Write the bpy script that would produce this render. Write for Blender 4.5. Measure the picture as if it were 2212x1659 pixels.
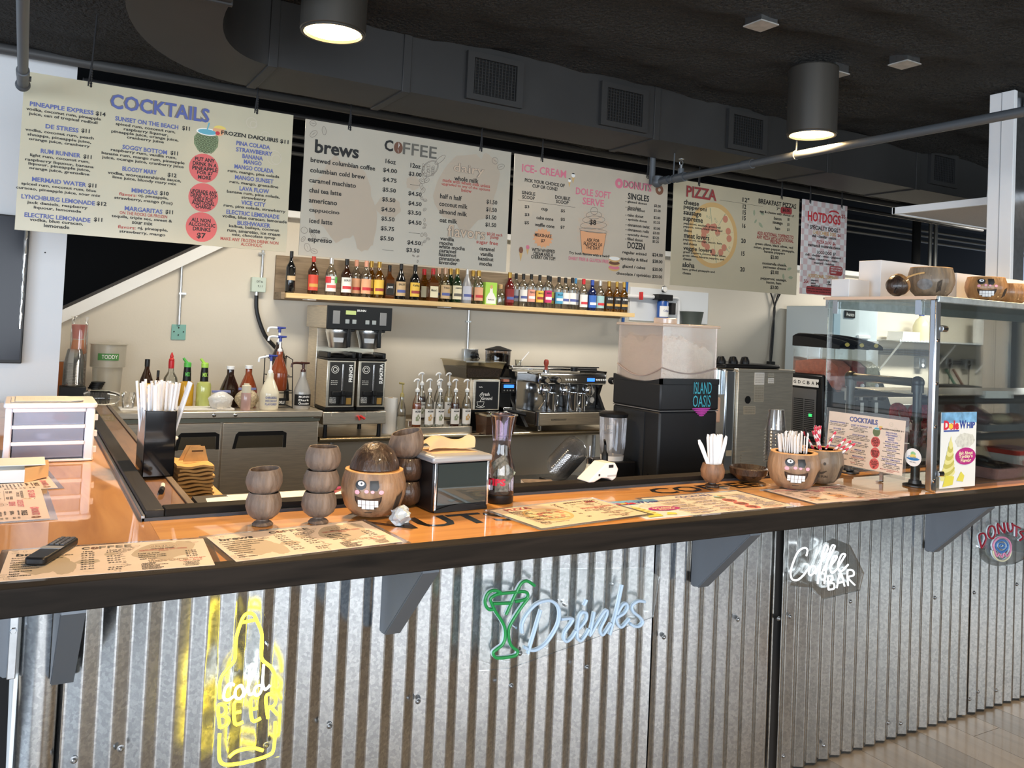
import bpy, bmesh, math, random
from mathutils import Vector, Matrix, noise
R_=math.radians; pi=math.pi; sin=math.sin; cos=math.cos
for o in list(bpy.data.objects): bpy.data.objects.remove(o,do_unlink=True)
S=bpy.context.scene; COL=S.collection
# ---------------- camera ----------------
cd=bpy.data.cameras.new('camera'); cam=bpy.data.objects.new('camera',cd); COL.objects.link(cam)
cd.sensor_fit='HORIZONTAL'; cd.sensor_width=36; cd.lens=1831.1/2212*36; cd.shift_y=-(829.5-644.27)/2212; cd.clip_start=.05
yaw,pit,rol=R_(29.865),R_(1.908),R_(2.600)
fw=Vector((sin(yaw)*cos(pit),cos(yaw)*cos(pit),sin(pit))); rt=Vector((cos(yaw),-sin(yaw),0)); dn=fw.cross(rt)
r2=cos(rol)*rt-sin(rol)*dn; d2=sin(rol)*rt+cos(rol)*dn
cam.matrix_world=Matrix(((r2.x,-d2.x,-fw.x,0),(r2.y,-d2.y,-fw.y,0),(r2.z,-d2.z,-fw.z,1.60),(0,0,0,1)))
S.camera=cam
# ---------------- world, lights, exposure ----------------
w=bpy.data.worlds.new('world'); S.world=w; w.use_nodes=True
w.node_tree.nodes['Background'].inputs[0].default_value=(.62,.76,1,1); w.node_tree.nodes['Background'].inputs[1].default_value=.5
def area(name,loc,rot,sx,sy,energy,col):
    l=bpy.data.lights.new(name,'AREA'); l.shape='RECTANGLE'; l.size=sx; l.size_y=sy; l.energy=energy; l.color=col
    o=bpy.data.objects.new(name,l); COL.objects.link(o); o.location=loc; o.rotation_euler=rot; return o
# daylight through the shop-front glazing behind the camera and in the left wall
area('window_daylight_front',(-1.2,-4.4,1.65),(R_(90),0,0),6.0,2.3,230,(.88,.94,1))
area('front_right_fill',(6.2,-4.4,1.65),(R_(90),0,0),5.6,2.3,80,(.90,.98,.98))  # added fill behind the camera, brightens the right half of the corrugated front
area('window_daylight_left',(-4.4,-.6,1.55),(R_(90),0,R_(-90)),5.6,2.2,190,(.70,.84,1))
# unseen lamps added over the work aisle (behind the menu boards) to brighten it
area('aisle_fill_a',(1.6,5.6,2.9),(0,0,0),1.2,.3,26,(1,.9,.74))
area('aisle_fill_b',(4.6,5.6,2.9),(0,0,0),1.2,.3,30,(1,.93,.82))
area('aisle_fill_c',(9.8,5.2,2.9),(0,0,0),2.2,.3,120,(1,.94,.84))  # added fill, set far right to brighten the inside of the glass case
S.view_settings.view_transform='Standard'; S.view_settings.look='None'; S.view_settings.gamma=1; S.view_settings.use_curve_mapping=False
S.view_settings.exposure=0.7
# ---------------- helpers ----------------
random.seed(7); rnd=random.uniform
class G:
    def __init__(s,v=None,f=None): s.v=v or []; s.f=f or []
    def __add__(s,o):
        n=len(s.v); return G(s.v+o.v,s.f+[tuple(i+n for i in q) for q in o.f])
    def T(s,m): return G([tuple(m@Vector(p)) for p in s.v],s.f)
    def mv(s,x=0,y=0,z=0): return G([(a+x,b+y,c+z) for a,b,c in s.v],s.f)
    def rz(s,a): return s.T(Matrix.Rotation(a,4,'Z'))
    def rx(s,a): return s.T(Matrix.Rotation(a,4,'X'))
    def ry(s,a): return s.T(Matrix.Rotation(a,4,'Y'))
    def sc(s,x,y=None,z=None):
        y=x if y is None else y; z=x if z is None else z
        return G([(a*x,b*y,c*z) for a,b,c in s.v],s.f)
def ad(l):
    r=G()
    v=[];f=[]
    for g in l:
        n=len(v); v+=g.v; f+=[tuple(i+n for i in q) for q in g.f]
    return G(v,f)
def box(x0,x1,y0,y1,z0,z1):
    return G([(x0,y0,z0),(x1,y0,z0),(x1,y1,z0),(x0,y1,z0),(x0,y0,z1),(x1,y0,z1),(x1,y1,z1),(x0,y1,z1)],[(3,2,1,0),(4,5,6,7),(0,1,5,4),(1,2,6,5),(2,3,7,6),(3,0,4,7)])
def cbox(cx,cy,z0,sx,sy,sz): return box(cx-sx/2,cx+sx/2,cy-sy/2,cy+sy/2,z0,z0+sz)
def prism(poly,z0,z1):
    n=len(poly); v=[(x,y,z0) for x,y in poly]+[(x,y,z1) for x,y in poly]
    return G(v,[tuple(range(n-1,-1,-1)),tuple(range(n,2*n))]+[(i,(i+1)%n,n+(i+1)%n,n+i) for i in range(n)])
def frus(p0,p1,z0,z1):   # two polygons, same count
    n=len(p0); v=[(x,y,z0) for x,y in p0]+[(x,y,z1) for x,y in p1]
    return G(v,[tuple(range(n-1,-1,-1)),tuple(range(n,2*n))]+[(i,(i+1)%n,n+(i+1)%n,n+i) for i in range(n)])
def xz(poly,y0,y1):      # polygon given in (x,z), thickness along y; y0 < y1
    n=len(poly); v=[(x,y0,z) for x,z in poly]+[(x,y1,z) for x,z in poly]
    return G(v,[tuple(range(n)),tuple(range(2*n-1,n-1,-1))]+[((i+1)%n,i,n+i,n+(i+1)%n) for i in range(n)])
def yz(poly,x0,x1):
    n=len(poly); v=[(x0,y,z) for y,z in poly]+[(x1,y,z) for y,z in poly]
    return G(v,[tuple(range(n)),tuple(range(2*n-1,n-1,-1))]+[((i+1)%n,i,n+i,n+(i+1)%n) for i in range(n)])
def rr(x0,x1,y0,y1,r,n=4):
    p=[]
    for cx,cy,a in ((x1-r,y1-r,0),(x0+r,y1-r,90),(x0+r,y0+r,180),(x1-r,y0+r,270)):
        for i in range(n+1): t=R_(a+90*i/n); p.append((cx+r*cos(t),cy+r*sin(t)))
    return p
def circ(cx,cy,a,b=None,n=20,a0=0,a1=360):
    b=a if b is None else b; m=n if a1-a0>=360 else n+1
    return [(cx+a*cos(R_(a0+(a1-a0)*i/n)),cy+b*sin(R_(a0+(a1-a0)*i/n))) for i in range(m)]
def lathe(pr,n=20,x=0,y=0,z=0,a0=0,a1=360):
    full=a1-a0>=360; m=n if full else n+1; v=[];f=[]
    for r,h in pr:
        for i in range(m):
            t=R_(a0+(a1-a0)*i/n); v.append((x+r*cos(t),y+r*sin(t),z+h))
    for k in range(len(pr)-1):
        for i in range(n):
            j=(i+1)%m if full else i+1
            f.append((k*m+i,k*m+j,(k+1)*m+j,(k+1)*m+i))
    if full:
        if pr[0][0]>1e-5: f.append(tuple(range(m-1,-1,-1)))
        if pr[-1][0]>1e-5: f.append(tuple((len(pr)-1)*m+i for i in range(m)))
    return G(v,f)
def shell(pr,n=20,x=0,y=0,z=0,a0=0,a1=360):   # lathe without end caps
    g=lathe(pr,n,x,y,z,a0,a1); g.f=[q for q in g.f if len(q)==4]; return g
def cyl(x,y,z0,z1,r,r1=None,n=16): return lathe([(r,0),(r if r1 is None else r1,z1-z0)],n,x,y,z0)
def tube(pts,r,n=8,cyc=False,caps=True):
    P=[Vector(p) for p in pts]; m=len(P); v=[];f=[]; up=None
    for i,p in enumerate(P):
        a=P[(i-1)%m] if (cyc or i>0) else p; b=P[(i+1)%m] if (cyc or i<m-1) else p
        t=(b-a)
        if t.length<1e-7: t=Vector((0,0,1))
        t.normalize()
        if up is None:
            up=Vector((0,0,1)) if abs(t.z)<.9 else Vector((0,1,0))
        s=t.cross(up)
        if s.length<1e-5: s=t.cross(Vector((1,0,.3)))
        s.normalize(); up=s.cross(t)
        rr_=r[i] if isinstance(r,(list,tuple)) else r
        for k in range(n):
            a_=2*pi*k/n; q=p+s*(rr_*cos(a_))+up*(rr_*sin(a_)); v.append(tuple(q))
    for i in range(m if cyc else m-1):
        for k in range(n):
            i2=(i+1)%m; f.append((i*n+k,i*n+(k+1)%n,i2*n+(k+1)%n,i2*n+k))
    if caps and not cyc: f+= [tuple(range(n-1,-1,-1)),tuple((m-1)*n+k for k in range(n))]
    return G(v,f)
def smoothp(pts,k=4,cyc=False):    # Catmull-Rom
    P=[Vector(p) for p in pts]; n=len(P); out=[]
    for i in range(n if cyc else n-1):
        g=lambda j: P[j%n] if cyc else P[max(0,min(n-1,j))]
        p0,p1,p2,p3=g(i-1),g(i),g(i+1),g(i+2)
        for q in range(k):
            t=q/k; out.append(.5*((2*p1)+(p2-p0)*t+(2*p0-5*p1+4*p2-p3)*t*t+(3*p1-p0-3*p2+p3)*t**3))
    if not cyc: out.append(P[-1])
    return [tuple(p) for p in out]
def ball(x,y,z,a,b=None,c=None,n=16,m=10):
    b=a if b is None else b; c=a if c is None else c
    return lathe([(max(1e-6,sin(pi*k/m)),-cos(pi*k/m)) for k in range(m+1)],n).sc(a,b,c).mv(x,y,z)
def grid(nx,ny,fn):
    v=[fn(i/nx,j/ny) for j in range(ny+1) for i in range(nx+1)]
    return G(v,[(j*(nx+1)+i,j*(nx+1)+i+1,(j+1)*(nx+1)+i+1,(j+1)*(nx+1)+i) for j in range(ny) for i in range(nx)])
def solid_grid(nx,ny,fn,t):   # grid sheet with thickness t (offset along z)
    a=grid(nx,ny,fn); b=G([(x,y,z-t) for x,y,z in a.v],[q[::-1] for q in a.f]); g=a+b; n=len(a.v)
    e=[i for i in range(nx+1)]+[j*(nx+1)+nx for j in range(1,ny+1)]+[ny*(nx+1)+i for i in range(nx-1,-1,-1)]+[j*(nx+1) for j in range(ny-1,0,-1)]
    g.f+=[(e[(k+1)%len(e)],e[k],e[k]+n,e[(k+1)%len(e)]+n) for k in range(len(e))]
    return g
ORG={}
def mk(name,g,m,smooth=True,ang=38):
    me=bpy.data.meshes.new(name); me.from_pydata(g.v,[],g.f); me.update()
    if m is not None: me.materials.append(m)
    if smooth:
        me.polygons.foreach_set('use_smooth',[True]*len(me.polygons)); me.set_sharp_from_angle(angle=R_(ang))
    o=bpy.data.objects.new(name,me); COL.objects.link(o); return o
def bevel(o,b):
    md=o.modifiers.new('bevel','BEVEL'); md.width=b; md.segments=2; md.limit_method='ANGLE'; md.angle_limit=R_(40); md.harden_normals=False
def part(name,g,m,par,bev=0,smooth=True,label=None,ang=38,local=False):
    if not local:
        q=ORG[par.name]
        g=g.mv(-q[0],-q[1],-q[2])
    o=mk(name,g,m,smooth,ang); o.parent=par; ORG[o.name]=ORG[par.name]
    if bev: bevel(o,bev)
    if label: o['label']=label
    if name.split('.')[0].endswith(('lettering','print','handwriting','drawing','scales','straws','stirrers')): o['kind']='stuff'
    return o
def tag(o,label,cat,group=None):
    o['label']=label; o['category']=cat
    if group: o['group']=group
def thing(name,label,cat,loc,group=None,rz=0):
    o=bpy.data.objects.new(name,None); COL.objects.link(o); o.location=loc; o.rotation_euler=(0,0,rz); o.empty_display_size=.05
    ORG[o.name]=tuple(loc); tag(o,label,cat,group); return o
def solo(name,g,m,label=None,cat=None,group=None,bev=0,smooth=True,ang=38,struct=False):
    xs=[p[0] for p in g.v]; ys=[p[1] for p in g.v]; zs=[p[2] for p in g.v]
    c=((min(xs)+max(xs))/2,(min(ys)+max(ys))/2,min(zs))
    o=mk(name,g.mv(-c[0],-c[1],-c[2]),m,smooth,ang); o.location=c; ORG[o.name]=c
    if bev: bevel(o,bev)
    if struct: o['kind']='structure'
    if label: tag(o,label,cat,group)
    return o
def stem(name,mesh,par,loc=(0,0,0),rot=(0,0,0)):   # another object sharing mesh data
    o=bpy.data.objects.new(name,mesh); COL.objects.link(o); o.parent=par; o.location=loc; o.rotation_euler=rot; ORG[o.name]=ORG[par.name]
    if name.endswith(('lettering','print','drawing','scales')): o['kind']='stuff'
    return o
# ---------------- materials ----------------
MT={}
def nd(t,k,**kw):
    n=t.nodes.new(k)
    for a,b in kw.items(): setattr(n,a,b)
    return n
def mat(name,col,rough=.5,metal=0,coat=0,nz=None,bump=None,emit=0,spec=.5,sss=0,ecol=None,stretch=None):
    if name in MT: return MT[name]
    m=bpy.data.materials.new(name); m.use_nodes=True; t=m.node_tree; b=t.nodes['Principled BSDF']; MT[name]=m
    c=(*col,1); b.inputs['Base Color'].default_value=c; b.inputs['Roughness'].default_value=rough; b.inputs['Metallic'].default_value=metal
    b.inputs['Coat Weight'].default_value=coat; b.inputs['Coat Roughness'].default_value=.04; b.inputs['Specular IOR Level'].default_value=spec
    if emit: b.inputs['Emission Color'].default_value=(*(ecol or col),1); b.inputs['Emission Strength'].default_value=emit
    if sss: b.inputs['Subsurface Weight'].default_value=sss; b.inputs['Subsurface Radius'].default_value=(.02,.012,.008)
    if nz or bump:
        tc=nd(t,'ShaderNodeTexCoord'); src=tc.outputs['Object']
        if stretch:
            mp=nd(t,'ShaderNodeMapping'); mp.inputs['Scale'].default_value=stretch; t.links.new(src,mp.inputs['Vector']); src=mp.outputs[0]
    if nz:
        n=nd(t,'ShaderNodeTexNoise'); n.inputs['Scale'].default_value=nz[0]; n.inputs['Detail'].default_value=nz[2] if len(nz)>2 else 4; t.links.new(src,n.inputs['Vector'])
        r=nd(t,'ShaderNodeValToRGB'); a=nz[1]; r.color_ramp.elements[0].position=.3; r.color_ramp.elements[1].position=.7
        lo=tuple(max(0,x*(1-a)) for x in col); hi=tuple(min(1,x*(1+a)) for x in col)
        if len(nz)>3: lo,hi=nz[3],col
        r.color_ramp.elements[0].color=(*lo,1); r.color_ramp.elements[1].color=(*hi,1)
        t.links.new(n.outputs[0],r.inputs[0]); t.links.new(r.outputs[0],b.inputs['Base Color'])
    if bump:
        n=nd(t,'ShaderNodeTexNoise'); n.inputs['Scale'].default_value=bump[0]; n.inputs['Detail'].default_value=5; t.links.new(src,n.inputs['Vector'])
        u=nd(t,'ShaderNodeBump'); u.inputs['Strength'].default_value=bump[1]; u.inputs['Distance'].default_value=bump[2] if len(bump)>2 else .01
        t.links.new(n.outputs[0],u.inputs['Height']); t.links.new(u.outputs[0],b.inputs['Normal'])
    return m
def glass(name,tint,refl=.06,rough=.02,milk=0,mcol=(.9,.9,.9)):
    # thin clear sheet / vessel: tinted transparency, fresnel reflection, optional milky scatter
    if name in MT: return MT[name]
    m=bpy.data.materials.new(name); m.use_nodes=True; t=m.node_tree; MT[name]=m
    for n in list(t.nodes): t.nodes.remove(n)
    out=nd(t,'ShaderNodeOutputMaterial'); tr=nd(t,'ShaderNodeBsdfTransparent'); tr.inputs[0].default_value=(*tint,1)
    gl=nd(t,'ShaderNodeBsdfGlossy'); gl.inputs['Roughness'].default_value=rough; gl.inputs['Color'].default_value=(1,1,1,1)
    last=tr.outputs[0]
    if milk:
        df=nd(t,'ShaderNodeBsdfDiffuse'); df.inputs[0].default_value=(*mcol,1); ts=nd(t,'ShaderNodeBsdfTranslucent'); ts.inputs[0].default_value=(*mcol,1)
        a=nd(t,'ShaderNodeMixShader'); a.inputs[0].default_value=.45; t.links.new(df.outputs[0],a.inputs[1]); t.links.new(ts.outputs[0],a.inputs[2])
        b=nd(t,'ShaderNodeMixShader'); b.inputs[0].default_value=milk; t.links.new(last,b.inputs[1]); t.links.new(a.outputs[0],b.inputs[2]); last=b.outputs[0]
    lw=nd(t,'ShaderNodeFresnel'); lw.inputs[0].default_value=1.45
    ml=nd(t,'ShaderNodeMath',operation='MULTIPLY_ADD'); ml.inputs[1].default_value=.8; ml.inputs[2].default_value=refl-.03; t.links.new(lw.outputs[0],ml.inputs[0])
    mx=nd(t,'ShaderNodeMixShader'); t.links.new(ml.outputs[0],mx.inputs[0]); t.links.new(last,mx.inputs[1]); t.links.new(gl.outputs[0],mx.inputs[2])
    t.links.new(mx.outputs[0],out.inputs[0]); return m
def wood(name,c1,c2,dark,scale=1.0,axis='X',rough=.4,coat=0,knots=True,ring=9,spec=.5):
    if name in MT: return MT[name]
    m=bpy.data.materials.new(name); m.use_nodes=True; t=m.node_tree; b=t.nodes['Principled BSDF']; MT[name]=m
    tc=nd(t,'ShaderNodeTexCoord'); mp=nd(t,'ShaderNodeMapping'); t.links.new(tc.outputs['Object'],mp.inputs[0])
    s=(.9*scale,ring*scale,ring*scale) if axis=='X' else (ring*scale,.9*scale,ring*scale)
    mp.inputs['Scale'].default_value=s
    n=nd(t,'ShaderNodeTexNoise'); n.inputs['Scale'].default_value=1.6; n.inputs['Detail'].default_value=9; n.inputs['Distortion'].default_value=1.3; t.links.new(mp.outputs[0],n.inputs['Vector'])
    r=nd(t,'ShaderNodeValToRGB'); e=r.color_ramp.elements; e[0].position=.28; e[0].color=(*c2,1); e[1].position=.68; e[1].color=(*c1,1); x=e.new(.46); x.color=(*[(p*.55+q*.45) for p,q in zip(c1,c2)],1)
    t.links.new(n.outputs[0],r.inputs[0]); last=r.outputs[0]
    if knots:
        vo=nd(t,'ShaderNodeTexNoise'); vo.inputs['Scale'].default_value=2.1; vo.inputs['Detail'].default_value=2; mp2=nd(t,'ShaderNodeMapping'); mp2.inputs['Scale'].default_value=(1.1,2.6,1) if axis=='X' else (2.6,1.1,1)
        t.links.new(tc.outputs['Object'],mp2.inputs[0]); t.links.new(mp2.outputs[0],vo.inputs['Vector'])
        r2_=nd(t,'ShaderNodeValToRGB'); r2_.color_ramp.elements[0].position=.66; r2_.color_ramp.elements[1].position=.80; t.links.new(vo.outputs[0],r2_.inputs[0])
        mx=nd(t,'ShaderNodeMix',data_type='RGBA'); t.links.new(r2_.outputs[0],mx.inputs[0]); t.links.new(last,mx.inputs[6]); mx.inputs[7].default_value=(*dark,1); last=mx.outputs[2]
    t.links.new(last,b.inputs['Base Color']); b.inputs['Roughness'].default_value=rough; b.inputs['Specular IOR Level'].default_value=spec; b.inputs['Coat Weight'].default_value=coat; b.inputs['Coat Roughness'].default_value=.025
    return m
K=dict(
 black=mat('black_plastic',(.007,.007,.008),.38,spec=.35), blackm=mat('black_matte',(.015,.015,.016),.75), chrome=mat('chrome',(.82,.83,.85),.12,1),
 steel=mat('brushed_steel',(.78,.70,.58),.36,1,nz=(9,.10),stretch=(1,1,14)), steeld=mat('dark_steel',(.30,.29,.28),.35,1), galv=mat('galvanised_tube',(.62,.64,.66),.3,1,nz=(30,.12)),
 white=mat('white_plastic',(.86,.87,.88),.35), whitem=mat('white_matte',(.84,.84,.82),.7), cream=mat('cream_wall_paint',(.64,.585,.49),.62,nz=(1.2,.04),bump=(60,.05)),
 red=mat('red_plastic',(.62,.03,.03),.35), green=mat('green_plastic',(.10,.50,.08),.35), lime=mat('lime_plastic',(.42,.72,.10),.35), blue=mat('blue_plastic',(.03,.05,.28),.35),
 pipe=mat('painted_grey_pipe',(.10,.11,.12),.45,.3), duct=mat('charcoal_painted_duct',(.024,.0235,.023),.6,nz=(3,.15)), paper=mat('white_paper',(.86,.84,.81),.6),
 kraft=mat('kraft_cardboard',(.55,.33,.13),.8,nz=(40,.1)), glass=glass('clear_glass',(.96,.97,.97),.06), pane=glass('case_glass',(.93,.97,.965),.045), plastic=glass('clear_plastic',(.95,.95,.94),.07,.06,.08))
# ================= DATA (metres) =================
N_BEER=[('y',[(0.474,0.569),(0.475,0.53),(0.478,0.505),(0.489,0.492),(0.514,0.487),(0.549,0.486),(0.596,0.491),(0.61,0.506),(0.61,0.572)]),('y',[(0.607,0.66),(0.604,0.687),(0.592,0.711),(0.572,0.73),(0.566,0.744),(0.566,0.773),(0.563,0.803),(0.552,0.829),(0.542,0.849),(0.529,0.855),(0.517,0.849),(0.509,0.828),(0.502,0.8),(0.501,0.768),(0.5,0.743),(0.487,0.727),(0.472,0.708),(0.468,0.684),(0.47,0.655)]),('y',[(0.514,0.834),(0.545,0.836)]),('y',[(0.5,0.507),(0.516,0.517),(0.541,0.519),(0.562,0.516),(0.583,0.506)]),('w',[(0.503,0.682),(0.492,0.687),(0.481,0.675),(0.48,0.654),(0.491,0.648),(0.505,0.656)]),('w',[(0.517,0.679),(0.507,0.67),(0.508,0.652),(0.519,0.647),(0.527,0.66),(0.521,0.677),(0.517,0.679)]),('w',[(0.526,0.649),(0.536,0.669),(0.547,0.7),(0.549,0.721),(0.542,0.726),(0.538,0.705),(0.538,0.669),(0.542,0.652),(0.551,0.654)]),('w',[(0.572,0.67),(0.559,0.67),(0.553,0.659),(0.559,0.647),(0.571,0.659),(0.573,0.721),(0.573,0.677),(0.58,0.658),(0.592,0.667)]),('y',[(0.474,0.584),(0.467,0.636),(0.481,0.637),(0.487,0.624),(0.481,0.613),(0.471,0.613)]),('y',[(0.481,0.613),(0.494,0.601),(0.491,0.588),(0.474,0.584)]),('y',[(0.523,0.639),(0.506,0.638),(0.51,0.587),(0.53,0.587)]),('y',[(0.508,0.613),(0.523,0.614)]),('y',[(0.565,0.639),(0.546,0.64),(0.552,0.587),(0.573,0.588)]),('y',[(0.549,0.614),(0.564,0.615)]),('y',[(0.591,0.585),(0.583,0.639),(0.599,0.642),(0.609,0.629),(0.604,0.613),(0.587,0.611)]),('y',[(0.597,0.611),(0.615,0.589)])]
N_DRINK=[('g',[(1.303,0.79),(1.329,0.791),(1.344,0.797),(1.345,0.809),(1.331,0.816),(1.306,0.817),(1.252,0.819),(1.233,0.816),(1.219,0.808),(1.225,0.792),(1.239,0.768),(1.26,0.74),(1.272,0.717),(1.275,0.691),(1.267,0.67),(1.248,0.659),(1.237,0.651),(1.243,0.638),(1.259,0.632),(1.298,0.63),(1.316,0.633),(1.319,0.644),(1.303,0.656),(1.291,0.672),(1.286,0.695),(1.287,0.717),(1.302,0.741),(1.324,0.769),(1.343,0.789),(1.349,0.797)]),('g',[(1.228,0.793),(1.29,0.787)]),('g',[(1.254,0.822),(1.233,0.831),(1.212,0.827),(1.202,0.809),(1.204,0.792),(1.216,0.778),(1.232,0.776)]),('g',[(1.274,0.755),(1.29,0.787),(1.308,0.821),(1.323,0.842),(1.34,0.846),(1.353,0.84),(1.369,0.829)]),('b',[(1.395,0.754),(1.356,0.63)]),('b',[(1.333,0.694),(1.331,0.72),(1.345,0.746),(1.371,0.769),(1.397,0.778),(1.428,0.777),(1.453,0.761),(1.463,0.737),(1.46,0.708),(1.444,0.679),(1.418,0.651),(1.391,0.638),(1.367,0.638),(1.342,0.651)]),('b',[(1.47,0.716),(1.51,0.713),(1.509,0.702),(1.486,0.676),(1.483,0.656),(1.494,0.646),(1.512,0.655),(1.527,0.673)]),('b',[(1.527,0.673),(1.546,0.685),(1.563,0.703),(1.564,0.721),(1.549,0.727),(1.537,0.713),(1.532,0.681),(1.533,0.652),(1.546,0.641),(1.562,0.653),(1.576,0.672)]),('b',[(1.562,0.764),(1.553,0.747)]),('b',[(1.593,0.723),(1.587,0.691),(1.58,0.652),(1.608,0.689),(1.632,0.718),(1.643,0.72),(1.64,0.702),(1.62,0.669),(1.621,0.654),(1.632,0.648),(1.66,0.679)]),('b',[(1.698,0.795),(1.681,0.721),(1.657,0.643)]),('b',[(1.682,0.703),(1.703,0.73),(1.718,0.733),(1.723,0.719),(1.709,0.703),(1.681,0.691),(1.687,0.672),(1.703,0.661),(1.733,0.683)]),('b',[(1.793,0.73),(1.765,0.735),(1.742,0.723),(1.747,0.704),(1.776,0.682),(1.788,0.665),(1.773,0.654),(1.753,0.657),(1.735,0.669)])]
N_COFF=[('w',[(2.542,0.806),(2.548,0.827),(2.531,0.837),(2.5,0.827),(2.477,0.794),(2.463,0.757),(2.471,0.73),(2.499,0.723),(2.53,0.737),(2.548,0.753)]),('w',[(2.567,0.764),(2.558,0.743),(2.571,0.733),(2.593,0.748),(2.589,0.764),(2.567,0.764)]),('w',[(2.594,0.735),(2.624,0.776),(2.655,0.817),(2.658,0.832),(2.641,0.832),(2.624,0.776),(2.608,0.698)]),('w',[(2.626,0.731),(2.663,0.781),(2.694,0.822),(2.694,0.831),(2.678,0.828),(2.657,0.772),(2.645,0.694)]),('w',[(2.671,0.753),(2.703,0.777),(2.709,0.79),(2.69,0.787),(2.675,0.753),(2.686,0.729),(2.718,0.744)]),('w',[(2.718,0.748),(2.75,0.781),(2.757,0.792),(2.736,0.792),(2.718,0.758),(2.733,0.729),(2.776,0.752)]),('w',[(2.663,0.719),(2.669,0.669)]),('w',[(2.663,0.719),(2.686,0.718),(2.69,0.702),(2.667,0.696),(2.698,0.688),(2.699,0.67),(2.669,0.669)]),('w',[(2.715,0.67),(2.733,0.725),(2.759,0.672)]),('w',[(2.721,0.688),(2.748,0.689)]),('w',[(2.779,0.672),(2.773,0.727),(2.804,0.726),(2.809,0.708),(2.778,0.702),(2.817,0.67)])]
N_DON=[('r',[(3.639,0.737),(3.619,0.79),(3.654,0.798),(3.67,0.776),(3.656,0.751),(3.639,0.737)]),('r',[(3.739,0.796),(3.737,0.786),(3.732,0.778),(3.723,0.772),(3.713,0.771),(3.703,0.774),(3.694,0.781),(3.687,0.79),(3.685,0.8),(3.687,0.811),(3.692,0.819),(3.7,0.824),(3.711,0.825),(3.721,0.823),(3.73,0.816),(3.736,0.807),(3.739,0.796)]),('r',[(3.766,0.786),(3.755,0.832),(3.809,0.788),(3.801,0.833)]),('r',[(3.829,0.831),(3.839,0.799),(3.858,0.789),(3.872,0.801),(3.866,0.826)]),('r',[(3.869,0.82),(3.93,0.799)]),('r',[(3.901,0.811),(3.901,0.764)]),('r',[(3.959,0.783),(3.931,0.78),(3.956,0.756),(3.929,0.744)]),('p',[(3.725,0.735),(3.725,0.743),(3.729,0.75),(3.735,0.757),(3.743,0.762),(3.753,0.766),(3.764,0.769),(3.777,0.77),(3.79,0.77),(3.803,0.768),(3.816,0.765),(3.828,0.76),(3.839,0.754),(3.848,0.747),(3.854,0.739),(3.859,0.731),(3.86,0.723),(3.858,0.702),(3.831,0.683),(3.807,0.701),(3.794,0.682),(3.77,0.7),(3.753,0.691),(3.726,0.735)]),('e',[(3.861,0.704),(3.86,0.696),(3.857,0.688),(3.851,0.68),(3.842,0.674),(3.832,0.67),(3.821,0.667),(3.808,0.665),(3.795,0.666),(3.781,0.668),(3.769,0.672),(3.757,0.677),(3.746,0.684),(3.738,0.691),(3.731,0.699),(3.727,0.708),(3.725,0.717)]),('u',[(3.838,0.728),(3.835,0.718),(3.825,0.711),(3.81,0.707),(3.793,0.706),(3.775,0.71),(3.76,0.717),(3.75,0.726),(3.746,0.736),(3.749,0.745),(3.759,0.752),(3.773,0.756),(3.791,0.757),(3.808,0.753),(3.823,0.747),(3.834,0.738),(3.838,0.728)]),('u',[(3.812,0.73),(3.811,0.726),(3.806,0.724),(3.8,0.722),(3.792,0.722),(3.784,0.724),(3.778,0.726),(3.773,0.73),(3.772,0.733),(3.773,0.737),(3.777,0.74),(3.784,0.741),(3.791,0.741),(3.799,0.74),(3.806,0.737),(3.81,0.734),(3.812,0.73)]),('u',[(3.756,0.722),(3.784,0.704),(3.811,0.706),(3.838,0.72)])]
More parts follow.
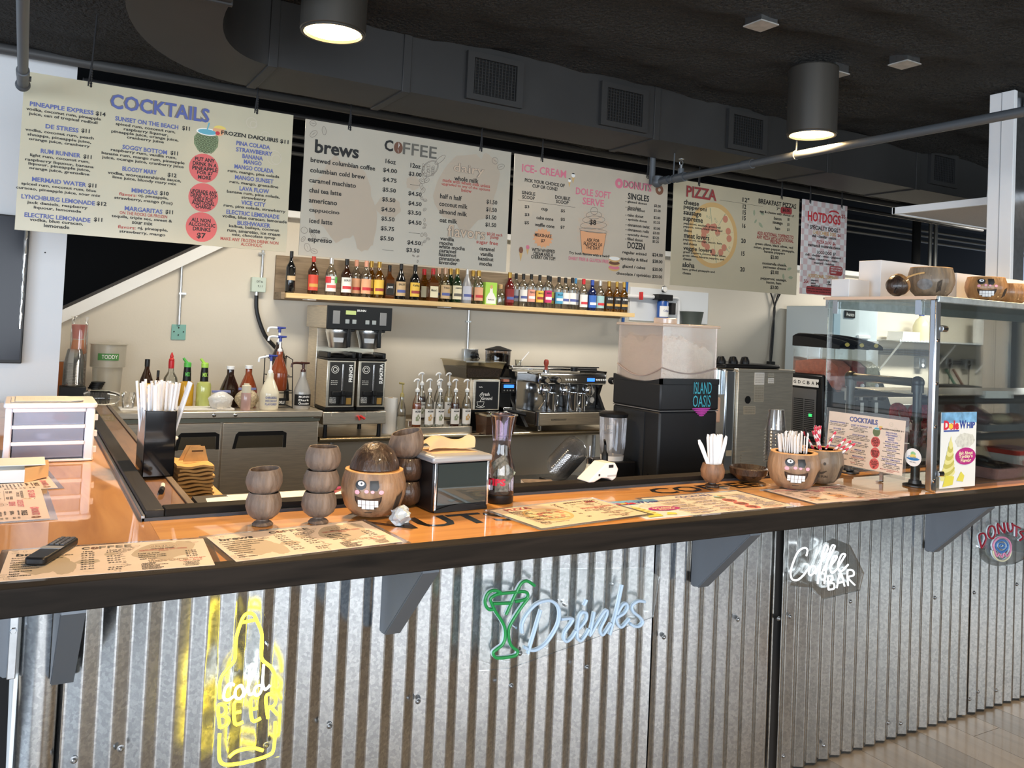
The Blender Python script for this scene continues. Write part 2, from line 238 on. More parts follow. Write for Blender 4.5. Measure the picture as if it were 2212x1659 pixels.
B_COCK=[('COCKTAILS',-0.033,0.658,0.456,0.072,'B'),('PINEAPPLE EXPRESS',-0.462,0.587,0.265,0.021,'B'),('DE STRESS',-0.457,0.493,0.137,0.021,'B'),('RUM RUNNER',-0.456,0.375,0.165,0.021,'B'),('MERMAID WATER',-0.454,0.24,0.225,0.021,'B'),('LYNCHBURG LEMONADE',-0.452,0.156,0.304,0.021,'B'),('ELECTRIC LEMONADE',-0.451,0.073,0.273,0.021,'B'),('SUNSET ON THE BEACH',-0.092,0.577,0.287,0.022,'B'),('SOGGY BOTTOM',-0.095,0.444,0.202,0.022,'B'),('BLOODY MARY',-0.113,0.339,0.155,0.022,'B'),('MIMOSAS',-0.085,0.239,0.118,0.022,'B'),('MARGARITAS',-0.084,0.148,0.171,0.022,'B'),('PINA COLADA',0.422,0.542,0.172,0.023,'B'),('STRAWBERRY',0.429,0.509,0.186,0.023,'B'),('BANANA',0.422,0.479,0.105,0.023,'B'),('MANGO',0.424,0.451,0.091,0.023,'B'),('MANGO COLADA',0.433,0.42,0.2,0.023,'B'),('MANGO SUNSET',0.437,0.365,0.197,0.023,'B'),('LAVA FLOW',0.44,0.31,0.151,0.023,'B'),('VICE CITY',0.439,0.238,0.125,0.023,'B'),('ELECTRIC LEMONADE',0.441,0.182,0.271,0.023,'B'),('BUSHWAKER',0.448,0.131,0.169,0.023,'B'),('$14',-0.299,0.586,0.043,0.023,'K'),('$11',-0.359,0.495,0.035,0.022,'K'),('$11',-0.344,0.373,0.035,0.022,'K'),('$11',-0.316,0.239,0.035,0.022,'K'),('$12',-0.271,0.157,0.043,0.022,'K'),('$11',-0.282,0.079,0.036,0.022,'K'),('$11',0.088,0.577,0.036,0.024,'K'),('$11',0.04,0.445,0.035,0.023,'K'),('$12',0.036,0.334,0.042,0.023,'K'),('$10',0.005,0.239,0.041,0.023,'K'),('$11',0.033,0.149,0.035,0.023,'K'),('FROZEN DAIQUIRIS $11',0.431,0.583,0.345,0.025,'K'),('vodka, coconut rum, pineapple',-0.452,0.56,0.311,0.018,'k'),('juice, can of tropical redbull',-0.453,0.54,0.285,0.018,'k'),('vodka, coconut rum, peach',-0.464,0.464,0.284,0.017,'k'),('shnapps, pineapple juice,',-0.464,0.443,0.264,0.017,'k'),('orange juice, cranberry',-0.463,0.423,0.253,0.017,'k'),('light rum, coconut rum,',-0.457,0.349,0.247,0.017,'k'),('raspberry liquour, banana',-0.457,0.327,0.284,0.017,'k'),('liquour, pineapple juice,',-0.457,0.309,0.256,0.017,'k'),('orange juice, grenadine',-0.456,0.289,0.25,0.017,'k'),('spiced rum, coconut rum, blue',-0.453,0.214,0.31,0.017,'k'),('curacao, pineapple juice, sour mix',-0.453,0.193,0.35,0.017,'k'),('jack daniels, raspberry',-0.455,0.13,0.25,0.017,'k'),('liquour, lemonade',-0.454,0.109,0.196,0.017,'k'),('vodka, blue curacao,',-0.455,0.052,0.221,0.017,'k'),('lemonade',-0.454,0.031,0.105,0.017,'k'),('spiced rum, coconut rum,',-0.096,0.55,0.271,0.018,'k'),('raspberry liquour,',-0.094,0.53,0.202,0.018,'k'),('pineapple juice, orange juice,',-0.096,0.511,0.305,0.018,'k'),('cranberry juice',-0.095,0.492,0.168,0.018,'k'),('raspberry rum, vanilla rum,',-0.097,0.422,0.298,0.018,'k'),('banana rum, mango rum, pineapple',-0.097,0.401,0.376,0.018,'k'),('juice, ocange juice, cranberry juice',-0.097,0.381,0.37,0.018,'k'),('vodka, worcestershirde sauce,',-0.087,0.311,0.333,0.018,'k'),('lime juice, bloody mary mix',-0.086,0.291,0.29,0.018,'k'),('oj, pineapple,',-0.044,0.216,0.138,0.018,'k'),('strawberry, mango (9oz)',-0.086,0.193,0.264,0.018,'k'),('tequila, triple sec, sweet &',-0.088,0.104,0.274,0.018,'k'),('sour mix',-0.087,0.084,0.093,0.018,'k'),('oj, pineapple,',-0.038,0.057,0.138,0.018,'k'),('strawberry, mango',-0.083,0.033,0.208,0.018,'k'),('rum, mango, pina colada',0.433,0.392,0.264,0.019,'k'),('rum, mango, grenadine',0.438,0.337,0.25,0.019,'k'),('banana rum, pina colada,',0.438,0.285,0.271,0.019,'k'),('strawberry',0.44,0.263,0.127,0.019,'k'),('rum, pina colada, strawberry',0.449,0.212,0.317,0.019,'k'),('vodka, blue curacao, lemonade',0.452,0.158,0.331,0.019,'k'),('kalhua, baileys, coconut',0.451,0.109,0.257,0.019,'k'),('rum, amaretto, ice cream',0.451,0.087,0.271,0.019,'k'),('mix, chocolate syrup',0.451,0.067,0.222,0.019,'k'),('flavors:',-0.159,0.215,0.079,0.016,'R'),('ON THE ROCKS OR FROZEN',-0.083,0.125,0.215,0.016,'R'),('flavors:',-0.155,0.056,0.079,0.016,'R'),('MAKE ANY FROZEN DRINK NON',0.432,0.043,0.295,0.017,'R'),('ALCOHOLIC',0.441,0.023,0.109,0.017,'R'),('PUT ANY',0.187,0.433,0.096,0.02,'K'),('DRINK IN A',0.188,0.41,0.116,0.02,'K'),('PINEAPPLE',0.19,0.387,0.123,0.02,'K'),('FOR $7',0.191,0.365,0.076,0.02,'K'),('MORE',0.19,0.343,0.063,0.02,'K'),('UPGRADE ANY',0.191,0.269,0.13,0.02,'K'),('DRINK TO TOP',0.191,0.25,0.126,0.02,'K'),('SHELF FOR',0.19,0.231,0.096,0.02,'K'),('ADDITIONAL',0.191,0.213,0.11,0.02,'K'),('CHARGE',0.192,0.194,0.076,0.02,'K'),('ALL NON',0.185,0.125,0.093,0.02,'K'),('ALCOHOLIC',0.191,0.103,0.129,0.02,'K'),('DRINKS',0.191,0.08,0.086,0.02,'K'),('$7',0.19,0.046,0.043,0.031,'K'),('@',0.184,0.39,0.143,0.147,'c'),('@',0.19,0.241,0.144,0.147,'c'),('@',0.189,0.091,0.151,0.15,'c'),('@p',0.188,0.537,0.126,0.144,''),('@o',0.407,0.658,0.056,0.058,''),('@o',0.534,0.492,0.079,0.08,''),('@o',0.481,0.602,0.05,0.044,'')]
B_COFF=[('brews',-0.457,0.596,0.249,0.074,'K'),('C',-0.159,0.66,0.053,0.064,'K'),('FFEE',0.033,0.658,0.212,0.069,'G'),('dairy',0.354,0.586,0.206,0.068,'o'),('flavors',0.357,0.216,0.253,0.071,'o'),('brewed columbian coffee',-0.417,0.519,0.368,0.026,'k'),('columbian cold brew',-0.445,0.464,0.311,0.026,'k'),('caramel machiato',-0.471,0.409,0.263,0.026,'k'),('chai tea latte',-0.51,0.355,0.18,0.026,'k'),('americano',-0.52,0.3,0.157,0.026,'k'),('cappuccino',-0.51,0.246,0.169,0.026,'k'),('iced latte',-0.526,0.191,0.128,0.026,'k'),('latte',-0.557,0.138,0.059,0.026,'k'),('espresso',-0.526,0.083,0.134,0.026,'k'),('whole milk',0.34,0.529,0.161,0.028,'k'),('half n half',0.244,0.413,0.141,0.028,'k'),('coconut milk',0.263,0.368,0.185,0.028,'k'),('almond milk',0.264,0.323,0.181,0.028,'k'),('oat milk',0.235,0.273,0.114,0.028,'k'),('vanilla',0.232,0.166,0.09,0.023,'k'),('mocha',0.227,0.14,0.087,0.023,'k'),('white mocha',0.266,0.118,0.171,0.023,'k'),('caramel',0.239,0.095,0.11,0.023,'k'),('hazelnut',0.24,0.073,0.114,0.023,'k'),('cinnamon',0.251,0.049,0.134,0.023,'k'),('lavender',0.246,0.026,0.12,0.023,'k'),('caramel',0.499,0.129,0.104,0.024,'k'),('vanilla',0.499,0.097,0.088,0.024,'k'),('hazelnut',0.495,0.069,0.105,0.024,'k'),('mocha',0.496,0.039,0.084,0.024,'k'),('16oz',-0.143,0.571,0.062,0.027,'k'),('$4.00',-0.144,0.518,0.085,0.027,'k'),('$4.75',-0.143,0.464,0.084,0.027,'k'),('$5.50',-0.143,0.407,0.08,0.027,'k'),('$5.50',-0.143,0.352,0.08,0.027,'k'),('$4.50',-0.143,0.296,0.084,0.027,'k'),('$5.50',-0.142,0.243,0.08,0.027,'k'),('$5.75',-0.142,0.188,0.08,0.027,'k'),('$5.50',-0.142,0.132,0.082,0.027,'k'),('12oz',0.01,0.567,0.064,0.027,'k'),('$3.00',0.01,0.517,0.08,0.027,'k'),('$4.50',0.015,0.404,0.083,0.027,'k'),('$4.50',0.018,0.348,0.083,0.027,'k'),('$3.50',0.018,0.295,0.083,0.027,'k'),('$4.50',0.023,0.24,0.083,0.027,'k'),('$4.50',0.024,0.123,0.084,0.027,'k'),('$3.50',0.019,0.079,0.083,0.027,'k'),('$1.50',0.518,0.413,0.074,0.029,'k'),('$1.50',0.518,0.367,0.074,0.029,'k'),('$1.50',0.517,0.321,0.074,0.029,'k'),('$1.50',0.518,0.275,0.074,0.029,'k'),('made with whole milk unless',0.343,0.508,0.315,0.021,'R'),('upgraded to any of the options',0.341,0.484,0.321,0.021,'R'),('below',0.343,0.464,0.068,0.021,'R'),('$0.50 each',0.547,0.22,0.107,0.021,'R'),('pump',0.547,0.198,0.057,0.021,'R'),('sugar free',0.499,0.165,0.148,0.03,'R'),('@b',-0.101,0.656,0.053,0.068,'K'),('-',0.011,0.456,0.058,0.002,'k'),('-',0.023,0.18,0.07,0.002,'k'),('-',-0.133,0.068,0.068,0.002,'k'),('@e',-0.598,0.717,0.037,0.045,''),('@e',-0.592,0.66,0.05,0.042,''),('@e',-0.535,0.686,0.049,0.034,''),('@e',0.527,0.668,0.043,0.059,''),('@e',0.569,0.637,0.054,0.047,''),('@e',-0.615,0.135,0.036,0.053,''),('@e',-0.565,0.112,0.048,0.028,''),('@e',-0.501,0.098,0.04,0.028,''),('@e',-0.618,0.087,0.033,0.028,''),('@e',-0.593,0.045,0.048,0.047,''),('@e',-0.555,0.027,0.04,0.039,''),('@e',0.08,0.322,0.025,0.023,''),('@e',0.083,0.262,0.022,0.018,''),('@e',0.086,0.236,0.025,0.02,''),('@e',0.082,0.217,0.022,0.018,''),('@e',0.071,0.174,0.026,0.027,''),('@e',0.094,0.178,0.026,0.024,''),('@e',0.11,0.155,0.026,0.023,''),('@e',0.09,0.138,0.025,0.02,''),('@e',0.072,0.123,0.026,0.021,''),('@e',0.024,0.05,0.019,0.014,''),('@e',0.052,0.048,0.019,0.014,''),('@e',0.052,0.019,0.019,0.014,''),('@e',0.057,0.388,0.029,0.024,''),('@e',0.08,0.376,0.026,0.024,''),('@e',0.064,0.431,0.039,0.033,''),('@e',0.053,0.454,0.039,0.03,''),('@e',0.055,0.484,0.039,0.036,''),('@e',0.084,0.493,0.039,0.036,''),('@e',0.07,0.516,0.039,0.036,''),('@s',0.106,0.569,0.157,0.144,''),('@t',-0.415,0.322,0.327,0.431,''),('@t',-0.278,0.211,0.144,0.322,''),('@t',-0.142,0.312,0.161,0.117,''),('@t',0.34,0.458,0.383,0.417,''),('@t',0.474,0.561,0.168,0.261,''),('@t',0.001,0.465,0.089,0.077,'')]
B_ICE=[('ICE- CREAM',-0.391,0.651,0.326,0.05,'P'),('DOLE SOFT',-0.01,0.557,0.277,0.046,'P'),('SERVE',-0.009,0.499,0.168,0.046,'P'),('DONUTS',0.347,0.647,0.232,0.053,'P'),('PICK YOUR CHOICE OF',-0.383,0.578,0.296,0.022,'k'),('CUP OR CONE!',-0.382,0.549,0.185,0.022,'k'),('SINGLE',-0.499,0.499,0.096,0.022,'k'),('SCOOP',-0.499,0.472,0.09,0.022,'k'),('DOUBLE',-0.247,0.499,0.114,0.022,'k'),('SCOOP',-0.248,0.472,0.095,0.022,'k'),('$3',-0.507,0.413,0.033,0.022,'k'),('cup',-0.378,0.408,0.048,0.022,'k'),('$5',-0.241,0.416,0.032,0.022,'k'),('$3',-0.504,0.364,0.033,0.022,'k'),('cake cone',-0.372,0.356,0.126,0.022,'k'),('$5',-0.239,0.362,0.032,0.022,'k'),('$5',-0.503,0.314,0.033,0.022,'k'),('waffle cone',-0.371,0.311,0.145,0.022,'k'),('$7',-0.238,0.312,0.032,0.022,'k'),('MILKSHAKE',-0.38,0.247,0.123,0.022,'k'),('$7',-0.379,0.213,0.031,0.022,'k'),('WITH WHIPPED',-0.372,0.153,0.172,0.022,'k'),('CREAM AND A',-0.373,0.13,0.145,0.022,'k'),('CHERRY ON TOP!',-0.372,0.108,0.179,0.022,'k'),('ASK FOR',0.002,0.251,0.102,0.023,'k'),('FLAVORS OF',0.002,0.226,0.145,0.023,'k'),('THE DAY!',0.003,0.203,0.109,0.023,'k'),('$8',-0.006,0.366,0.053,0.038,'k'),('SINGLES',0.358,0.572,0.18,0.042,'k'),('DOZEN',0.354,0.246,0.144,0.045,'k'),('- glazed donut',0.34,0.533,0.181,0.02,'k'),('- chocolate',0.317,0.498,0.129,0.02,'k'),('glazed donut',0.342,0.483,0.148,0.02,'k'),('- cake donut',0.329,0.446,0.151,0.02,'k'),('- sprinkle donut',0.349,0.415,0.176,0.02,'k'),('- cinnamon twist',0.36,0.381,0.204,0.02,'k'),('- cinnamon rolls',0.358,0.349,0.197,0.02,'k'),('- specialty donut',0.358,0.315,0.194,0.02,'k'),('- filled donut',0.335,0.287,0.147,0.02,'k'),('$2.00',0.522,0.531,0.058,0.02,'k'),('$2.00',0.522,0.499,0.058,0.02,'k'),('$2.00',0.522,0.451,0.058,0.02,'k'),('$2.25',0.521,0.419,0.058,0.02,'k'),('$3.00',0.524,0.378,0.058,0.02,'k'),('$3.00',0.521,0.346,0.057,0.02,'k'),('$3.25',0.519,0.314,0.056,0.02,'k'),('$3.25',0.519,0.288,0.056,0.02,'k'),('regular mixed',0.343,0.193,0.2,0.026,'k'),('specialty & filled',0.342,0.151,0.224,0.026,'k'),('glazed / cakes',0.343,0.101,0.193,0.026,'k'),('chocolate / sprinkles',0.344,0.05,0.287,0.026,'k'),('$24.00',0.54,0.198,0.091,0.026,'k'),('$28.00',0.541,0.154,0.087,0.026,'k'),('$20.00',0.543,0.1,0.087,0.026,'k'),('$20.00',0.544,0.051,0.086,0.026,'k'),('Try both flavors with a swirl!',-0.022,0.155,0.319,0.021,'k'),('DAIRY FREE & GLUTEN FREE',-0.024,0.122,0.315,0.023,'P'),('-',-0.36,0.449,0.427,0.002,'k'),('@d',0.192,0.646,0.065,0.066,'P'),('@d',0.534,0.644,0.069,0.068,'H'),('@x',-0.38,0.231,0.151,0.126,''),('@i',0.001,0.312,0.225,0.304,''),('@n',-0.2,0.601,0.026,0.059,'W'),('@n',-0.173,0.634,0.035,0.07,'W'),('@n',-0.535,0.118,0.036,0.093,'H'),('@n',-0.488,0.148,0.03,0.062,'P'),('@3',0.179,0.113,0.102,0.099,'')]
B_PIZ=[('PIZZA',-0.367,0.66,0.279,0.079,'D'),('cheese',-0.457,0.583,0.14,0.036,'k'),('pepperoni',-0.421,0.546,0.211,0.037,'k'),('sausage',-0.444,0.502,0.165,0.036,'k'),('supreme',-0.436,0.46,0.181,0.036,'k'),('meat lovers',-0.396,0.352,0.236,0.037,'k'),('veggie lovers',-0.383,0.26,0.266,0.037,'k'),('aloha',-0.462,0.148,0.111,0.036,'k'),('pepperoni, sausage, green bell',-0.349,0.433,0.344,0.019,'k'),('peppers, onion, black olives and',-0.34,0.411,0.362,0.019,'k'),('cheese',-0.48,0.386,0.075,0.019,'k'),('pepperoni, sausage, bacon, ham',-0.339,0.321,0.361,0.019,'k'),('and cheese',-0.454,0.296,0.123,0.019,'k'),('green peppers, onions, black olives,',-0.314,0.234,0.401,0.019,'k'),('green olives, banana peppers, and',-0.325,0.21,0.386,0.019,'k'),('cheese',-0.476,0.188,0.075,0.019,'k'),('ham, grilled pineapple and',-0.366,0.114,0.299,0.019,'k'),('cheese',-0.475,0.09,0.075,0.019,'k'),('12"',0.061,0.662,0.067,0.033,'k'),('12',0.049,0.612,0.034,0.033,'k'),('15',0.05,0.569,0.032,0.033,'k'),('15',0.05,0.528,0.032,0.033,'k'),('16',0.05,0.472,0.032,0.033,'k'),('20',0.051,0.362,0.045,0.033,'k'),('15',0.051,0.269,0.032,0.033,'k'),('20',0.052,0.155,0.045,0.033,'k'),('BREAKFAST PIZZAS',0.386,0.67,0.396,0.037,'k'),('7"',0.393,0.632,0.033,0.022,'k'),('$6.00',0.479,0.63,0.077,0.027,'k'),('egg & cheese with choice of :',0.39,0.594,0.373,0.024,'k'),('bacon',0.392,0.56,0.08,0.024,'k'),('sausage',0.393,0.523,0.106,0.024,'k'),('ham',0.395,0.487,0.052,0.024,'k'),('$1',0.508,0.565,0.024,0.024,'k'),('$1',0.508,0.526,0.024,0.024,'k'),('$1',0.508,0.487,0.024,0.024,'k'),('green olives, black olives, red',0.367,0.353,0.394,0.024,'k'),('onion, green pepper, pineapple,',0.368,0.325,0.427,0.024,'k'),('banana peppers',0.371,0.302,0.216,0.024,'k'),('mozzerella cheese,',0.377,0.215,0.254,0.024,'k'),('parmesan cheese',0.379,0.187,0.24,0.024,'k'),('pepperoni, sausage,',0.373,0.102,0.272,0.024,'k'),('bacon, ham',0.375,0.077,0.155,0.024,'k'),('$2.00',0.373,0.266,0.084,0.031,'k'),('$2.00',0.38,0.154,0.085,0.031,'k'),('$3.00',0.382,0.042,0.083,0.031,'k'),('ADD ADITIONAL TOPPINGS TO',0.377,0.434,0.381,0.027,'D'),('ANY PIZZA WITH ADDITIONAL',0.375,0.405,0.385,0.027,'D'),('PRICING',0.377,0.381,0.108,0.027,'D'),('@z',-0.243,0.376,0.464,0.466,''),('-',0.02,0.633,0.427,0.003,'k'),('@r',0.48,0.628,0.12,0.049,'D'),('@l',0.149,0.578,0.054,0.049,''),('@l',0.231,0.58,0.046,0.053,''),('@l',0.166,0.517,0.055,0.036,''),('@l',0.219,0.495,0.06,0.053,''),('@l',0.534,0.193,0.058,0.034,''),('@l',0.474,0.131,0.043,0.051,''),('@l',0.552,0.129,0.053,0.034,''),('@l',0.48,0.222,0.048,0.027,'')]
B_HOT=[('HOTDOGS',-0.009,0.601,0.373,0.077,'r'),('$5',0.209,0.634,0.044,0.036,'D'),('* SPECIALTY DOGS *',-0.01,0.519,0.377,0.034,'k'),('CHILI CHEESE DOG',-0.003,0.482,0.26,0.028,'O'),('chili - cheddar - onions',-0.004,0.454,0.276,0.024,'k'),('marinara & mozzerella cheese',0.002,0.381,0.368,0.024,'k'),('chili - cheddar - onion - jalapenos -',0.003,0.301,0.424,0.024,'k'),('relish - sauerkraut - mayo -',0.004,0.273,0.342,0.024,'k'),('mustard - ketchup',0.006,0.245,0.23,0.024,'k'),('PIZZA DOG  $6',0.021,0.41,0.215,0.028,'D'),('$6',0.166,0.48,0.038,0.028,'D'),('LOCO DOG  $7',0.028,0.329,0.215,0.028,'k'),('ADDITIONAL TOPPINGS',-0.002,0.144,0.336,0.028,'O'),('- jalapenos',-0.102,0.109,0.095,0.018,'k'),('- onions',-0.116,0.089,0.065,0.018,'k'),('- sauerkraut',-0.092,0.07,0.116,0.018,'k'),('- chili',0.056,0.109,0.046,0.018,'k'),('- cheese',0.073,0.091,0.072,0.018,'k'),('50c',-0.188,0.098,0.054,0.03,'D'),('$1',0.129,0.101,0.031,0.031,'D'),('@r',0.002,0.034,0.377,0.059,'D'),('@r',0.143,0.201,0.151,0.074,'D'),('@h',0.1,0.658,0.119,0.028,''),('items like ketchup, mustard, and relish',0.001,0.044,0.357,0.015,'k'),('will be on the counter to help yourself!',0.002,0.025,0.357,0.015,'k'),('MAKE IT A COMBO',0.144,0.223,0.125,0.013,'w'),('WITH CHIPS AND A',0.145,0.205,0.13,0.013,'w'),('DRINK!',0.115,0.185,0.062,0.013,'w')]
SHELF=[(1.811,0,0.33,0.088,'w','K','-','K','wine'),(1.992,0,0.312,0.097,'s','N','r','r','a'),(2.139,0,0.309,0.118,'s','C','w3','S','a'),(2.269,0,0.305,0.105,'s','N','wr','K','a'),(2.386,1,0.31,0.096,'s','C','o','O','a'),(2.437,0,0.304,0.1,'s','C','o','O','a'),(2.518,1,0.31,0.098,'s','A','y','Y','a'),(2.55,0,0.305,0.105,'s','A','y','Y','a'),(2.642,0,0.281,0.091,'q','B','k','K','a'),(2.746,0,0.301,0.133,'f','K','t','K','a'),(2.875,0,0.301,0.102,'s','K','y','K','a'),(3.004,1,0.28,0.109,'q','A','c','R','a'),(3.044,0,0.283,0.138,'q','B','c','R','a'),(3.143,1,0.298,0.107,'s','L','t','C','a'),(3.161,0,0.297,0.11,'s','L','t','C','a'),(3.259,1,0.301,0.099,'s','G','c','Y','a'),(3.276,0,0.3,0.103,'s','G','c','Y','a'),(3.373,0,0.303,0.109,'f','F','b','S','a'),(3.483,1,0.301,0.098,'s','C','o','Y','a'),(3.489,0,0.297,0.105,'s','C','o','Y','a'),(3.713,0,0.188,0.108,'p','C','-','T','a'),(3.807,0,0.306,0.104,'s','D','m','Y','a'),(3.931,1,0.307,0.09,'t','C','g','K','a'),(3.951,0,0.3,0.094,'t','C','w','K','a'),(4.036,0,0.309,0.093,'t','C','s','K','a'),(4.127,0,0.302,0.094,'t','C','y','K','a'),(4.218,0,0.315,0.092,'t','C','m2','K','a'),(4.306,1,0.305,0.089,'t','C','yg','K','a'),(4.34,0,0.299,0.097,'t','C','bl','K','a'),(4.414,0,0.297,0.09,'t','C','w','K','a'),(4.492,0,0.301,0.096,'t','C','w','K','a'),(4.597,1,0.306,0.082,'t','C','g','B','a'),(4.621,0,0.299,0.102,'s','C','wr','R','a'),(4.723,0,0.295,0.109,'s','U','u','U','a'),(4.817,0,0.297,0.105,'s','C','tw','S','a'),(4.922,0,0.296,0.106,'s','A','k','Y','a'),(5.018,0,0.298,0.091,'s','A','k','Y','a'),(5.104,0,0.299,0.103,'s','A','k','Y','a')]
# ================= THE SETTING =================
def rough_mat():   # sprayed black acoustic ceiling
    m=mat('sprayed_black_ceiling',(.055,.047,.037),.85,nz=(120,.9,6,(.004,.004,.003)),bump=(48,1.0,.12)); t=m.node_tree; b=t.nodes['Principled BSDF']
    return m
def ceil_fn(x0,x1,y0,y1,z,amp):
    def f(u,v):
        x=x0+(x1-x0)*u; y=y0+(y1-y0)*v
        h=amp*(noise.noise((x*1.7+9,y*1.4,3))*.7+abs(noise.noise((x*.6,y*2.6+4,1)))*1.1+.3*noise.noise((x*7,y*7,0))+.13*noise.noise((x*23,y*23,5)))
        return (x,y,z+h)
    return f
g=grid(260,200,ceil_fn(-4.6,13.9,-4.6,5.7,3.035,.055)); g.f=[q[::-1] for q in g.f]
solo('ceiling',g,rough_mat(),struct=True)
voidm=mat('unlit_space_black',(.006,.006,.006),.9)  # near-black colour stands in for the darkness of the space beyond
solo('ceiling_rear',box(-1,16,5.7,9.6,3.75,3.8),voidm,struct=True)
solo('wall_beyond',box(-1,17,9.5,9.6,-.1,3.8),voidm,struct=True)
solo('trim_drop',box(-1,16,5.68,5.74,3.05,3.8),voidm,struct=True)
# floor: grey vinyl planks running away from the counter face
fl=solo('floor',box(-4.6,14,-4.6,9.5,-.05,-.004),mat('floor_joint',(.03,.028,.025),.8),struct=True)
pm=[wood('floor_plank_%d'%i,c1,c2,(.05,.045,.04),.9,'Y',.33,.15,False,7) for i,(c1,c2) in enumerate([((.20,.178,.148),(.125,.11,.092)),((.17,.152,.126),(.104,.092,.078)),((.23,.204,.17),(.148,.13,.107))])]
pmesh={}
k=0
for i in range(46):
    x=-1.4+i*.181; y=2.32-((i*.37)%1.22)
    while y<2.75 and False: pass
    yy=y-1.22*3
    for j in range(5):
        y0=yy+1.22*j
        if y0>2.6 or y0+1.22<-.9: continue
        m=pm[(i*7+j*3)%3]
        if m.name not in pmesh:
            me=mk('plank',box(.0012,.1798,.0012,1.2188,-.004,0),m,False); pmesh[m.name]=me.data; bpy.data.objects.remove(me)
        o=stem('plank',pmesh[m.name],fl); q=ORG[fl.name]; o.location=(x-q[0],y0-q[1],-q[2])
# back partition wall, 2.40 m high, raked at its left end
cream=K['cream']
wb=solo('wall_back',xz([(.0,.0),(14,.0),(14,2.40),(1.776,2.40),(.12,1.425),(.0,1.35)],6.9,7.0),cream,struct=True)
solo('trim_2',xz([(.02,1.352),(1.79,2.394),(1.77,2.475),(.02,1.445)],6.84,6.8995),K['whitem'],struct=True)
solo('trim_3',xz([(.02,1.447),(1.77,2.477),(1.77,2.50),(.02,1.47)],6.86,7.01),mat('raw_track',(.05,.045,.04),.6,.4),struct=True)
solo('trim_4',box(1.76,14,6.82,7.02,2.4005,2.455),K['whitem'],bev=.004,struct=True)
solo('trim_5',box(5.34,6.40,6.885,6.8995,1.72,2.06),mat('white_panel',(.78,.80,.82),.5),bev=.002,struct=True)
solo('trim_6',box(5.36,6.44,6.88,6.8995,1.28,1.684),mat('white_panel',(.78,.80,.82),.5),bev=.002,struct=True)
wl=solo('wall_left',box(-2.2,.195,5.6,6.9,0,3.06),mat('white_wall_paint',(.80,.81,.82),.55,bump=(70,.05)),struct=True)
for p in ((.088,1.905,.004),(.11,2.06,.002)): part('screw_hole',lathe([(p[2],0),(p[2],.003)],10).rx(R_(90)).mv(p[0],5.601,p[1]),K['blackm'],wl)
solo('wall_far_left',box(-4.7,-4.5,-4.6,-3.5,0,3.05),K['whitem'],struct=True)
solo('wall_front_sill',box(-4.6,14,-4.7,-4.55,0,.45),mat('sill_paint',(.3,.28,.26),.6),struct=True)
solo('wall_front_head',box(-4.6,14,-4.7,-4.55,2.85,3.2),mat('sill_paint',(.3,.28,.26),.6),struct=True)
solo('wall_front_added',ad([box(1.85,3.35,-4.7,-4.55,.45,2.85),box(9.05,14,-4.7,-4.55,.45,2.85)]),mat('added_brown_wall',(.30,.23,.18),.6),struct=True)  # unseen, added for its dark brown reflection in the corrugated sheets
solo('wall_left_side',box(-4.7,-4.6,2.3,5.6,0,3.1),K['whitem'],struct=True)
solo('wall_right',box(13.9,14,-4.6,6.9,0,3.1),mat('far_right_paint',(.52,.50,.47),.6),struct=True)
# ---- counter front: corrugated sheets ----
def galvanised():
    m=bpy.data.materials.new('galvanised_corrugated_sheet'); m.use_nodes=True; t=m.node_tree; b=t.nodes['Principled BSDF']
    tc=nd(t,'ShaderNodeTexCoord'); v=nd(t,'ShaderNodeTexVoronoi'); v.inputs['Scale'].default_value=120; t.links.new(tc.outputs['Object'],v.inputs['Vector'])
    n=nd(t,'ShaderNodeTexNoise'); n.inputs['Scale'].default_value=260; n.inputs['Detail'].default_value=4; t.links.new(tc.outputs['Object'],n.inputs['Vector'])
    n2=nd(t,'ShaderNodeTexNoise'); n2.inputs['Scale'].default_value=2.6; n2.inputs['Detail'].default_value=3; t.links.new(tc.outputs['Object'],n2.inputs['Vector'])
    a=nd(t,'ShaderNodeMath',operation='MULTIPLY'); t.links.new(v.outputs['Color'],a.inputs[0]); t.links.new(n.outputs[0],a.inputs[1])
    r=nd(t,'ShaderNodeValToRGB'); r.color_ramp.elements[0].position=.1; r.color_ramp.elements[0].color=(.50,.51,.52,1); r.color_ramp.elements[1].position=.42; r.color_ramp.elements[1].color=(.68,.69,.69,1)
    t.links.new(a.outputs[0],r.inputs[0]); t.links.new(r.outputs[0],b.inputs['Base Color'])
    q=nd(t,'ShaderNodeMapRange'); q.inputs[1].default_value=.25; q.inputs[2].default_value=.75; q.inputs[3].default_value=.15; q.inputs[4].default_value=.27; t.links.new(n2.outputs[0],q.inputs[0]); t.links.new(q.outputs[0],b.inputs['Roughness'])
    b.inputs['Metallic'].default_value=1; return m
GALV=galvanised()
PROF=[(0,0),(.03,.012),(.07,.07),(.43,.93),(.47,.988),(.5,1),(.53,.988),(.57,.93),(.93,.07),(.97,.012)]
def corr(x0,x1,yf,z0,z1,ph=0,amp=.015,pitch=.0678):
    xs=[]; k=int((x0-ph)/pitch)-1
    while ph+k*pitch<x1+pitch:
        for a,b in PROF:
            x=ph+(k+a)*pitch
            if x0<=x<=x1: xs.append((x,yf+amp*b))
        k+=1
    n=len(xs); v=[]; zz=[z0+(z1-z0)*i/6 for i in range(7)]
    for z in zz: v+=[(x,y+.0016*noise.noise((x*3,z*3.1,2)),z) for x,y in xs]
    return G(v,[(j*n+i,j*n+i+1,(j+1)*n+i+1,(j+1)*n+i) for j in range(6) for i in range(n-1)])
cw=solo('wall_counter_front',box(.125,4.9,2.232,2.33,0,1.0),mat('dark_plywood',(.02,.018,.016),.8),struct=True)
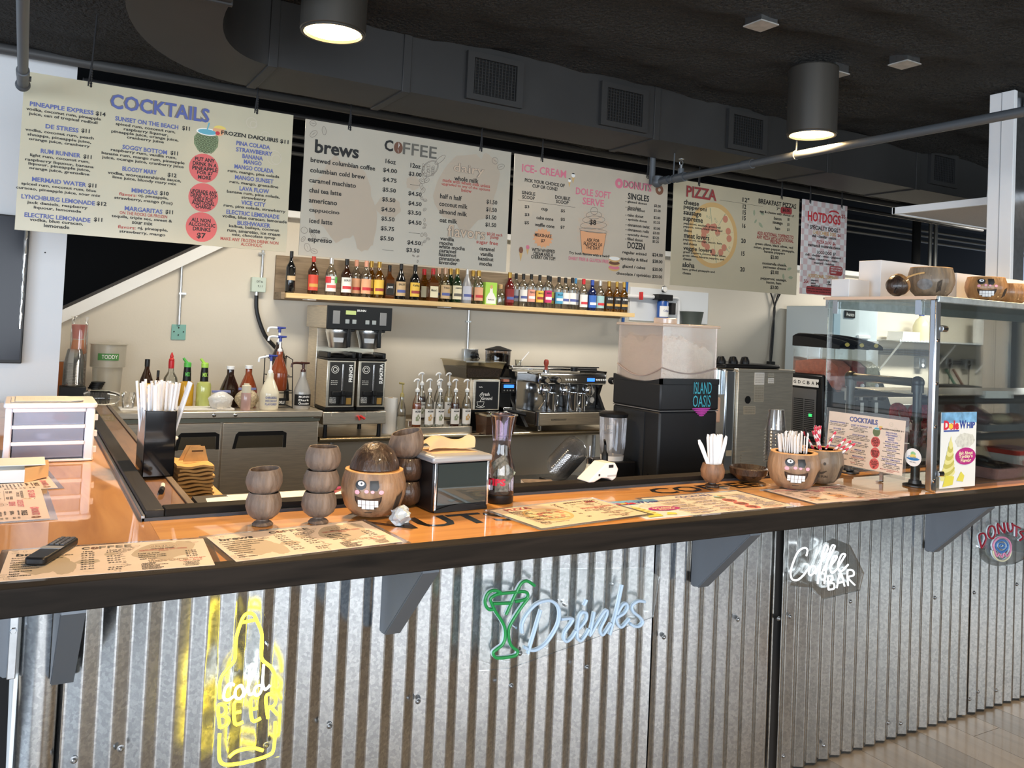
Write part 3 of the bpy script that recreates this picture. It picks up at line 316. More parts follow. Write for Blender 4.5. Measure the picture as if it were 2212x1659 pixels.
seams=[.112,1.8610,2.458,3.045,3.645,4.9]
for i in range(5):
    s=part('corrugated_sheet',corr(seams[i]+.002,seams[i+1]-.002,2.207+.002*(i%2),.012,1.003,.139+.0678*.4),GALV,cw,ang=20)
scr=mk('screw',lathe([(.0085,0),(.0085,.0015),(.0055,.002),(.0055,.006),(.003,.008)],10).rx(R_(90)),mat('zinc_screw',(.35,.35,.35),.35,1)); sm=scr.data; bpy.data.objects.remove(scr)
q=ORG[cw.name]
for x,z in [(.256,.562),(.158,.556),(.766,.517),(1.021,.536),(1.324,.527),(1.599,.538),(1.909,.589),(2.245,.603),(2.449,.579),(2.507,.579),(2.841,.594),(3.101,.618),(3.374,.545),(3.652,.534),(3.978,.534),(2.498,.075),(2.714,.07),(3.094,.082),(3.171,.065),(3.639,.079),(3.699,.1),(3.839,.082),(1.35,.62),(.60,.50),(2.02,.10)]:
    o=stem('screw',sm,cw); o.location=(x-q[0],2.206-q[1],z-q[2])
lc=solo('wall_counter_corner',lathe([(.048,0),(.048,.98)],28,.083,2.256,.012,140,340),GALV,struct=True,ang=60)
wl2=solo('wall_counter_left',box(.04,.06,2.27,5.5,0,1.0),mat('grey_board',(.42,.42,.46),.6,nz=(8,.12),stretch=(1,1,6)),struct=True)
part('brace',box(-.20,.05,2.34,2.38,-.02,.02).ry(R_(-42)).mv(-.02,0,.745),wood('raw_pine',(.62,.53,.42),(.47,.38,.28),(.2,.14,.08),2,'X',.7),wl2)
part('sheet',box(.028,.04,2.27,5.5,.30,.985),K['whitem'],wl2)
# ================= COUNTER =================
ctw=wood('epoxy_pine_top',(.74,.37,.10),(.50,.20,.042),(.15,.05,.015),1.0,'X',.42,.8,True,8)
ctl=wood('epoxy_pine_leg',(.70,.36,.13),(.45,.19,.05),(.15,.05,.02),1.0,'Y',.42,.9,True,8)
dk=wood('dark_stained_trim',(.020,.016,.013),(.007,.006,.005),(.006,.006,.006),1.5,'X',.6,.0,False,10,.12)
dky=wood('dark_stained_trim_side',(.028,.025,.023),(.010,.009,.009),(.01,.01,.01),1.5,'Y',.5,.0,False,10,.3)
ct=thing('bar_counter','long L-shaped bar counter with glossy epoxy pine top and black edge','counter',(1.5,2.3,1.0))
part('front_slab',box(.31,4.9,1.925,2.395,1.012,1.058),ctw,ct)
part('left_slab',box(-.28,.3095,1.925,5.4,1.012,1.058),ctl,ct)
part('front_edge',box(-.30,4.9,1.872,1.9245,1.003,1.060),dk,ct,bev=.003)
part('left_edge',box(-.33,-.281,1.872,5.4,1.003,1.060),dky,ct,bev=.003)
part('inner_edge',box(.348,4.9,2.37,2.43,1.02,1.083),dk,ct,bev=.003)
part('inner_edge',box(.30,.347,2.37,5.3,1.02,1.083),dky,ct,bev=.003)
part('inner_seal',box(.290,.2995,2.358,5.3,1.050,1.074),K['steeld'],ct,bev=.002)
part('inner_seal',box(.2905,4.9,2.358,2.3695,1.050,1.066),mat('dark_sealant',(.03,.035,.045),.35),ct)
# lettering painted under the epoxy
part('recess_board',box(.348,.433,2.431,5.3,1.03,1.050),wood('recess_wood',(.26,.13,.05),(.15,.07,.03),(.06,.03,.02),2,'Y',.4,.4,True,8),ct)
part('recess_rail',box(.4335,.453,2.431,5.3,1.02,1.056),wood('recess_rail_wood',(.20,.16,.13),(.12,.09,.07),(.05,.04,.03),2,'Y',.5,0,False,8),ct,bev=.002)
part('under_shelf',box(.454,.72,2.50,4.3,.80,.82),K['blackm'],ct)
uc=thing('under_bar_cabinet','black cabinet with steel top standing behind the bar counter','cabinet',(2.8,2.9,0))
part('top',box(1.0,4.6,2.50,3.30,.83,.85),K['steeld'],uc)
part('body',box(1.02,4.58,2.51,3.28,0,.829),mat('under_bar_black',(.02,.02,.022),.6),uc)
part('carcass',box(.062,.45,2.36,5.3,0,1.011),mat('under_bar_black',(.02,.02,.022),.6),ct)
# ---------- text helper ----------
TX={}
def text(s,wid=None,h=None,bold=0.0,align='CENTER'):
    key=(s,bold,align)
    if key not in TX:
        c=bpy.data.curves.new('t','FONT'); c.body=s; c.size=1; c.align_x=align; c.resolution_u=2; c.offset=bold; c.fill_mode='FRONT'
        o=bpy.data.objects.new('t',c); COL.objects.link(o); dg=bpy.context.evaluated_depsgraph_get(); dg.update()
        me=o.evaluated_get(dg).to_mesh(); TX[key]=([tuple(v.co) for v in me.vertices],[tuple(p.vertices) for p in me.polygons])
        o.evaluated_get(dg).to_mesh_clear(); bpy.data.objects.remove(o); bpy.data.curves.remove(c)
    v,f=TX[key]
    if not v: return G()
    x0=min(p[0] for p in v); x1=max(p[0] for p in v); y0=min(p[1] for p in v); y1=max(p[1] for p in v)
    sx=wid/(x1-x0) if wid else None; sy=h/(y1-y0) if h else None
    sx=sx or sy; sy=sy or sx
    return G([((p[0]-(x0+x1)/2)*sx,(p[1]-(y0+y1)/2)*sy,0) for p in v],f)
def up(g,x,y,z): # text in xy -> standing, facing -y, at x,y,z
    return G([(p[0]+x,y,p[1]+z) for p in g.v],g.f)
# ================= HANGING MENU BOARDS =================
C_={'B':(.10,.13,.36),'K':(.012,.012,.012),'k':(.012,.012,.012),'R':(.45,.06,.05),'c':(.72,.14,.13),'P':(.70,.20,.27),'D':(.36,.05,.05),'G':(.13,.12,.10),'o':(.30,.22,.15),'O':(.62,.36,.08),'r':(.60,.04,.05),'w':(.9,.9,.88),
 'tan':(.60,.46,.33),'stain':(.47,.39,.295),'org':(.80,.40,.20),'grn':(.20,.26,.13),'leaf':(.33,.37,.24),'crust':(.66,.42,.17),'cheese':(.74,.60,.34),'pep':(.60,.24,.15),'blu':(.13,.42,.52),'yel':(.80,.62,.15),'brn':(.16,.07,.04),'ring':(.58,.52,.40),'ink':(.20,.17,.14),'pineD':(.06,.08,.03),'W':(.9,.88,.82),'H':(.22,.09,.05)}
NM={'B':'blue_lettering','K':'bold_lettering','k':'black_lettering','R':'red_lettering','c':'coral_disc','P':'pink_lettering','D':'dark_red_print','G':'grey_lettering','o':'outlined_lettering','O':'ochre_lettering','r':'scarlet_lettering','w':'white_lettering','stain':'stain_print','ink':'ink_drawing','org':'orange_print','grn':'pineapple_print','leaf':'leaf_print','crust':'pizza_print','cheese':'cheese_print','pep':'pepperoni_print','ring':'ring_print','tan':'tan_print','blu':'drink_print','yel':'yellow_print','brn':'brown_print','W':'cream_print','H':'chocolate_print','pineD':'pineapple_scales','pink':'pink_print'}
def ink(c): return mat('print_'+c,C_[c],.55)
def flat(poly,x,z,y): return G([(x+p[0],y,z+p[1]) for p in poly],[tuple(range(len(poly)))])
def ringp(a,b,wd,n=20,rot=0):
    g=G([],[])
    for i in range(n):
        t=2*pi*i/n; g.v.append((a*cos(t),b*sin(t))); g.v.append(((a-wd)*cos(t),(b-wd)*sin(t)))
    g.f=[(2*i,2*((i+1)%n),2*((i+1)%n)+1,2*i+1) for i in range(n)]; c,s=cos(rot),sin(rot)
    g.v=[(x*c-y*s,x*s+y*c) for x,y in g.v]; return g
def put2(g,x,z,y): return G([(x+p[0],y,z+p[1]) for p in g.v],g.f)
def blob(w,h,seed,n=26,am=.18):
    return [((.5*w*(1+am*noise.noise((2.2*cos(2*pi*i/n)+seed,2.2*sin(2*pi*i/n),seed))*2))*cos(2*pi*i/n),(.5*h*(1+am*2*noise.noise((2.2*cos(2*pi*i/n),2.2*sin(2*pi*i/n)+seed,seed+4))))*sin(2*pi*i/n)) for i in range(n)]
def board_print(items):
    L={}
    def a(c,g): L.setdefault(c,[]).append(g)
    BO={'B':.028,'K':.03,'k':.022,'R':.012,'P':.02,'D':.02,'G':.012,'O':.01,'r':.03,'w':.01}
    for i,(s,x,z,w,h,c) in enumerate(items):
        if s[0]!='@' and s!='-':
            if c=='o':
                a('ink',up(text(s,w*1.01,h*1.02,.035),x,-.0046,z)); a('tan',up(text(s,w*.985,h*.985,.005),x,-.0051,z))
            elif c in 'PDB' and h>.05:
                a('ink',up(text(s,w,h,.035),x-.003,-.0044,z+.001)); a(c,up(text(s,w,h,.02),x+.002,-.0050,z))
            else: a(c,up(text(s,w,h,BO.get(c,.02)),x,-.0050,z))
        elif s=='-': a('k',flat([(-w/2,-.0008),(w/2,-.0008),(w/2,.0008),(-w/2,.0008)],x,z,-.0046))
        elif s=='@': a('c',flat(circ(0,0,w/2,h/2,28),x,z,-.0042))
        elif s=='@r': a(c,flat(rr(-w/2,w/2,-h/2,h/2,min(w,h)*.3),x,z,-.0042))
        elif s=='@o': a('ring',put2(ringp(w/2,h/2,.004),x,z,-.0040)); a('ring',put2(ringp(w/3,h/3,.004),x+.01,z-.008,-.0041))
        elif s=='@p':
            body=[(-.30*w,.27*h),(-.47*w,.05*h),(-.46*w,-.2*h),(-.30*w,-.42*h),(0,-.5*h),(.3*w,-.42*h),(.46*w,-.2*h),(.47*w,.05*h),(.42*w,.27*h)]
            a('grn',flat(body,x,z,-.0042))
            for r in range(6):
                for q in range(7):
                    px=(q-3+.5*(r%2))*.13*w; pz=(.20-r*.125)*h
                    if abs(px)<.42*w-abs(pz)*.25: a('pineD',put2(ringp(.068*w,.06*h,.0028,6),x+px,z+pz,-.0044))
            a('W',flat(circ(0,0,.42*w,.13*h,18),x+.02*w,z+.27*h,-.0045)); a('blu',flat(circ(0,0,.36*w,.095*h,18),x+.02*w,z+.27*h,-.0047))
            a('blu',flat([(-.03*w,0),(.02*w,0),(.10*w,.32*h),(.05*w,.33*h)],x,z+.28*h,-.0048)); a('yel',flat(circ(0,0,.24*w,.11*h,10,0,180),x+.5*w,z+.45*h,-.0048)); a('org',flat(circ(0,0,.22*w,.18*h,14),x+.45*w,z+.36*h,-.0046)); a('r',flat(circ(0,0,.09*w,.07*h,10),x+.42*w,z+.28*h,-.0049))
        elif s=='@t': a('stain',flat(blob(w,h,i*1.7),x,z,-.0036-.00005*(i%6)))
        elif s=='@e':
            rt_=((i*53)%180)*pi/180; a('ink',put2(ringp(w*.5,h*.36,.0022,14,rt_),x,z,-.0042)); c_,s_=cos(rt_),sin(rt_)
            a('ink',flat([(-w*.4*c_,-w*.4*s_),(0,.002),(w*.4*c_,w*.4*s_),(0,-.002)],x,z,-.0042))
        elif s=='@b':
            a('brn',flat(circ(0,0,w/2,h/2,22),x,z,-.0044)); a('W',flat([(.02*w,.46*h),(.12*w,.2*h),(-.04*w,-.1*h),(.06*w,-.46*h),(-.06*w,-.2*h),(.02*w,.1*h)],x,z,-.0047))
        elif s=='@s':
            for q in (.5,.44): a('ink',put2(ringp(w*q*.8,h*q*.55,.0022,22,.75),x-.03*w,z-.04*h,-.0042))
            a('ink',put2(ringp(w*.28,h*.10,.0025,14,.75),x+.36*w,z+.38*h,-.0042))
            for q in range(14): a('ink',put2(ringp(.012,.008,.0018,8,q),x-.1*w+.22*w*sin(q*2.1),z-.1*h+.16*h*cos(q*3.3),-.0043))
        elif s=='@x': a('org',flat([((.5 if q%2==0 else .40)*w*cos(pi*q/15),(.5 if q%2==0 else .40)*h*sin(pi*q/15)) for q in range(30)],x,z,-.0042))
        elif s=='@i':
            for ky in range(-19,20):
                for kx in range(-16,17):
                    px=(kx+.5*(ky%2))*.0078; pz=ky*.0078-.03; r=math.hypot(px,pz); t=math.atan2(pz,px)
                    lim=.10*(1+.42*abs(cos(6*t)))
                    if r<lim: q=.0033*(1-.55*r/lim); a('org',flat([(q,0),(0,q),(-q,0),(0,-q)],x+px,z+pz,-.0040))
            cup=[(-.46*w,-.02*h),(.46*w,-.02*h),(.36*w,-.5*h),(-.36*w,-.5*h)]; a('org',flat(cup,x,z,-.0041))
            for p0,p1 in zip(cup,cup[1:]+cup[:1]): a('ink',G([(x+u.x,-.0043,z+u.y) for u in seg(p0,p1,.003)],[(0,1,2,3)]))
            a('ink',put2(ringp(.5*w,.05*h,.003,22),x,z+.01*h,-.0043))
            for q,(ww,zz) in enumerate(((.47,.12),(.40,.24),(.28,.34),(.13,.43))): a('ink',put2(ringp(ww*w,.085*h,.0026,22,.12),x,z+zz*h,-.0043))
        elif s=='@d': a(c,put2(ringp(w/2,h/2,w*.32,22),x,z,-.0042)); 
        elif s=='@n': a('crust',flat([(-w*.36,.12*h),(w*.36,.12*h),(0,-.5*h)],x,z,-.0042)); a(c,flat(circ(0,0,w*.42,h*.2,14),x,z+.26*h,-.0043)); a('k' if c=='W' else c,flat(circ(0,0,w*.34,h*.1,10,0,180),x,z+.38*h,-.0044))
        elif s=='@3':
            for q,cc in enumerate(('P','brn','W')): a('crust',flat(circ(0,0,w*.46,h*.2,20),x,z+(-.3+q*.3)*h,-.0042-.0002*q)); a(cc,flat(circ(0,0,w*.43,h*.13,20),x,z+(-.25+q*.3)*h,-.0043-.0002*q))
        elif s=='@z':
            a('crust',flat(circ(0,0,w/2,h/2,40),x,z,-.0040)); a('cheese',flat(circ(0,0,w*.43,h*.43,36),x,z,-.0041))
            for q in range(8): t=pi*q/8*2+.2; a('leaf',flat([(0,0),(w*.42*cos(t)+.004,h*.42*sin(t)),(w*.42*cos(t)-.004,h*.42*sin(t))],x,z,-.0042))
            for q in range(15):
                t=q*2.4+.5; r=.10+.27*((q*.37)%1); a('pep',flat(circ(0,0,w*.055,h*.055,12),x+r*w*cos(t),z+r*h*sin(t),-.0043))
            for q in range(16): t=q*1.9; r=.08+.32*((q*.61)%1); a('leaf',put2(ringp(.009,.008,.003,8),x+r*w*cos(t),z+r*h*sin(t),-.00435))
        elif s=='@l': t=i*1.3; a('leaf',flat([(.5*w*cos(t)*u-.22*h*sin(t)*v,.5*h*sin(t)*u+.22*w*cos(t)*v) for u,v in ((1,0),(.3,1),(-.5,.8),(-1,0),(-.5,-.8),(.3,-1))],x,z,-.0041))
        elif s=='@h': a('r',flat(circ(0,-.3*h,w/2,h*.8,12,0,180)+circ(0,-.3*h,w*.36,h*.35,12,0,180)[::-1],x,z,-.0043))
    return {c:ad(l) for c,l in L.items()}
def seg(p0,p1,t):
    a=Vector(p0);b=Vector(p1);n=(b-a).normalized(); n=Vector((-n.y,n.x))*t/2; return [a+n,b+n,b-n,a-n]
def checker():
    m=bpy.data.materials.new('pink_white_checks'); m.use_nodes=True; t=m.node_tree; b=t.nodes['Principled BSDF']; tc=nd(t,'ShaderNodeTexCoord'); c=nd(t,'ShaderNodeTexChecker'); c.inputs['Scale'].default_value=22
    mp=nd(t,'ShaderNodeMapping'); mp.inputs['Location'].default_value=(.0,.013,.0); t.links.new(tc.outputs['Object'],mp.inputs[0]); t.links.new(mp.outputs[0],c.inputs[0]); c.inputs[1].default_value=(.76,.74,.72,1); c.inputs[2].default_value=(.66,.50,.49,1); t.links.new(c.outputs[0],b.inputs['Base Color']); b.inputs['Roughness'].default_value=.35; return m
BD={}
def hang(key,label,items,X,Z,w,h,col,hx,hz=None,m=None):
    t=thing('menu_board',label,'menu board',(X,4.5,Z),'menu boards hanging over the bar')
    m=m or mat('board_'+key,col,.24,nz=(2.2,.05))
    part('panel',box(-w/2,w/2,-.0032,.0032,0,h),m,t,local=True,smooth=False)
    BD[key]=(w,h,m,{})
    for c,g in board_print(items).items():
        o=part(NM.get(c,'print'),g,ink(c),t,local=True,smooth=False); BD[key][3][c]=o.data
    for x in hx:
        part('hanger',tube([(x,0,h-.022),(x+.003,-.006,h+.01),(x+.012,0,h+.10),(x+.02,.0,h+.33)],.0042,6)+ad([ball(x+.012,-.004,h-.02+.012*q,.006,.005,.007,6,4) for q in range(8)]),K['blackm'],t,local=True)
    return t
hang('cock','cream cocktails menu board with blue heading and three coral discs, leftmost board',B_COCK,.565,1.94,1.245,.733,(.58,.53,.38),(-.36,.42))
hang('coff','coffee menu board with brown coffee-stain print and bean drawings',B_COFF,1.893,1.93,1.275,.735,(.51,.465,.375),(-.40,.42))
hang('ice','ice cream and donuts menu board with pink headings and orange cup drawing',B_ICE,3.165,1.93,1.215,.732,(.57,.495,.39),(-.42,.42))
hang('piz','pizza menu board with large pizza drawing behind the prices',B_PIZ,4.445,1.935,1.238,.733,(.58,.51,.36),(-.40,.42))
hang('hot','narrow pink checked hot dog menu board, rightmost of the hanging boards',B_HOT,5.355,1.95,.508,.723,None,(-.18,.18),m=checker())
def paper_menu(key,label,loc,rz,scale,curl=0,group='laminated menus lying on the bar',stand=False):
    w,h,m,pr=BD[key]
    t=thing('laminated_menu',label,'menu',loc,group)
    if stand: t.rotation_euler=(R_(-4),0,rz)
    else: t.rotation_euler=(R_(-90),0,rz)
    t.scale=(scale,)*3
    part('laminate',box(-w/2-.045,w/2+.045,-.0015,.002,-.05,h+.05),K['plastic'],t,local=True,smooth=False)
    part('sheet',box(-w/2,w/2,-.0033,-.0016,0,h),mat('menu_paper_'+key,{'cock':(.80,.67,.55),'coff':(.80,.66,.55),'ice':(.80,.64,.57),'piz':(.80,.62,.44)}[key],.4,nz=(3,.06)),t,local=True,smooth=False)
    for c,d in pr.items(): stem(NM.get(c,'print'),d,t)
    return t
zc=1.0597
paper_menu('coff','laminated coffee menu under the black remote control',(.185,1.912,zc),R_(-4),.315)
paper_menu('coff','laminated coffee menu in front of the coconut cup stacks',(.635,1.925,zc),R_(5),.32)
paper_menu('ice','laminated ice cream menu turned sideways at the left edge of the bar',(-.165,2.65,zc),R_(-88),.335)
paper_menu('ice','laminated ice cream menu turned sideways, nearest the drawer unit',(-.12,3.02,zc),R_(-84),.30)
paper_menu('piz','laminated pizza menu lying beside the tip carafe',(1.435,1.96,zc+.003),R_(7),.325)
paper_menu('cock','laminated cocktails menu between the whip card and the utensil coconut',(1.985,1.935,zc),R_(0),.34)
paper_menu('ice','laminated ice cream menu under the straw-filled coconuts',(2.50,1.928,zc),R_(-2),.315)
t=paper_menu('cock','laminated cocktails menu standing up against the glass case side',(2.925,2.235,1.10),R_(-90),.285,group=None,stand=True)
# whip poster card: one upright on the case glass, one lying on the bar
def whip(label,loc,rot,w,h):
    t=thing('poster_card',label,'poster',loc); t.rotation_euler=rot
    part('card',box(-w/2,w/2,-.001,.001,0,h),mat('poster_white',(.78,.80,.78),.35),t,local=True,smooth=False)
    part('sky',box(-w/2,w/2,-.0014,-.0011,h*.86,h),mat('poster_sky',(.16,.36,.58),.4,nz=(22,.5)),t,local=True,smooth=False)
    part('red_lettering',up(text('Dole',w*.42,h*.125,.05),-w*.22,-.0018,h*.83),mat('logo_red',(.62,.02,.05),.4),t,local=True,smooth=False)
    part('logo_sun',flat(circ(0,0,w*.06,h*.035,14),-w*.235,h*.815,-.0021),mat('logo_yellow',(.90,.55,.05),.4),t,local=True,smooth=False)
    part('blue_lettering',ad([up(text('W',w*.19,h*.115,.03),w*.10,-.0018,h*.835),up(text('HIP',w*.24,h*.085,.04),w*.335,-.0018,h*.825),flat([(-w*.43,0),(0,0),(0,h*.018),(-w*.43,h*.018)],0,h*.745,-.0018)]),mat('logo_blue',(.03,.06,.30),.4),t,local=True,smooth=False)
    sw=G(); sw2=G()
    for q in range(9):
        e_=flat([(p[0]*cos(.3)-p[1]*sin(.3),p[0]*sin(.3)+p[1]*cos(.3)) for p in circ(0,0,w*(.215-.020*q),h*.055,18)],-w*.29+.008*w*q,h*(.17+.05*q),-.0018-.00006*q)
        if q%2: sw2=sw2+e_
        else: sw=sw+e_
    sw=sw+flat([(-.03*w,0),(.05*w,0),(.02*w,.12*h)],-w*.24,h*.57,-.0022)
    part('soft_serve_shade_print',sw2,mat('swirl_shade',(.50,.46,.10),.5),t,local=True,smooth=False)
    part('soft_serve_print',sw,mat('swirl_yellow',(.72,.68,.28),.5),t,local=True,smooth=False)
    part('fruit_print',flat([(-.16*w,-.08*h),(.12*w,-.06*h),(.16*w,.05*h),(-.08*w,.07*h)],-w*.27,h*.10,-.0024)+flat([(-.10*w,-.03*h),(.08*w,-.05*h),(.12*w,.03*h),(.02*w,.09*h)],w*.06,h*.12,-.0024),mat('fruit_yellow',(.68,.62,.08),.5),t,local=True,smooth=False)
    part('magenta_disc',flat(circ(0,0,w*.29,h*.115,28),w*.20,h*.41,-.0024),mat('poster_magenta',(.42,.02,.20),.45),t,local=True,smooth=False)
    part('cream_lettering',ad([up(text('Ask About',w*.40,h*.045,.02),w*.20,-.0029,h*.455),up(text("Today's",w*.40,h*.06,.02),w*.20,-.0029,h*.405),up(text('Flavor',w*.30,h*.05,.02),w*.21,-.0029,h*.355)]),mat('poster_cream',(.88,.80,.52),.5),t,local=True,smooth=False)
    part('grey_print',flat(blob(w*.55,h*.2,3),w*.18,h*.62,-.0012),mat('poster_grey',(.60,.61,.55),.5,nz=(60,.2)),t,local=True,smooth=False)
    return t
whip('upright whip dessert poster on the front glass of the display case',(3.10,1.948,1.068),(0,0,0),.222,.284)
whip('whip dessert card lying flat on the bar by the pizza menu',(1.70,1.942,1.0595),(R_(-90),0,R_(-2)),.20,.23)
# lettering painted on the counter
lt=mat('counter_lettering_black',(.012,.01,.008),.25,coat=1)
def deck(s,x,y,w,h): return G([(p[0]+x,p[1]+y,1.0586) for p in text(s,w,h,.02).v],text(s,w,h,.02).f)
o=part('painted_lettering',deck('DONUTS',.895,2.12,.70,.12),lt,ct,smooth=False)
o=part('painted_lettering',deck('COFFEE',2.14,2.275,.50,.09),lt,ct,smooth=False)
# ================= CEILING: duct, lamps, pipes =================
dm=K['duct']
du=thing('air_duct','long rectangular charcoal air duct with a swept bend at its left end','duct',(3,4.15,2.75))
part('trunk',box(.93,10.9,3.93,4.36,2.75,3.06),dm,du)
# swept bend: the trunk turns towards the room
def bend(a):
    cx,cy=.93,3.25; ri,ro=.33,.68
    t=R_(90+a); return (cx+ri*cos(t)*1.0,cy+.68*sin(t)),(cx+ro*cos(t),cy+1.11*sin(t))
v=[];f=[]
for i in range(13):
    p,q=bend(90*i/12)
    v+=[(p[0],p[1],2.75),(q[0],q[1],2.75),(q[0],q[1],3.07),(p[0],p[1],3.07)]
for i in range(12):
    for k in range(4): f.append((4*i+k,4*i+(k+1)%4,4*(i+1)+(k+1)%4,4*(i+1)+k))
part('elbow',G(v,[q[::-1] for q in f]),dm,du)
part('branch',box(.25,.60,1.6,3.25,2.75,3.07),dm,du)
for x in (.93,1.59,3.19,4.70,5.66):
    part('seam_band',box(x-.022,x+.022,3.922,4.368,2.742,3.06),dm,du,bev=.003)
part('seam_band',box(.24,.61,3.24,3.262,2.742,3.07),dm,du,bev=.003)
gr=mat('vent_black',(.008,.008,.008),.5); slm=mat('vent_slat',(.05,.05,.05),.5,.4)
sl=mk('slat',box(-.125,.125,-.004,.004,-.0012,.0012).rx(R_(35)),slm,False); slv=sl.data; bpy.data.objects.remove(sl)
sl=mk('slat',box(-.0012,.0012,-.004,.004,-.092,.092),slm,False); slh=sl.data; bpy.data.objects.remove(sl)
for x,z in ((2.085,2.895),(2.938,2.893),(3.915,2.90),(5.95,2.93)):
    vt=part('vent',ad([box(x-.168,x+.168,3.905,3.929,z+.095,z+.125),box(x-.168,x+.168,3.905,3.929,z-.125,z-.095),box(x-.168,x-.128,3.905,3.929,z-.095,z+.095),box(x+.128,x+.168,3.905,3.929,z-.095,z+.095)]),dm,du)
    part('grille_back',box(x-.128,x+.128,3.924,3.929,z-.095,z+.095),gr,vt)
    q=ORG[du.name]
    for k in range(11): o=stem('slat',slv,vt); o.location=(x-q[0],3.917-q[1],z-.085+.017*k-q[2])
    for k in range(13): o=stem('slat',slh,vt); o.location=(x-.12+.02*k-q[0],3.914-q[1],z-q[2])
# cylinder pendants with warm downlights
lampm=mat('bronze_lamp_cylinder',(.075,.068,.058),.4,.5); lens=mat('warm_lamp_lens',(1,.86,.62),.4,emit=22,ecol=(1,.64,.26))
def pendant(x,y,zb,lab,h=.345,r=.125,vis=True):
    t=thing('pendant_lamp',lab,'lamp',(x,y,zb),'cylinder pendant lamps on the black ceiling')
    part('housing',shell([(r-.012,.012),(r-.006,0),(r,.004),(r,h)],40,x,y,zb)+lathe([(r,h-.005),(r,h)],40,x,y,zb),lampm,t)
    part('trim_ring',shell([(r-.003,0),(r-.003,-.006),(r-.014,-.006),(r-.016,.012)],40,x,y,zb),lampm,t)
    part('lens',lathe([(r-.018,.004),(r-.018,.006)],32,x,y,zb),lens,t)
    part('canopy',cyl(x,y,zb+h,zb+h+.02,.06),K['galv'],t)
    l=bpy.data.lights.new('pendant_light','AREA'); l.shape='DISK'; l.size=.2; l.energy=22; l.color=(1,.68,.36); l.spread=R_(130)
    o=bpy.data.objects.new('pendant_light',l); COL.objects.link(o); o.parent=t; o.location=(0,0,-.012); 
pendant(.972,3.17,2.70,'cylinder pendant lamp over the left part of the bar, cut by the frame top')
pendant(3.489,3.034,2.665,'cylinder pendant lamp next to the grey sprinkler pipe')
pendant(1.09,.85,2.69,'cylinder pendant lamp in the seating row, left of the viewer')
pendant(4.15,1.25,2.69,'cylinder pendant lamp in the seating row, right of the viewer')
# sprinkler pipes
pm_=K['pipe']
t=thing('sprinkler_pipe','grey sprinkler pipe crossing overhead above the display case','pipe',(3.53,3.4,2.56))
part('run',tube([(3.53,4.30,2.585),(3.56,-2.5,2.585)],.0215,14),pm_,t)
part('elbow',ball(3.53,4.315,2.583,.036,n=14)+tube([(3.53,4.31,2.58),(3.53,4.31,2.62)],.033,14),pm_,t)
part('riser',tube([(3.545,4.39,2.58),(3.55,4.395,3.0)],.02,12),pm_,t)
part('tee',tube([(3.532,4.13,2.585),(3.532,4.05,2.585)],.029,14)+tube([(3.532,4.09,2.585),(3.532,4.09,2.64)],.02,12),pm_,t)
part('coupling',tube([(3.535,3.56,2.585),(3.535,3.485,2.585)],.028,14),pm_,t)
part('coupling',tube([(3.53,4.24,2.585),(3.53,4.20,2.585)],.027,14),pm_,t)
part('sprinkler_head',tube([(3.532,4.09,2.64),(3.532,4.09,2.665)],.009,8)+tube([(3.522,4.09,2.665),(3.518,4.09,2.68),(3.532,4.09,2.70),(3.546,4.09,2.68),(3.542,4.09,2.665)],.003,6)+cyl(3.532,4.09,2.70,2.703,.018),K['galv'],t)
for y in (4.16,3.17):
    part('hanger_strap',tube([(3.532+.024*cos(a),y,2.585+.024*sin(a)) for a in [2*pi*k/12 for k in range(12)]],.003,6,True)+tube([(3.532,y,2.61),(3.54,y,3.05)],.0045,8),pm_,t)
t=thing('sprinkler_pipe','grey sprinkler pipe pointing at the viewer above the cocktails board','pipe',(-.06,3.6,2.56))
part('run',tube([(-.06,4.30,2.585),(-.055,-2,2.585)],.020,14),pm_,t)
part('collar',tube([(-.06,4.12,2.585),(-.06,4.20,2.585)],.026,14),pm_,t)
part('elbow',ball(-.06,4.36,2.578,.031,n=14)+tube([(-.06,4.20,2.585),(-.06,4.36,2.58)],.024,14),pm_,t)
part('plug',tube([(-.038,4.28,2.59),(-.028,4.28,2.59)],.012,8),pm_,t)
solo('ceiling_conduit',tube([(-2.2,5.50,3.02),(10,5.50,3.00)],.03,12),mat('conduit_grey',(.07,.07,.07),.5),'dark grey pipe running along the ceiling above the cocktails board','pipe')
solo('ceiling_conduit',tube([(.22,5.45,2.90),(9,5.45,2.88)],.018,10),mat('conduit_dark',(.02,.02,.022),.5),'thin black pipe above the cocktails board, below the grey one','pipe')
cm=mat('steel_conduit_far',(.30,.29,.26),.45,.6)
for i,(z0,z1) in enumerate(((3.17,3.19),(3.10,3.12),(3.02,3.04),)):
    solo('electrical_conduit',tube([(1.2,7.35,z0),(15,7.35,z1)],.018,8),cm,'thin steel conduit on the dark wall behind the boards, %s of three'%('top','middle','bottom')[i],'conduit','conduits behind the menu boards')
for i,(x,r) in enumerate(((10.42,.055),(10.72,.025),(10.84,.025))): solo('riser_pipe',cyl(x,7.22,.0,3.75,r,n=12),cm if i else voidm,['dark upright pipe beyond the wall top','slim steel riser beside the dark upright pipe','slim steel riser farthest right behind the coconuts'][i],'pipe','risers behind the back wall')
jm=mat('junction_cover',(.42,.40,.37),.55,.2,nz=(20,.2))
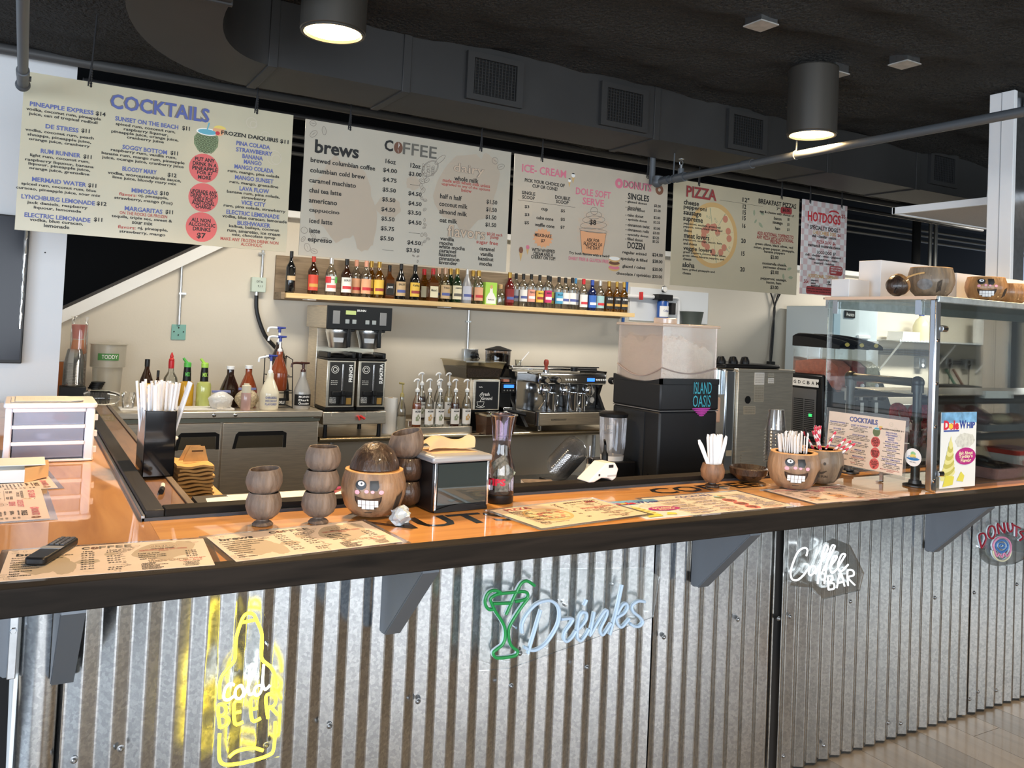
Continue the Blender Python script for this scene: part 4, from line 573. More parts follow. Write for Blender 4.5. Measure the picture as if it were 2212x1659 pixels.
for i,(x,y) in enumerate(((2.80,2.74),(3.63,3.02),(3.76,2.70))):
    t=thing('ceiling_junction_box',['ceiling junction box with its side open, at the top edge','small grey ceiling junction cover right above the pendant lamp','small grey ceiling junction cover farthest to the right'][i],'junction box',(x,y,3.0),'junction boxes in the ceiling')
    part('cover',box(x-.055,x+.055,y-.055,y+.055,3.0,3.006).T(Matrix.Identity(4)),jm,t)
    part('box',box(x-.05,x+.05,y-.05,y+.05,3.006,3.05),K['galv'],t)
# white post and hanging white canopy at the right
t=thing('support_post','white painted square post behind the display case','post',(4.73,2.73,0))
part('white_face',box(4.66,4.69,2.66,2.80,.0,3.03),K['white'],t,bev=.003)
part('steel_channel',box(4.6905,4.80,2.665,2.795,.0,3.03),K['galv'],t,bev=.003)
part('groove',box(4.6585,4.66,2.728,2.732,.0,3.03),mat('groove_grey',(.35,.36,.38),.5),t)
part('top_bracket',box(4.74,4.86,2.62,2.655,2.93,3.0),K['galv'],t,bev=.002)
t=thing('ceiling_canopy','flat white suspended ceiling panel hung from wires at the right','panel',(6.5,2.8,2.45))
for i in range(4):
    for j in range(2): part('tile',box(4.90+1.0*i+.006,5.90+1.0*i-.006,2.06+.74*j+.006,2.80+.74*j-.006,2.452,2.47),mat('canopy_tile',(.66,.63,.60),.7,nz=(90,.05)),t)
part('frame',ad([box(4.88,4.905,2.04,3.56,2.445,2.49),box(4.88,8.95,3.54,3.565,2.445,2.49),box(4.88,8.95,2.04,2.062,2.445,2.49)]),K['white'],t,bev=.002)
part('grid_bars',ad([box(5.89+i,5.91+i,2.06,3.54,2.45,2.455) for i in range(3)]+[box(4.9,8.95,2.79,2.81,2.45,2.455)]),K['whitem'],t)
part('hanging_wire',tube([(4.91,2.95,2.48),(4.94,2.93,3.02)],.003,6),K['white'],t)
# ================= BOTTLE SHELF =================
sh=thing('bottle_shelf','long pine bottle shelf with weathered back board on the cream wall','shelf',(3.4,6.75,1.744))
part('shelf_board',box(1.768,5.20,6.62,6.868,1.746,1.785),wood('pine_shelf',(.78,.56,.28),(.66,.42,.16),(.45,.25,.08),2,'X',.5,0,True,10),sh,bev=.002)
bb=solo('shelf_back_board',box(1.74,5.22,6.87,6.899,1.73,2.09),wood('weathered_board',(.30,.22,.14),(.15,.105,.065),(.05,.035,.02),2,'X',.75,0,True,9),'weathered dark wooden back board on the wall behind the liquor bottles','board',bev=.002)
part('end_block',box(1.738,1.767,6.66,6.868,1.735,1.79),wood('weathered_board',(.3,.2,.1),(.1,.1,.1),(.1,.1,.1)),sh)
for x in (1.95,3.15): part('cleat',box(x,x+.07,6.66,6.80,1.737,1.745),K['paper'],sh)
GB={'K':mat('black_glass',(.008,.008,.008),.06,coat=.5),'N':mat('brown_glass',(.03,.01,.004),.06,coat=.5),'C':glass('bottle_glass',(.90,.92,.91),.10,.03),'A':glass('amber_glass',(.62,.36,.07),.10,.03,.15,(.5,.25,.03)),'B':mat('whiskey_glass',(.09,.028,.006),.06,coat=.6),'L':glass('pale_glass',(.88,.82,.62),.10,.03),'G':mat('green_glass',(.012,.03,.012),.06,coat=.5),'F':glass('frosted_glass',(.9,.92,.95),.06,.3,.6,(.75,.77,.82)),'D':mat('red_glass',(.12,.012,.01),.06,coat=.5),'U':mat('navy_glass',(.006,.012,.06),.06,coat=.5)}
def lm(n,c,r=.5): return mat('label_'+n,c,r)
LB={'r':lm('red',(.62,.07,.04)),'w3':lm('white',(.82,.80,.76)),'wr':lm('white',(.82,.80,.76)),'o':lm('peach',(.80,.42,.24)),'y':lm('yellow',(.85,.55,.08)),'k':lm('black',(.02,.018,.016)),'t':lm('tan',(.62,.44,.24)),'c':lm('cream',(.80,.74,.52)),'b':lm('greyblue',(.55,.57,.66)),'m':lm('maroon',(.25,.02,.02)),'g':lm('greyblue',(.55,.57,.66)),'w':lm('white',(.82,.80,.76)),'s':lm('salmon',(.82,.35,.26)),'m2':lm('magenta',(.60,.03,.16)),'yg':lm('yellowgreen',(.62,.62,.10)),'bl':lm('skyblue',(.08,.36,.58)),'u':lm('royalblue',(.04,.14,.50)),'tw':lm('teal',(.35,.55,.55))}
CP={'K':mat('cap_black',(.012,.012,.012),.3),'r':mat('cap_red',(.5,.05,.03),.35),'S':mat('cap_silver',(.7,.7,.7),.3,.8),'O':mat('cap_peach',(.75,.36,.25),.35),'Y':mat('cap_gold',(.62,.40,.10),.28,.9),'R':mat('cap_red_wax',(.55,.02,.03),.3),'C':mat('cap_copper',(.6,.4,.28),.35,.6),'T':wood('cork_stopper',(.62,.40,.2),(.5,.3,.14),(.3,.2,.1),8,'X',.7),'B':mat('cap_blue',(.06,.25,.5),.35),'U':mat('cap_blue2',(.03,.08,.4),.35)}
SHP={'w':[(0,.0),(.92,0),(1,.02),(1,.60),(.86,.66),(.50,.73),(.36,.78),(.34,.95)],'s':[(0,0),(.93,0),(1,.025),(1,.56),(.92,.63),(.60,.71),(.40,.77),(.36,.93)],'t':[(0,0),(.93,0),(1,.02),(1,.62),(.94,.68),(.60,.75),(.36,.80),(.34,.94)],'q':[(0,0),(.95,0),(1,.02),(1,.55),(.92,.62),(.50,.68),(.38,.74),(.36,.92)],'f':[(0,0),(.95,0),(1,.03),(1,.40),(.90,.56),(.58,.70),(.34,.80),(.32,.95)],'p':[(0,0),(.95,0),(1,.04),(1,.42),(.88,.58),(.50,.68),(.40,.72),(.40,.80)]}
def wrap(s,wd,h,r,x,y,z,bold=.02):
    g=text(s,wd,h,bold); return G([(x+r*sin(p[0]/r),y-r*cos(p[0]/r),z+p[1]) for p in g.v],g.f)
def bottle(t,x,y,z,h,w,shape,body,lab,cap,txt=None,n=18):
    r=w/2; pr=[(max(1e-5,a*r),b*h) for a,b in SHP[shape]]; a0=0
    g=lathe(pr,n,x,y,z)
    if shape=='q': g=lathe(pr,4,0,0,0).rz(R_(45)).sc(1.32,1.1,1).mv(x,y,z)
    part('glass_body',g,GB[body],t)
    nr=pr[-1][0]; zt=pr[-1][1]
    part('cap',lathe([(nr*1.08,zt-.10*h if cap!='T' else zt),(nr*1.12,zt-.02*h if cap!='T' else zt+.02*h),(nr*1.12,h if cap!='T' else h),(nr*.9,h+.002)],14,x,y,z),CP[cap],t)
    if lab!='-':
        if shape=='q':
            rb=.98*r; l=part('label',box(x-rb*.85,x+rb*.85,y-r*.80-.003,y-r*.79,z+.12*h,z+.46*h),LB[lab],t); ly=y-r*.80-.0035
            if txt: part('label_lettering',up(text(txt,rb*1.3,.022,.02),x,ly,z+.34*h),ink('K') if lab!='k' else ink('w'),l,smooth=False)
        else:
            z0,z1=(.10,.50) if shape!='t' else (.16,.52)
            l=part('label',shell([(r*1.015,z0*h),(r*1.015,z1*h)],12,x,y,z,195,345),LB[lab],t)
            c2={'w3':'c','wr':'r','tw':'r','k':'O','u':'w','o':'r','y':'D','r':'O','c':'G','s':'w','m2':'w','bl':'w'}.get(lab,'B')
            part('label_band',shell([(r*1.03,(z0+.09)*h),(r*1.03,(z0+.17)*h)],8,x,y,z,215,325),ink(c2),l)
            if txt: part('label_lettering',wrap(txt,r*1.45,.017,r*1.035,x,y,z+(z1-.08)*h),ink('K') if lab not in('k','u','m') else ink('w'),l,smooth=False)
    else: l=None
    return l
ORD=['first','second','third','fourth','fifth','sixth','seventh','eighth','ninth','tenth','eleventh','twelfth','thirteenth','fourteenth','fifteenth','sixteenth','seventeenth','eighteenth','nineteenth','twentieth']
DS={'K':'black glass','N':'dark brown glass','C':'clear glass','A':'amber','B':'whiskey-brown','L':'pale gold','G':'dark green','F':'frosted white','D':'dark red','U':'navy blue'}
LD={'-':'no front label','r':'red label','w3':'white, red and green label','wr':'white and red label','o':'peach label','y':'yellow label','k':'black label','t':'tan label','c':'cream label','b':'pale blue label','m':'maroon label','g':'grey-blue label','w':'white label','s':'salmon label','m2':'magenta label','yg':'yellow-green label','bl':'sky-blue label','u':'royal-blue label','tw':'teal and white label'}
TXT={2:'Tijuana',8:'JACK',10:'Kahlua',12:"Maker's",14:"Tito's",16:'JAMESON',9:'BAILEYS',3:'BERRY',24:'PEACH',25:'MANGO',26:'BERRY',28:'BLUE',35:'1800',36:'1800',37:'1800'}
nl=len(SHELF)
for i,(x,bk,h,w_,shp,bd,lb_,cp,_) in enumerate(SHELF):
    pos=('%s from left'%ORD[i]) if i<20 else (('%s from right'%ORD[nl-1-i]) if i<nl-1 else 'last at the right end')
    if i==0: pos='at the left end'
    y=6.785 if bk else 6.685
    t=thing('liquor_bottle','%s bottle with %s, %s on bottle shelf'%(DS[bd],LD[lb_],pos),'bottle',(x,y,1.785),'bottles on the wall shelf')
    l=bottle(t,x,y,1.785,h,min(w_*.86,.088),shp,bd,lb_,cp,TXT.get(i))
    if i==0: part('sticker',shell([(.0425,.10),(.0425,.135)],8,x,y,1.785,220,320),LB['t'],t)
    if lb_=='w3':
        part('red_field',shell([(.0515,.10),(.0515,.15)],6,x,y,1.785,200,255),ink('r'),l); part('green_field',shell([(.0515,.10),(.0515,.15)],6,x,y,1.785,295,340),K['green'],l)
    if bd=='C' or bd=='L':
        pass
t=thing('boxed_tequila','bright green bottle carton printed with a white bottle, on the shelf','box',(3.60,6.70,1.785))
part('carton',box(3.545,3.66,6.65,6.75,1.785,1.985),K['lime'],t,bev=.002)
part('bottle_print',flat([(-.048,.0),(.048,.0),(.048,.05),(.03,.085),(.016,.10),(.012,.14),(-.012,.14),(-.016,.10),(-.03,.085),(-.048,.05)],3.602,1.795,6.6485),ink('W'),t,smooth=False)
part('cork_print',flat(circ(0,0,.014,.018,10),3.602,1.945,6.648),ink('crust'),t,smooth=False)
part('lettering',up(text('PATRON',.06,.012,.02),3.602,6.6478,1.83),ink('K'),t,smooth=False)
# ================= WALL FITTINGS =================
def wallthing(name,label,cat,x,z): return thing(name,label,cat,(x,6.9,z))
t=wallthing('wall_cover_plate','square teal cover plate at the foot of a wall conduit','cover plate',1.033,1.38)
part('plate',box(.982,1.086,6.892,6.899,1.383,1.50),mat('teal_plate',(.20,.42,.37),.6),t,bev=.002)
for a,b in ((1.033,1.475),(1.0,1.445),(1.068,1.445),(1.033,1.42)): part('screw',lathe([(.005,0),(.005,.004)],8).rx(R_(90)).mv(a,6.892,b),K['blackm'],t)
part('conduit',tube([(1.033,6.885,1.50),(1.028,6.885,2.02)],.0115,10),K['galv'],t); part('clip',box(1.018,1.07,6.872,6.897,1.73,1.745),K['galv'],t)
t=wallthing('junction_box','pale green junction box with black handwriting and a black cable below','junction box',1.606,1.78)
part('box_body',box(1.551,1.662,6.84,6.899,1.782,1.90),mat('pale_green_box',(.52,.60,.52),.5),t,bev=.004)
part('handwriting',up(text('CKT #s',.05,.018),1.61,6.838,1.865)+up(text('9,11',.035,.018),1.615,6.838,1.828),K['blackm'],t,smooth=False)
part('conduit',tube([(1.635,6.885,1.90),(1.637,6.885,2.36)],.0115,10),K['galv'],t); part('clip',box(1.60,1.65,6.872,6.897,2.085,2.10),K['galv'],t)
part('gland',cyl(1.598,6.87,1.755,1.782,.018,n=10),K['galv'],t)
part('cable',tube(smoothp([(1.598,6.87,1.76),(1.61,6.87,1.62),(1.68,6.86,1.44),(1.79,6.85,1.31),(1.86,6.84,1.1),(1.88,6.84,.92)],4),.016,8),K['black'],t)
t=wallthing('wall_outlet','square steel wall outlet with a round black plug under the bottle shelf','outlet',3.532,1.27)
part('plate',box(3.463,3.606,6.85,6.899,1.272,1.38),K['galv'],t,bev=.003)
part('plug',lathe([(.034,0),(.034,.03),(.026,.05),(.012,.055)],18).rx(R_(90)).mv(3.56,6.85,1.327),K['black'],t)
part('cord',tube(smoothp([(3.56,6.80,1.327),(3.585,6.79,1.30),(3.60,6.80,1.24),(3.60,6.84,1.1)],4),.006,6),K['black'],t)
part('conduit',tube([(3.512,6.885,1.38),(3.508,6.885,1.744)],.0115,10),K['galv'],t); part('clip',box(3.48,3.53,6.872,6.897,1.62,1.634),K['galv'],t)
# water filter assembly
t=wallthing('water_filter','wall water filter with blue canister, pressure gauge and white pipework','filter',5.69,1.72)
part('blue_canister',lathe([(.0,0),(.055,0),(.06,.02),(.06,.20),(.05,.22)],20,5.70,6.80,1.72),mat('filter_blue',(.02,.09,.36),.3),t)
part('label',shell([(.0615,.05),(.0615,.16)],10,5.70,6.80,1.72,200,340),K['paper'],t)
part('lettering',wrap('Culligan',.07,.025,.063,5.70,6.80,1.83),ink('B'),t,smooth=False)
part('filter_head',box(5.60,5.80,6.76,6.85,1.94,2.0)+cyl(5.70,6.80,1.91,1.95,.055,n=16),K['black'],t,bev=.006)
part('gauge',lathe([(.035,0),(.035,.02),(.03,.024)],20).rx(R_(90)).mv(5.70,6.80,2.055),K['galv'],t); part('gauge_face',lathe([(.028,0),(.028,.003)],18).rx(R_(90)).mv(5.70,6.774,2.055),K['paper'],t)
part('pipe_left',tube([(5.26,6.86,1.96),(5.60,6.83,1.97)],.02,12),K['white'],t); part('valve_handle',box(5.40,5.425,6.78,6.82,1.93,2.01),K['red'],t,bev=.004)
part('pipe_right',tube(smoothp([(5.80,6.83,1.97),(5.92,6.85,1.975),(5.965,6.86,1.93),(5.97,6.86,1.75),(5.97,6.86,1.5)],4),.018,12),K['white'],t)
part('bracket',box(5.82,5.875,6.80,6.898,1.80,1.92),K['blackm'],t,bev=.003)
part('blue_pipe',tube([(5.215,6.83,1.60),(5.22,6.83,1.74)],.016,10),mat('blue_pipe',(.01,.10,.38),.4),t)
part('blue_pipe',tube([(5.235,6.83,1.79),(5.25,6.83,2.12)],.016,10),mat('blue_pipe',(.01,.10,.38),.4),t)
solo('trim_1',box(5.85,6.25,6.62,6.878,1.685,1.70),K['whitem'],struct=True)
solo('planter_pot',lathe([(0,0),(.10,0),(.12,.12),(.125,.14),(.11,.14),(.10,.12),(0,.11)],22,6.05,6.75,1.70),mat('dark_green_pot',(.06,.07,.06),.5),'dark grey-green round pot standing behind the ice hopper','pot')
t=wallthing('cable_bundle','bundle of black cables hanging down the wall to the soft-serve machine','cable',7.35,1.3)
for a in ((7.31,0),(7.46,.01),(7.49,.02)): part('cable',tube(smoothp([(a[0],6.87,2.14),(7.385,6.86+a[1]*.5,1.95),(7.36+a[1],6.86,1.75),(7.34+a[1]*1.5,6.86,1.5),(7.31+a[1],6.84,1.32)],4),.010,6),K['black'],t)
part('plug',box(7.28,7.36,6.80,6.86,1.27,1.34),K['black'],t,bev=.006)
# ================= BACK COUNTER: worktop fridge =================
st=K['steel']
t=thing('worktop_fridge','stainless steel worktop fridge with three doors against the back wall','fridge',(1.1,6.5,0))
part('cabinet',box(.20,1.953,6.225,6.88,.10,.865),st,t)
part('worktop',box(.20,1.965,6.165,6.89,.865,.912),st,t,bev=.006)
part('front_rail',box(.20,1.955,6.195,6.225,.835,.866),mat('fridge_rail',(.30,.31,.25),.35,.9),t)
for a,b,h0,h1 in ((.20,.572,None,None),(.586,1.247,.945,1.24),(1.261,1.948,1.331,1.712)):
    d=part('door',box(a,b,6.20,6.224,.13,.83),st,t,bev=.004)
    if h0:
        part('handle_recess',xz([(h0,.645),(h0+.02,.745),(h0+.04,.765),(h1-.03,.765),(h1,.75),(h1,.645),(h1-.022,.645),(h1-.022,.735),(h0+.04,.735),(h0+.022,.645)],6.194,6.2),K['black'],d)
        part('handle_pocket',box(h0+.024,h1-.024,6.198,6.2005,.648,.734),mat('pocket_steel',(.42,.36,.26),.25,1),d)
for x in (1.19,1.335): part('bolt',lathe([(.014,0),(.014,.004),(.006,.007)],12).rx(R_(90)).mv(x,6.165,.888),K['chrome'],t)
part('hinge',tube([(1.90,6.19,.865),(1.955,6.19,.86)],.010,8),K['chrome'],t)
for x in (.3,1.9): part('leg',cyl(x,6.3,0,.1,.02,n=10),K['steeld'],t)
zf=.9125
# cup sleeve packed in clear film
def cupstack(t,x,y,z,r0,r1,h,n,m,name='cup'):
    # n nested cups; rims stand proud of one another
    for k in range(n):
        zz=z+k*(h-.11)/max(1,n-1)
        part(name,shell([(r1*.96,.11),(r0,0),(1e-4,0)] if False else [(r0,.0),(r1,.085),(r1+.003,.088),(r1+.003,.092)],18,x,y,zz),m,t)
t=thing('paper_cup_sleeve','tall film-wrapped sleeve of orange and brown paper cups','cups',(.335,6.62,zf))
cols=[mat('cup_brown',(.10,.04,.025),.5)]+[mat('cup_cream',(.70,.6,.48),.5)]*0
for k in range(14): part('cup_rim',shell([(.042,0),(.046,.008),(.047,.014)],18,.345,6.62,zf+.02+k*.016),K['paper'] if k%2 else cols[0],t)
part('brown_cup',lathe([(.046,0),(.036,.115)],18,.345,6.62,zf+.245),cols[0],t); part('cup_lettering',wrap('HELLO',.05,.02,.044,.345,6.62,zf+.30,.02),K['paper'],t,smooth=False)
part('orange_cup',lathe([(.046,0),(.036,.09),(.034,.10)],18,.34,6.63,zf+.36),mat('cup_orange',(.72,.24,.07),.5),t)
part('red_cup',lathe([(.034,0),(.044,.10)],18,.338,6.63,zf+.465),mat('cup_red',(.62,.16,.12),.5),t)
part('film',shell([(.056,0),(.056,.50),(.05,.60),(.058,.62)],16,.345,6.625,zf),K['plastic'],t)
t=thing('paper_cup_sleeve','short stack of orange paper cups half hidden by the wall edge','cups',(.255,6.72,zf)); part('cup',lathe([(.040,0),(.046,.30)],18,.262,6.74,zf),mat('cup_orange',(.72,.24,.07),.5),t); part('rim',lathe([(.047,.3),(.047,.306)],18,.262,6.74,zf),K['paper'],t)
t=thing('plastic_cup_stack','tall upside-down stack of clear plastic cups in a black holder','cups',(.315,6.47,zf))
part('holder',cbox(.315,6.47,zf,.16,.13,.15),K['black'],t,bev=.006)
clr=glass('cup_plastic',(.93,.94,.95),.16,.08,.06)
for k in range(16): part('cup',shell([(.064-.0002*k,0),(.066,.006),(.060,.012),(.048,.085),(.047,.09)],18,.315,6.47,zf+.152+k*.010),clr,t)
part('top_cup',lathe([(.058,0),(.044,.10),(.043,.102)],18,.315,6.47,zf+.30),clr,t)
t=thing('brewing_bucket','translucent white cold-brew bucket with a green label','bucket',(.535,6.62,zf))
part('bucket',lathe([(0,0),(.088,0),(.098,.27),(.115,.275),(.117,.43),(.112,.43),(.10,.28),(0,.27)],26,.535,6.62,zf),glass('bucket_plastic',(.86,.84,.78),.05,.3,.55,(.82,.78,.68)),t)
part('label',shell([(.1185,.325),(.1185,.372)],12,.535,6.62,zf,232,300),mat('toddy_green',(.06,.22,.05),.5),t); part('lettering',wrap('TODDY',.105,.028,.1195,.536,6.62,zf+.349,.01),K['paper'],t,smooth=False)
part('lid',lathe([(.12,.43),(.128,.436),(.06,.452),(.0,.456)],22,.535,6.62,zf),glass('bucket_plastic',(.9,.9,.9)),t)
t=thing('lid_sleeve','clear bag of black cup lids lying on the fridge top','cup lids',(.475,6.38,zf))
part('lids',ad([tube([(.40+.016*k,6.38+.002*k,zf+.075),(.41+.016*k,6.38+.002*k,zf+.075)],.046,16) for k in range(9)]),K['black'],t)
t.rotation_euler=(0,0,0)
part('bag',tube(smoothp([(.385,6.38,zf+.07),(.41,6.38,zf+.075),(.50,6.38,zf+.075),(.575,6.38,zf+.07),(.60,6.38,zf+.06)],3),[.02,.05,.055,.06,.06,.06,.06,.06,.055,.05,.045,.03,.015],14),K['plastic'],t)
solo('lid_pile',ad([cyl(.455+.006*k,6.62-.11,zf+.13+.012*k,zf+.14+.012*k,.045,n=18) for k in range(4)]+[cyl(.46,6.51,zf,zf+.13,.03,n=14)]),K['black'],'black lids piled in front of the cold-brew bucket','cup lids')
solo('plastic_cup',shell([(.001,.001),(.036,.001),(.046,.10),(.048,.103)],18,.655,6.36,zf+.012),clr,'single empty clear plastic cup on the white tray','cup')
solo('serving_tray',box(.60,1.35,6.27,6.46,zf,zf+.010),K['paper'],'flat white tray under the bottles on the fridge','tray',bev=.003)
# bottles on the fridge
def fb(lab,x,y,h,w,shape,body,lb,cap,txt=None):
    t=thing('bar_bottle',lab,'bottle',(x,y,zf),'bottles on the worktop fridge'); bottle(t,x,y,zf,h,w,shape,body,lb,cap,txt); return t
fb('dark brown liqueur bottle with yellow label and black cap on the fridge',.785,6.55,.335,.098,'f','N','y','K','Kahlua')
fb('small dark brown bottle without label beside the yellow-labelled liqueur',.862,6.56,.255,.048,'s','N','-','K')
t=fb('clear bottle with a red pointed pour spout on the fridge',.945,6.54,.33,.10,'s','C','m','R')
part('pour_spout',lathe([(.016,0),(.02,.008),(.011,.02),(.014,.03),(.003,.06)],12,.945,6.54,zf+.33),K['red'],t)
def mixer(lab,x,y,liq,cm):
    t=thing('mixer_bottle',lab,'bottle',(x,y,zf),'drink mixers on the worktop fridge')
    part('body',lathe([(0,0),(.048,0),(.052,.01),(.052,.155),(.046,.175),(.030,.185)],20,x,y,zf),mat('juice_'+liq[0],liq[1],.15,coat=.6),t)
    part('neck_sleeve',lathe([(.030,.183),(.027,.25),(.024,.285),(.024,.288)],16,x,y,zf),K['black'],t)
    part('sleeve_print',wrap('MIX',.035,.03,.0285,x,y,zf+.235,.03),cm,t,smooth=False)
    part('flip_cap',lathe([(.026,0),(.026,.03),(.02,.036)],14,x,y,zf+.286)+cyl(0,0,0,.045,.011,.009,10).ry(R_(-38)).mv(x-.004,y,zf+.315),cm,t)
mixer('orange mixer bottle with a dark green flip cap',1.055,6.53,('orange',(.62,.33,.02)),K['green'])
mixer('pale green mixer bottle with a lime flip cap',1.170,6.50,('lime',(.52,.56,.16)),K['lime'])
# sauce jugs, pumps
def jug(t,x,y,z,h,w,m,capm=None,lab=None,txt=None,ink_='w'):
    r=w/2; part('jug',lathe([(0,0),(r*.94,0),(r,.012),(r,h*.44),(r*.97,h*.48),(r*.80,h*.60),(r*.50,h*.78),(r*.36,h*.86),(r*.36,h)],22,x,y,z),m,t)
    if lab:
        l=part('label',shell([(r*1.012,h*.10),(r*1.012,h*.40)],12,x,y,z,200,340),lab,t)
        if txt: part('label_lettering',ad([wrap(s_,r*1.3,.016,r*1.03,x,y,z+h*(.34-.09*i),.02) for i,s_ in enumerate(txt)]),ink(ink_),l,smooth=False)
    if capm: part('cap',lathe([(r*.42,h),(r*.42,h+.022),(r*.38,h+.025)],16,x,y,z),capm,t)
def pump(t,x,y,z,hgt,d,hm,sm,L=.085):  # stem with a spout bent towards -x
    part('pump_stem',lathe([(.019,0),(.019,.014),(.011,.022),(.009,.03),(.0075,hgt)],12,x,y,z),sm,t)
    part('pump_handle',tube([(x+.045,y,z+hgt+.012),(x-.02,y,z+hgt+.010)],[.006,.012],8)+cyl(x,y,z+hgt-.025,z+hgt+.008,.011,n=10),hm,t)
    part('pump_spout',tube(smoothp([(x-.018,y,z+hgt+.010),(x-L*.7,y,z+hgt+.012+d),(x-L,y,z+hgt+.004+d),(x-L-.004,y,z+hgt-.022+d)],3),.0085,8),sm,t)
dj=mat('chocolate_sauce',(.02,.008,.005),.12,coat=.6); cj=mat('caramel_sauce',(.26,.055,.018),.15,coat=.6)
t=thing('sauce_jug','dark chocolate sauce jug with white screw cap','sauce jug',(1.358,6.52,zf),'sauce jugs on the fridge'); jug(t,1.358,6.52,zf,.275,.14,dj,K['white'])
t=thing('sauce_jug','red-brown caramel sauce jug with white screw cap','sauce jug',(1.498,6.55,zf),'sauce jugs on the fridge'); jug(t,1.498,6.55,zf,.28,.135,cj,K['white'],ink('D'),['CARAMEL'])
t=thing('sauce_jug','white chocolate sauce jug with a blue-handled pump','sauce jug',(1.598,6.30,zf),'sauce jugs on the fridge'); jug(t,1.598,6.30,zf,.265,.138,mat('white_sauce',(.78,.72,.56),.25,coat=.4),None,mat('white_sauce',(.7,.7,.5)),['GHIRARDELLI','WHITE CHOCOLATE','FLAVORED'],'B'); pump(t,1.598,6.30,zf+.265,.115,-.012,K['blue'],K['white'])
t=thing('sauce_rack','black wire rack holding two pump sauce jugs','rack',(1.705,6.48,zf))
fr=[]
for x in (1.625,1.79):
    fr+= [tube([(x,6.36,zf),(x+.0,6.42,zf+.36),(x,6.60,zf+.38)],.004,6),tube([(x,6.60,zf),(x,6.60,zf+.38)],.004,6),tube([(x,6.36,zf+.005),(x,6.60,zf+.005)],.004,6)]
for z in (.005,.11,.23): fr.append(tube([(1.625,6.38+z*.15,zf+z),(1.79,6.38+z*.15,zf+z)],.004,6))
for z in (.18,.375): fr.append(tube([(1.625,6.6,zf+z),(1.79,6.6,zf+z)],.004,6))
part('wire_frame',ad(fr),K['blackm'],t)
part('shelf_plate',box(1.625,1.79,6.37,6.48,zf+.125,zf+.129),K['blackm'],t); part('shelf_plate',box(1.625,1.79,6.48,6.60,zf+.235,zf+.239),K['blackm'],t)
part('sign',box(1.615,1.735,6.352,6.356,zf+.02,zf+.075),K['black'],t); part('sign_lettering',up(text('GHIRARDELLI',.10,.02,.02),1.675,6.351,zf+.045),ink('w'),t,smooth=False)
t=thing('sauce_jug','black sauce jug with pump on the upper rack tier','sauce jug',(1.712,6.54,zf+.24),'sauce jugs in the wire rack'); jug(t,1.712,6.54,zf+.24,.245,.125,dj); pump(t,1.712,6.54,zf+.485,.10,0,K['blue'],K['white'])
t=thing('sauce_jug','caramel sauce jug with pump on the lower rack tier','sauce jug',(1.69,6.42,zf+.13),'sauce jugs in the wire rack'); jug(t,1.69,6.42,zf+.13,.29,.132,cj); pump(t,1.69,6.42,zf+.42,.10,0,K['blue'],K['white'])
t=thing('sauce_jug','silver-grey sauce bottle with brown pump and black label','sauce jug',(1.847,6.32,zf)); jug(t,1.847,6.32,zf,.275,.128,mat('silver_bottle',(.42,.41,.39),.3,.3),None,K['black'],['MONIN','Dark','Chocolate']); pump(t,1.847,6.32,zf+.275,.055,.0,mat('brown_pump',(.06,.02,.015),.3),mat('brown_pump',(.06,.02,.015),.3))
# bags and squeeze bottle
def bag(name,lab,x,y,sx,sy,sz,m,fm,seed):
    t=thing(name,lab,'bag',(x,y,zf),'zip bags on the fridge')
    def f(u,v):
        a=2*pi*u; k=sin(pi*min(1,v*.62)); rr_=(.35+.65*sin(pi*(.12+.80*v)))*(1+.16*noise.noise((3*cos(a)+seed,3*sin(a),v*4)))
        if v>.75: rr_*=1-(v-.75)*1.6
        return (x+sx*rr_*cos(a)*(1),y+sy*rr_*sin(a)*(1 if v<.75 else 1-(v-.75)*3),zf+.002+sz*v)
    part('bag',grid(22,10,f),m,t)
    part('zip_strip',box(x-sx*.75,x+sx*.75,y-.006,y+.006,zf+sz*.93,zf+sz*1.06).mv(0,0,0),fm,t,bev=.003)
zipm=mat('zip_blue',(.20,.22,.45),.4)
bag('zip_bag','clear zip bag full of white powder on the fridge edge',1.255,6.30,.085,.05,.13,mat('powder_bag',(.74,.72,.68),.3,coat=.4,bump=(30,.5,.02)),zipm,2)
bag('zip_bag','clear zip bag of golden crumbs behind the squeeze bottle',1.46,6.40,.085,.045,.14,mat('crumb_bag',(.55,.45,.30),.3,coat=.4,nz=(70,.35),bump=(60,.6,.02)),zipm,7)
t=thing('squeeze_bottle','pinkish squeeze bottle with cream cap at the fridge edge','bottle',(1.422,6.26,zf)); part('body',lathe([(0,0),(.033,0),(.035,.01),(.035,.12),(.033,.125)],18,1.422,6.26,zf),mat('mauve_liquid',(.48,.30,.27),.2,coat=.5),t); part('cap',lathe([(.033,.125),(.033,.175),(.02,.18),(.02,.19)],18,1.422,6.26,zf),mat('cream_cap',(.72,.66,.5),.4),t)
# ================= STEEL TABLE AND COFFEE EQUIPMENT =================
t=thing('steel_table','stainless steel worktable with rolled front edge under the coffee machines','table',(3.4,6.5,0)); TZ=.70
part('top',box(1.98,5.15,6.27,6.86,TZ-.03,TZ),st,t)
part('rolled_edge',tube([(1.98,6.27,TZ-.018),(5.15,6.27,TZ-.018)],.024,14),mat('rolled_steel',(.66,.56,.40),.25,1),t)
for x in (2.1,3.06,4.9):
    for y in (6.34,6.80): part('leg',cyl(x,y,0,TZ-.03,.02,n=12),K['galv'],t)
part('under_shelf',box(2.05,5.05,6.33,6.82,.20,.22),K['galv'],t)
solo('trim_7',box(1.98,5.15,6.862,6.88,TZ-.03,TZ+.09),st,struct=True)
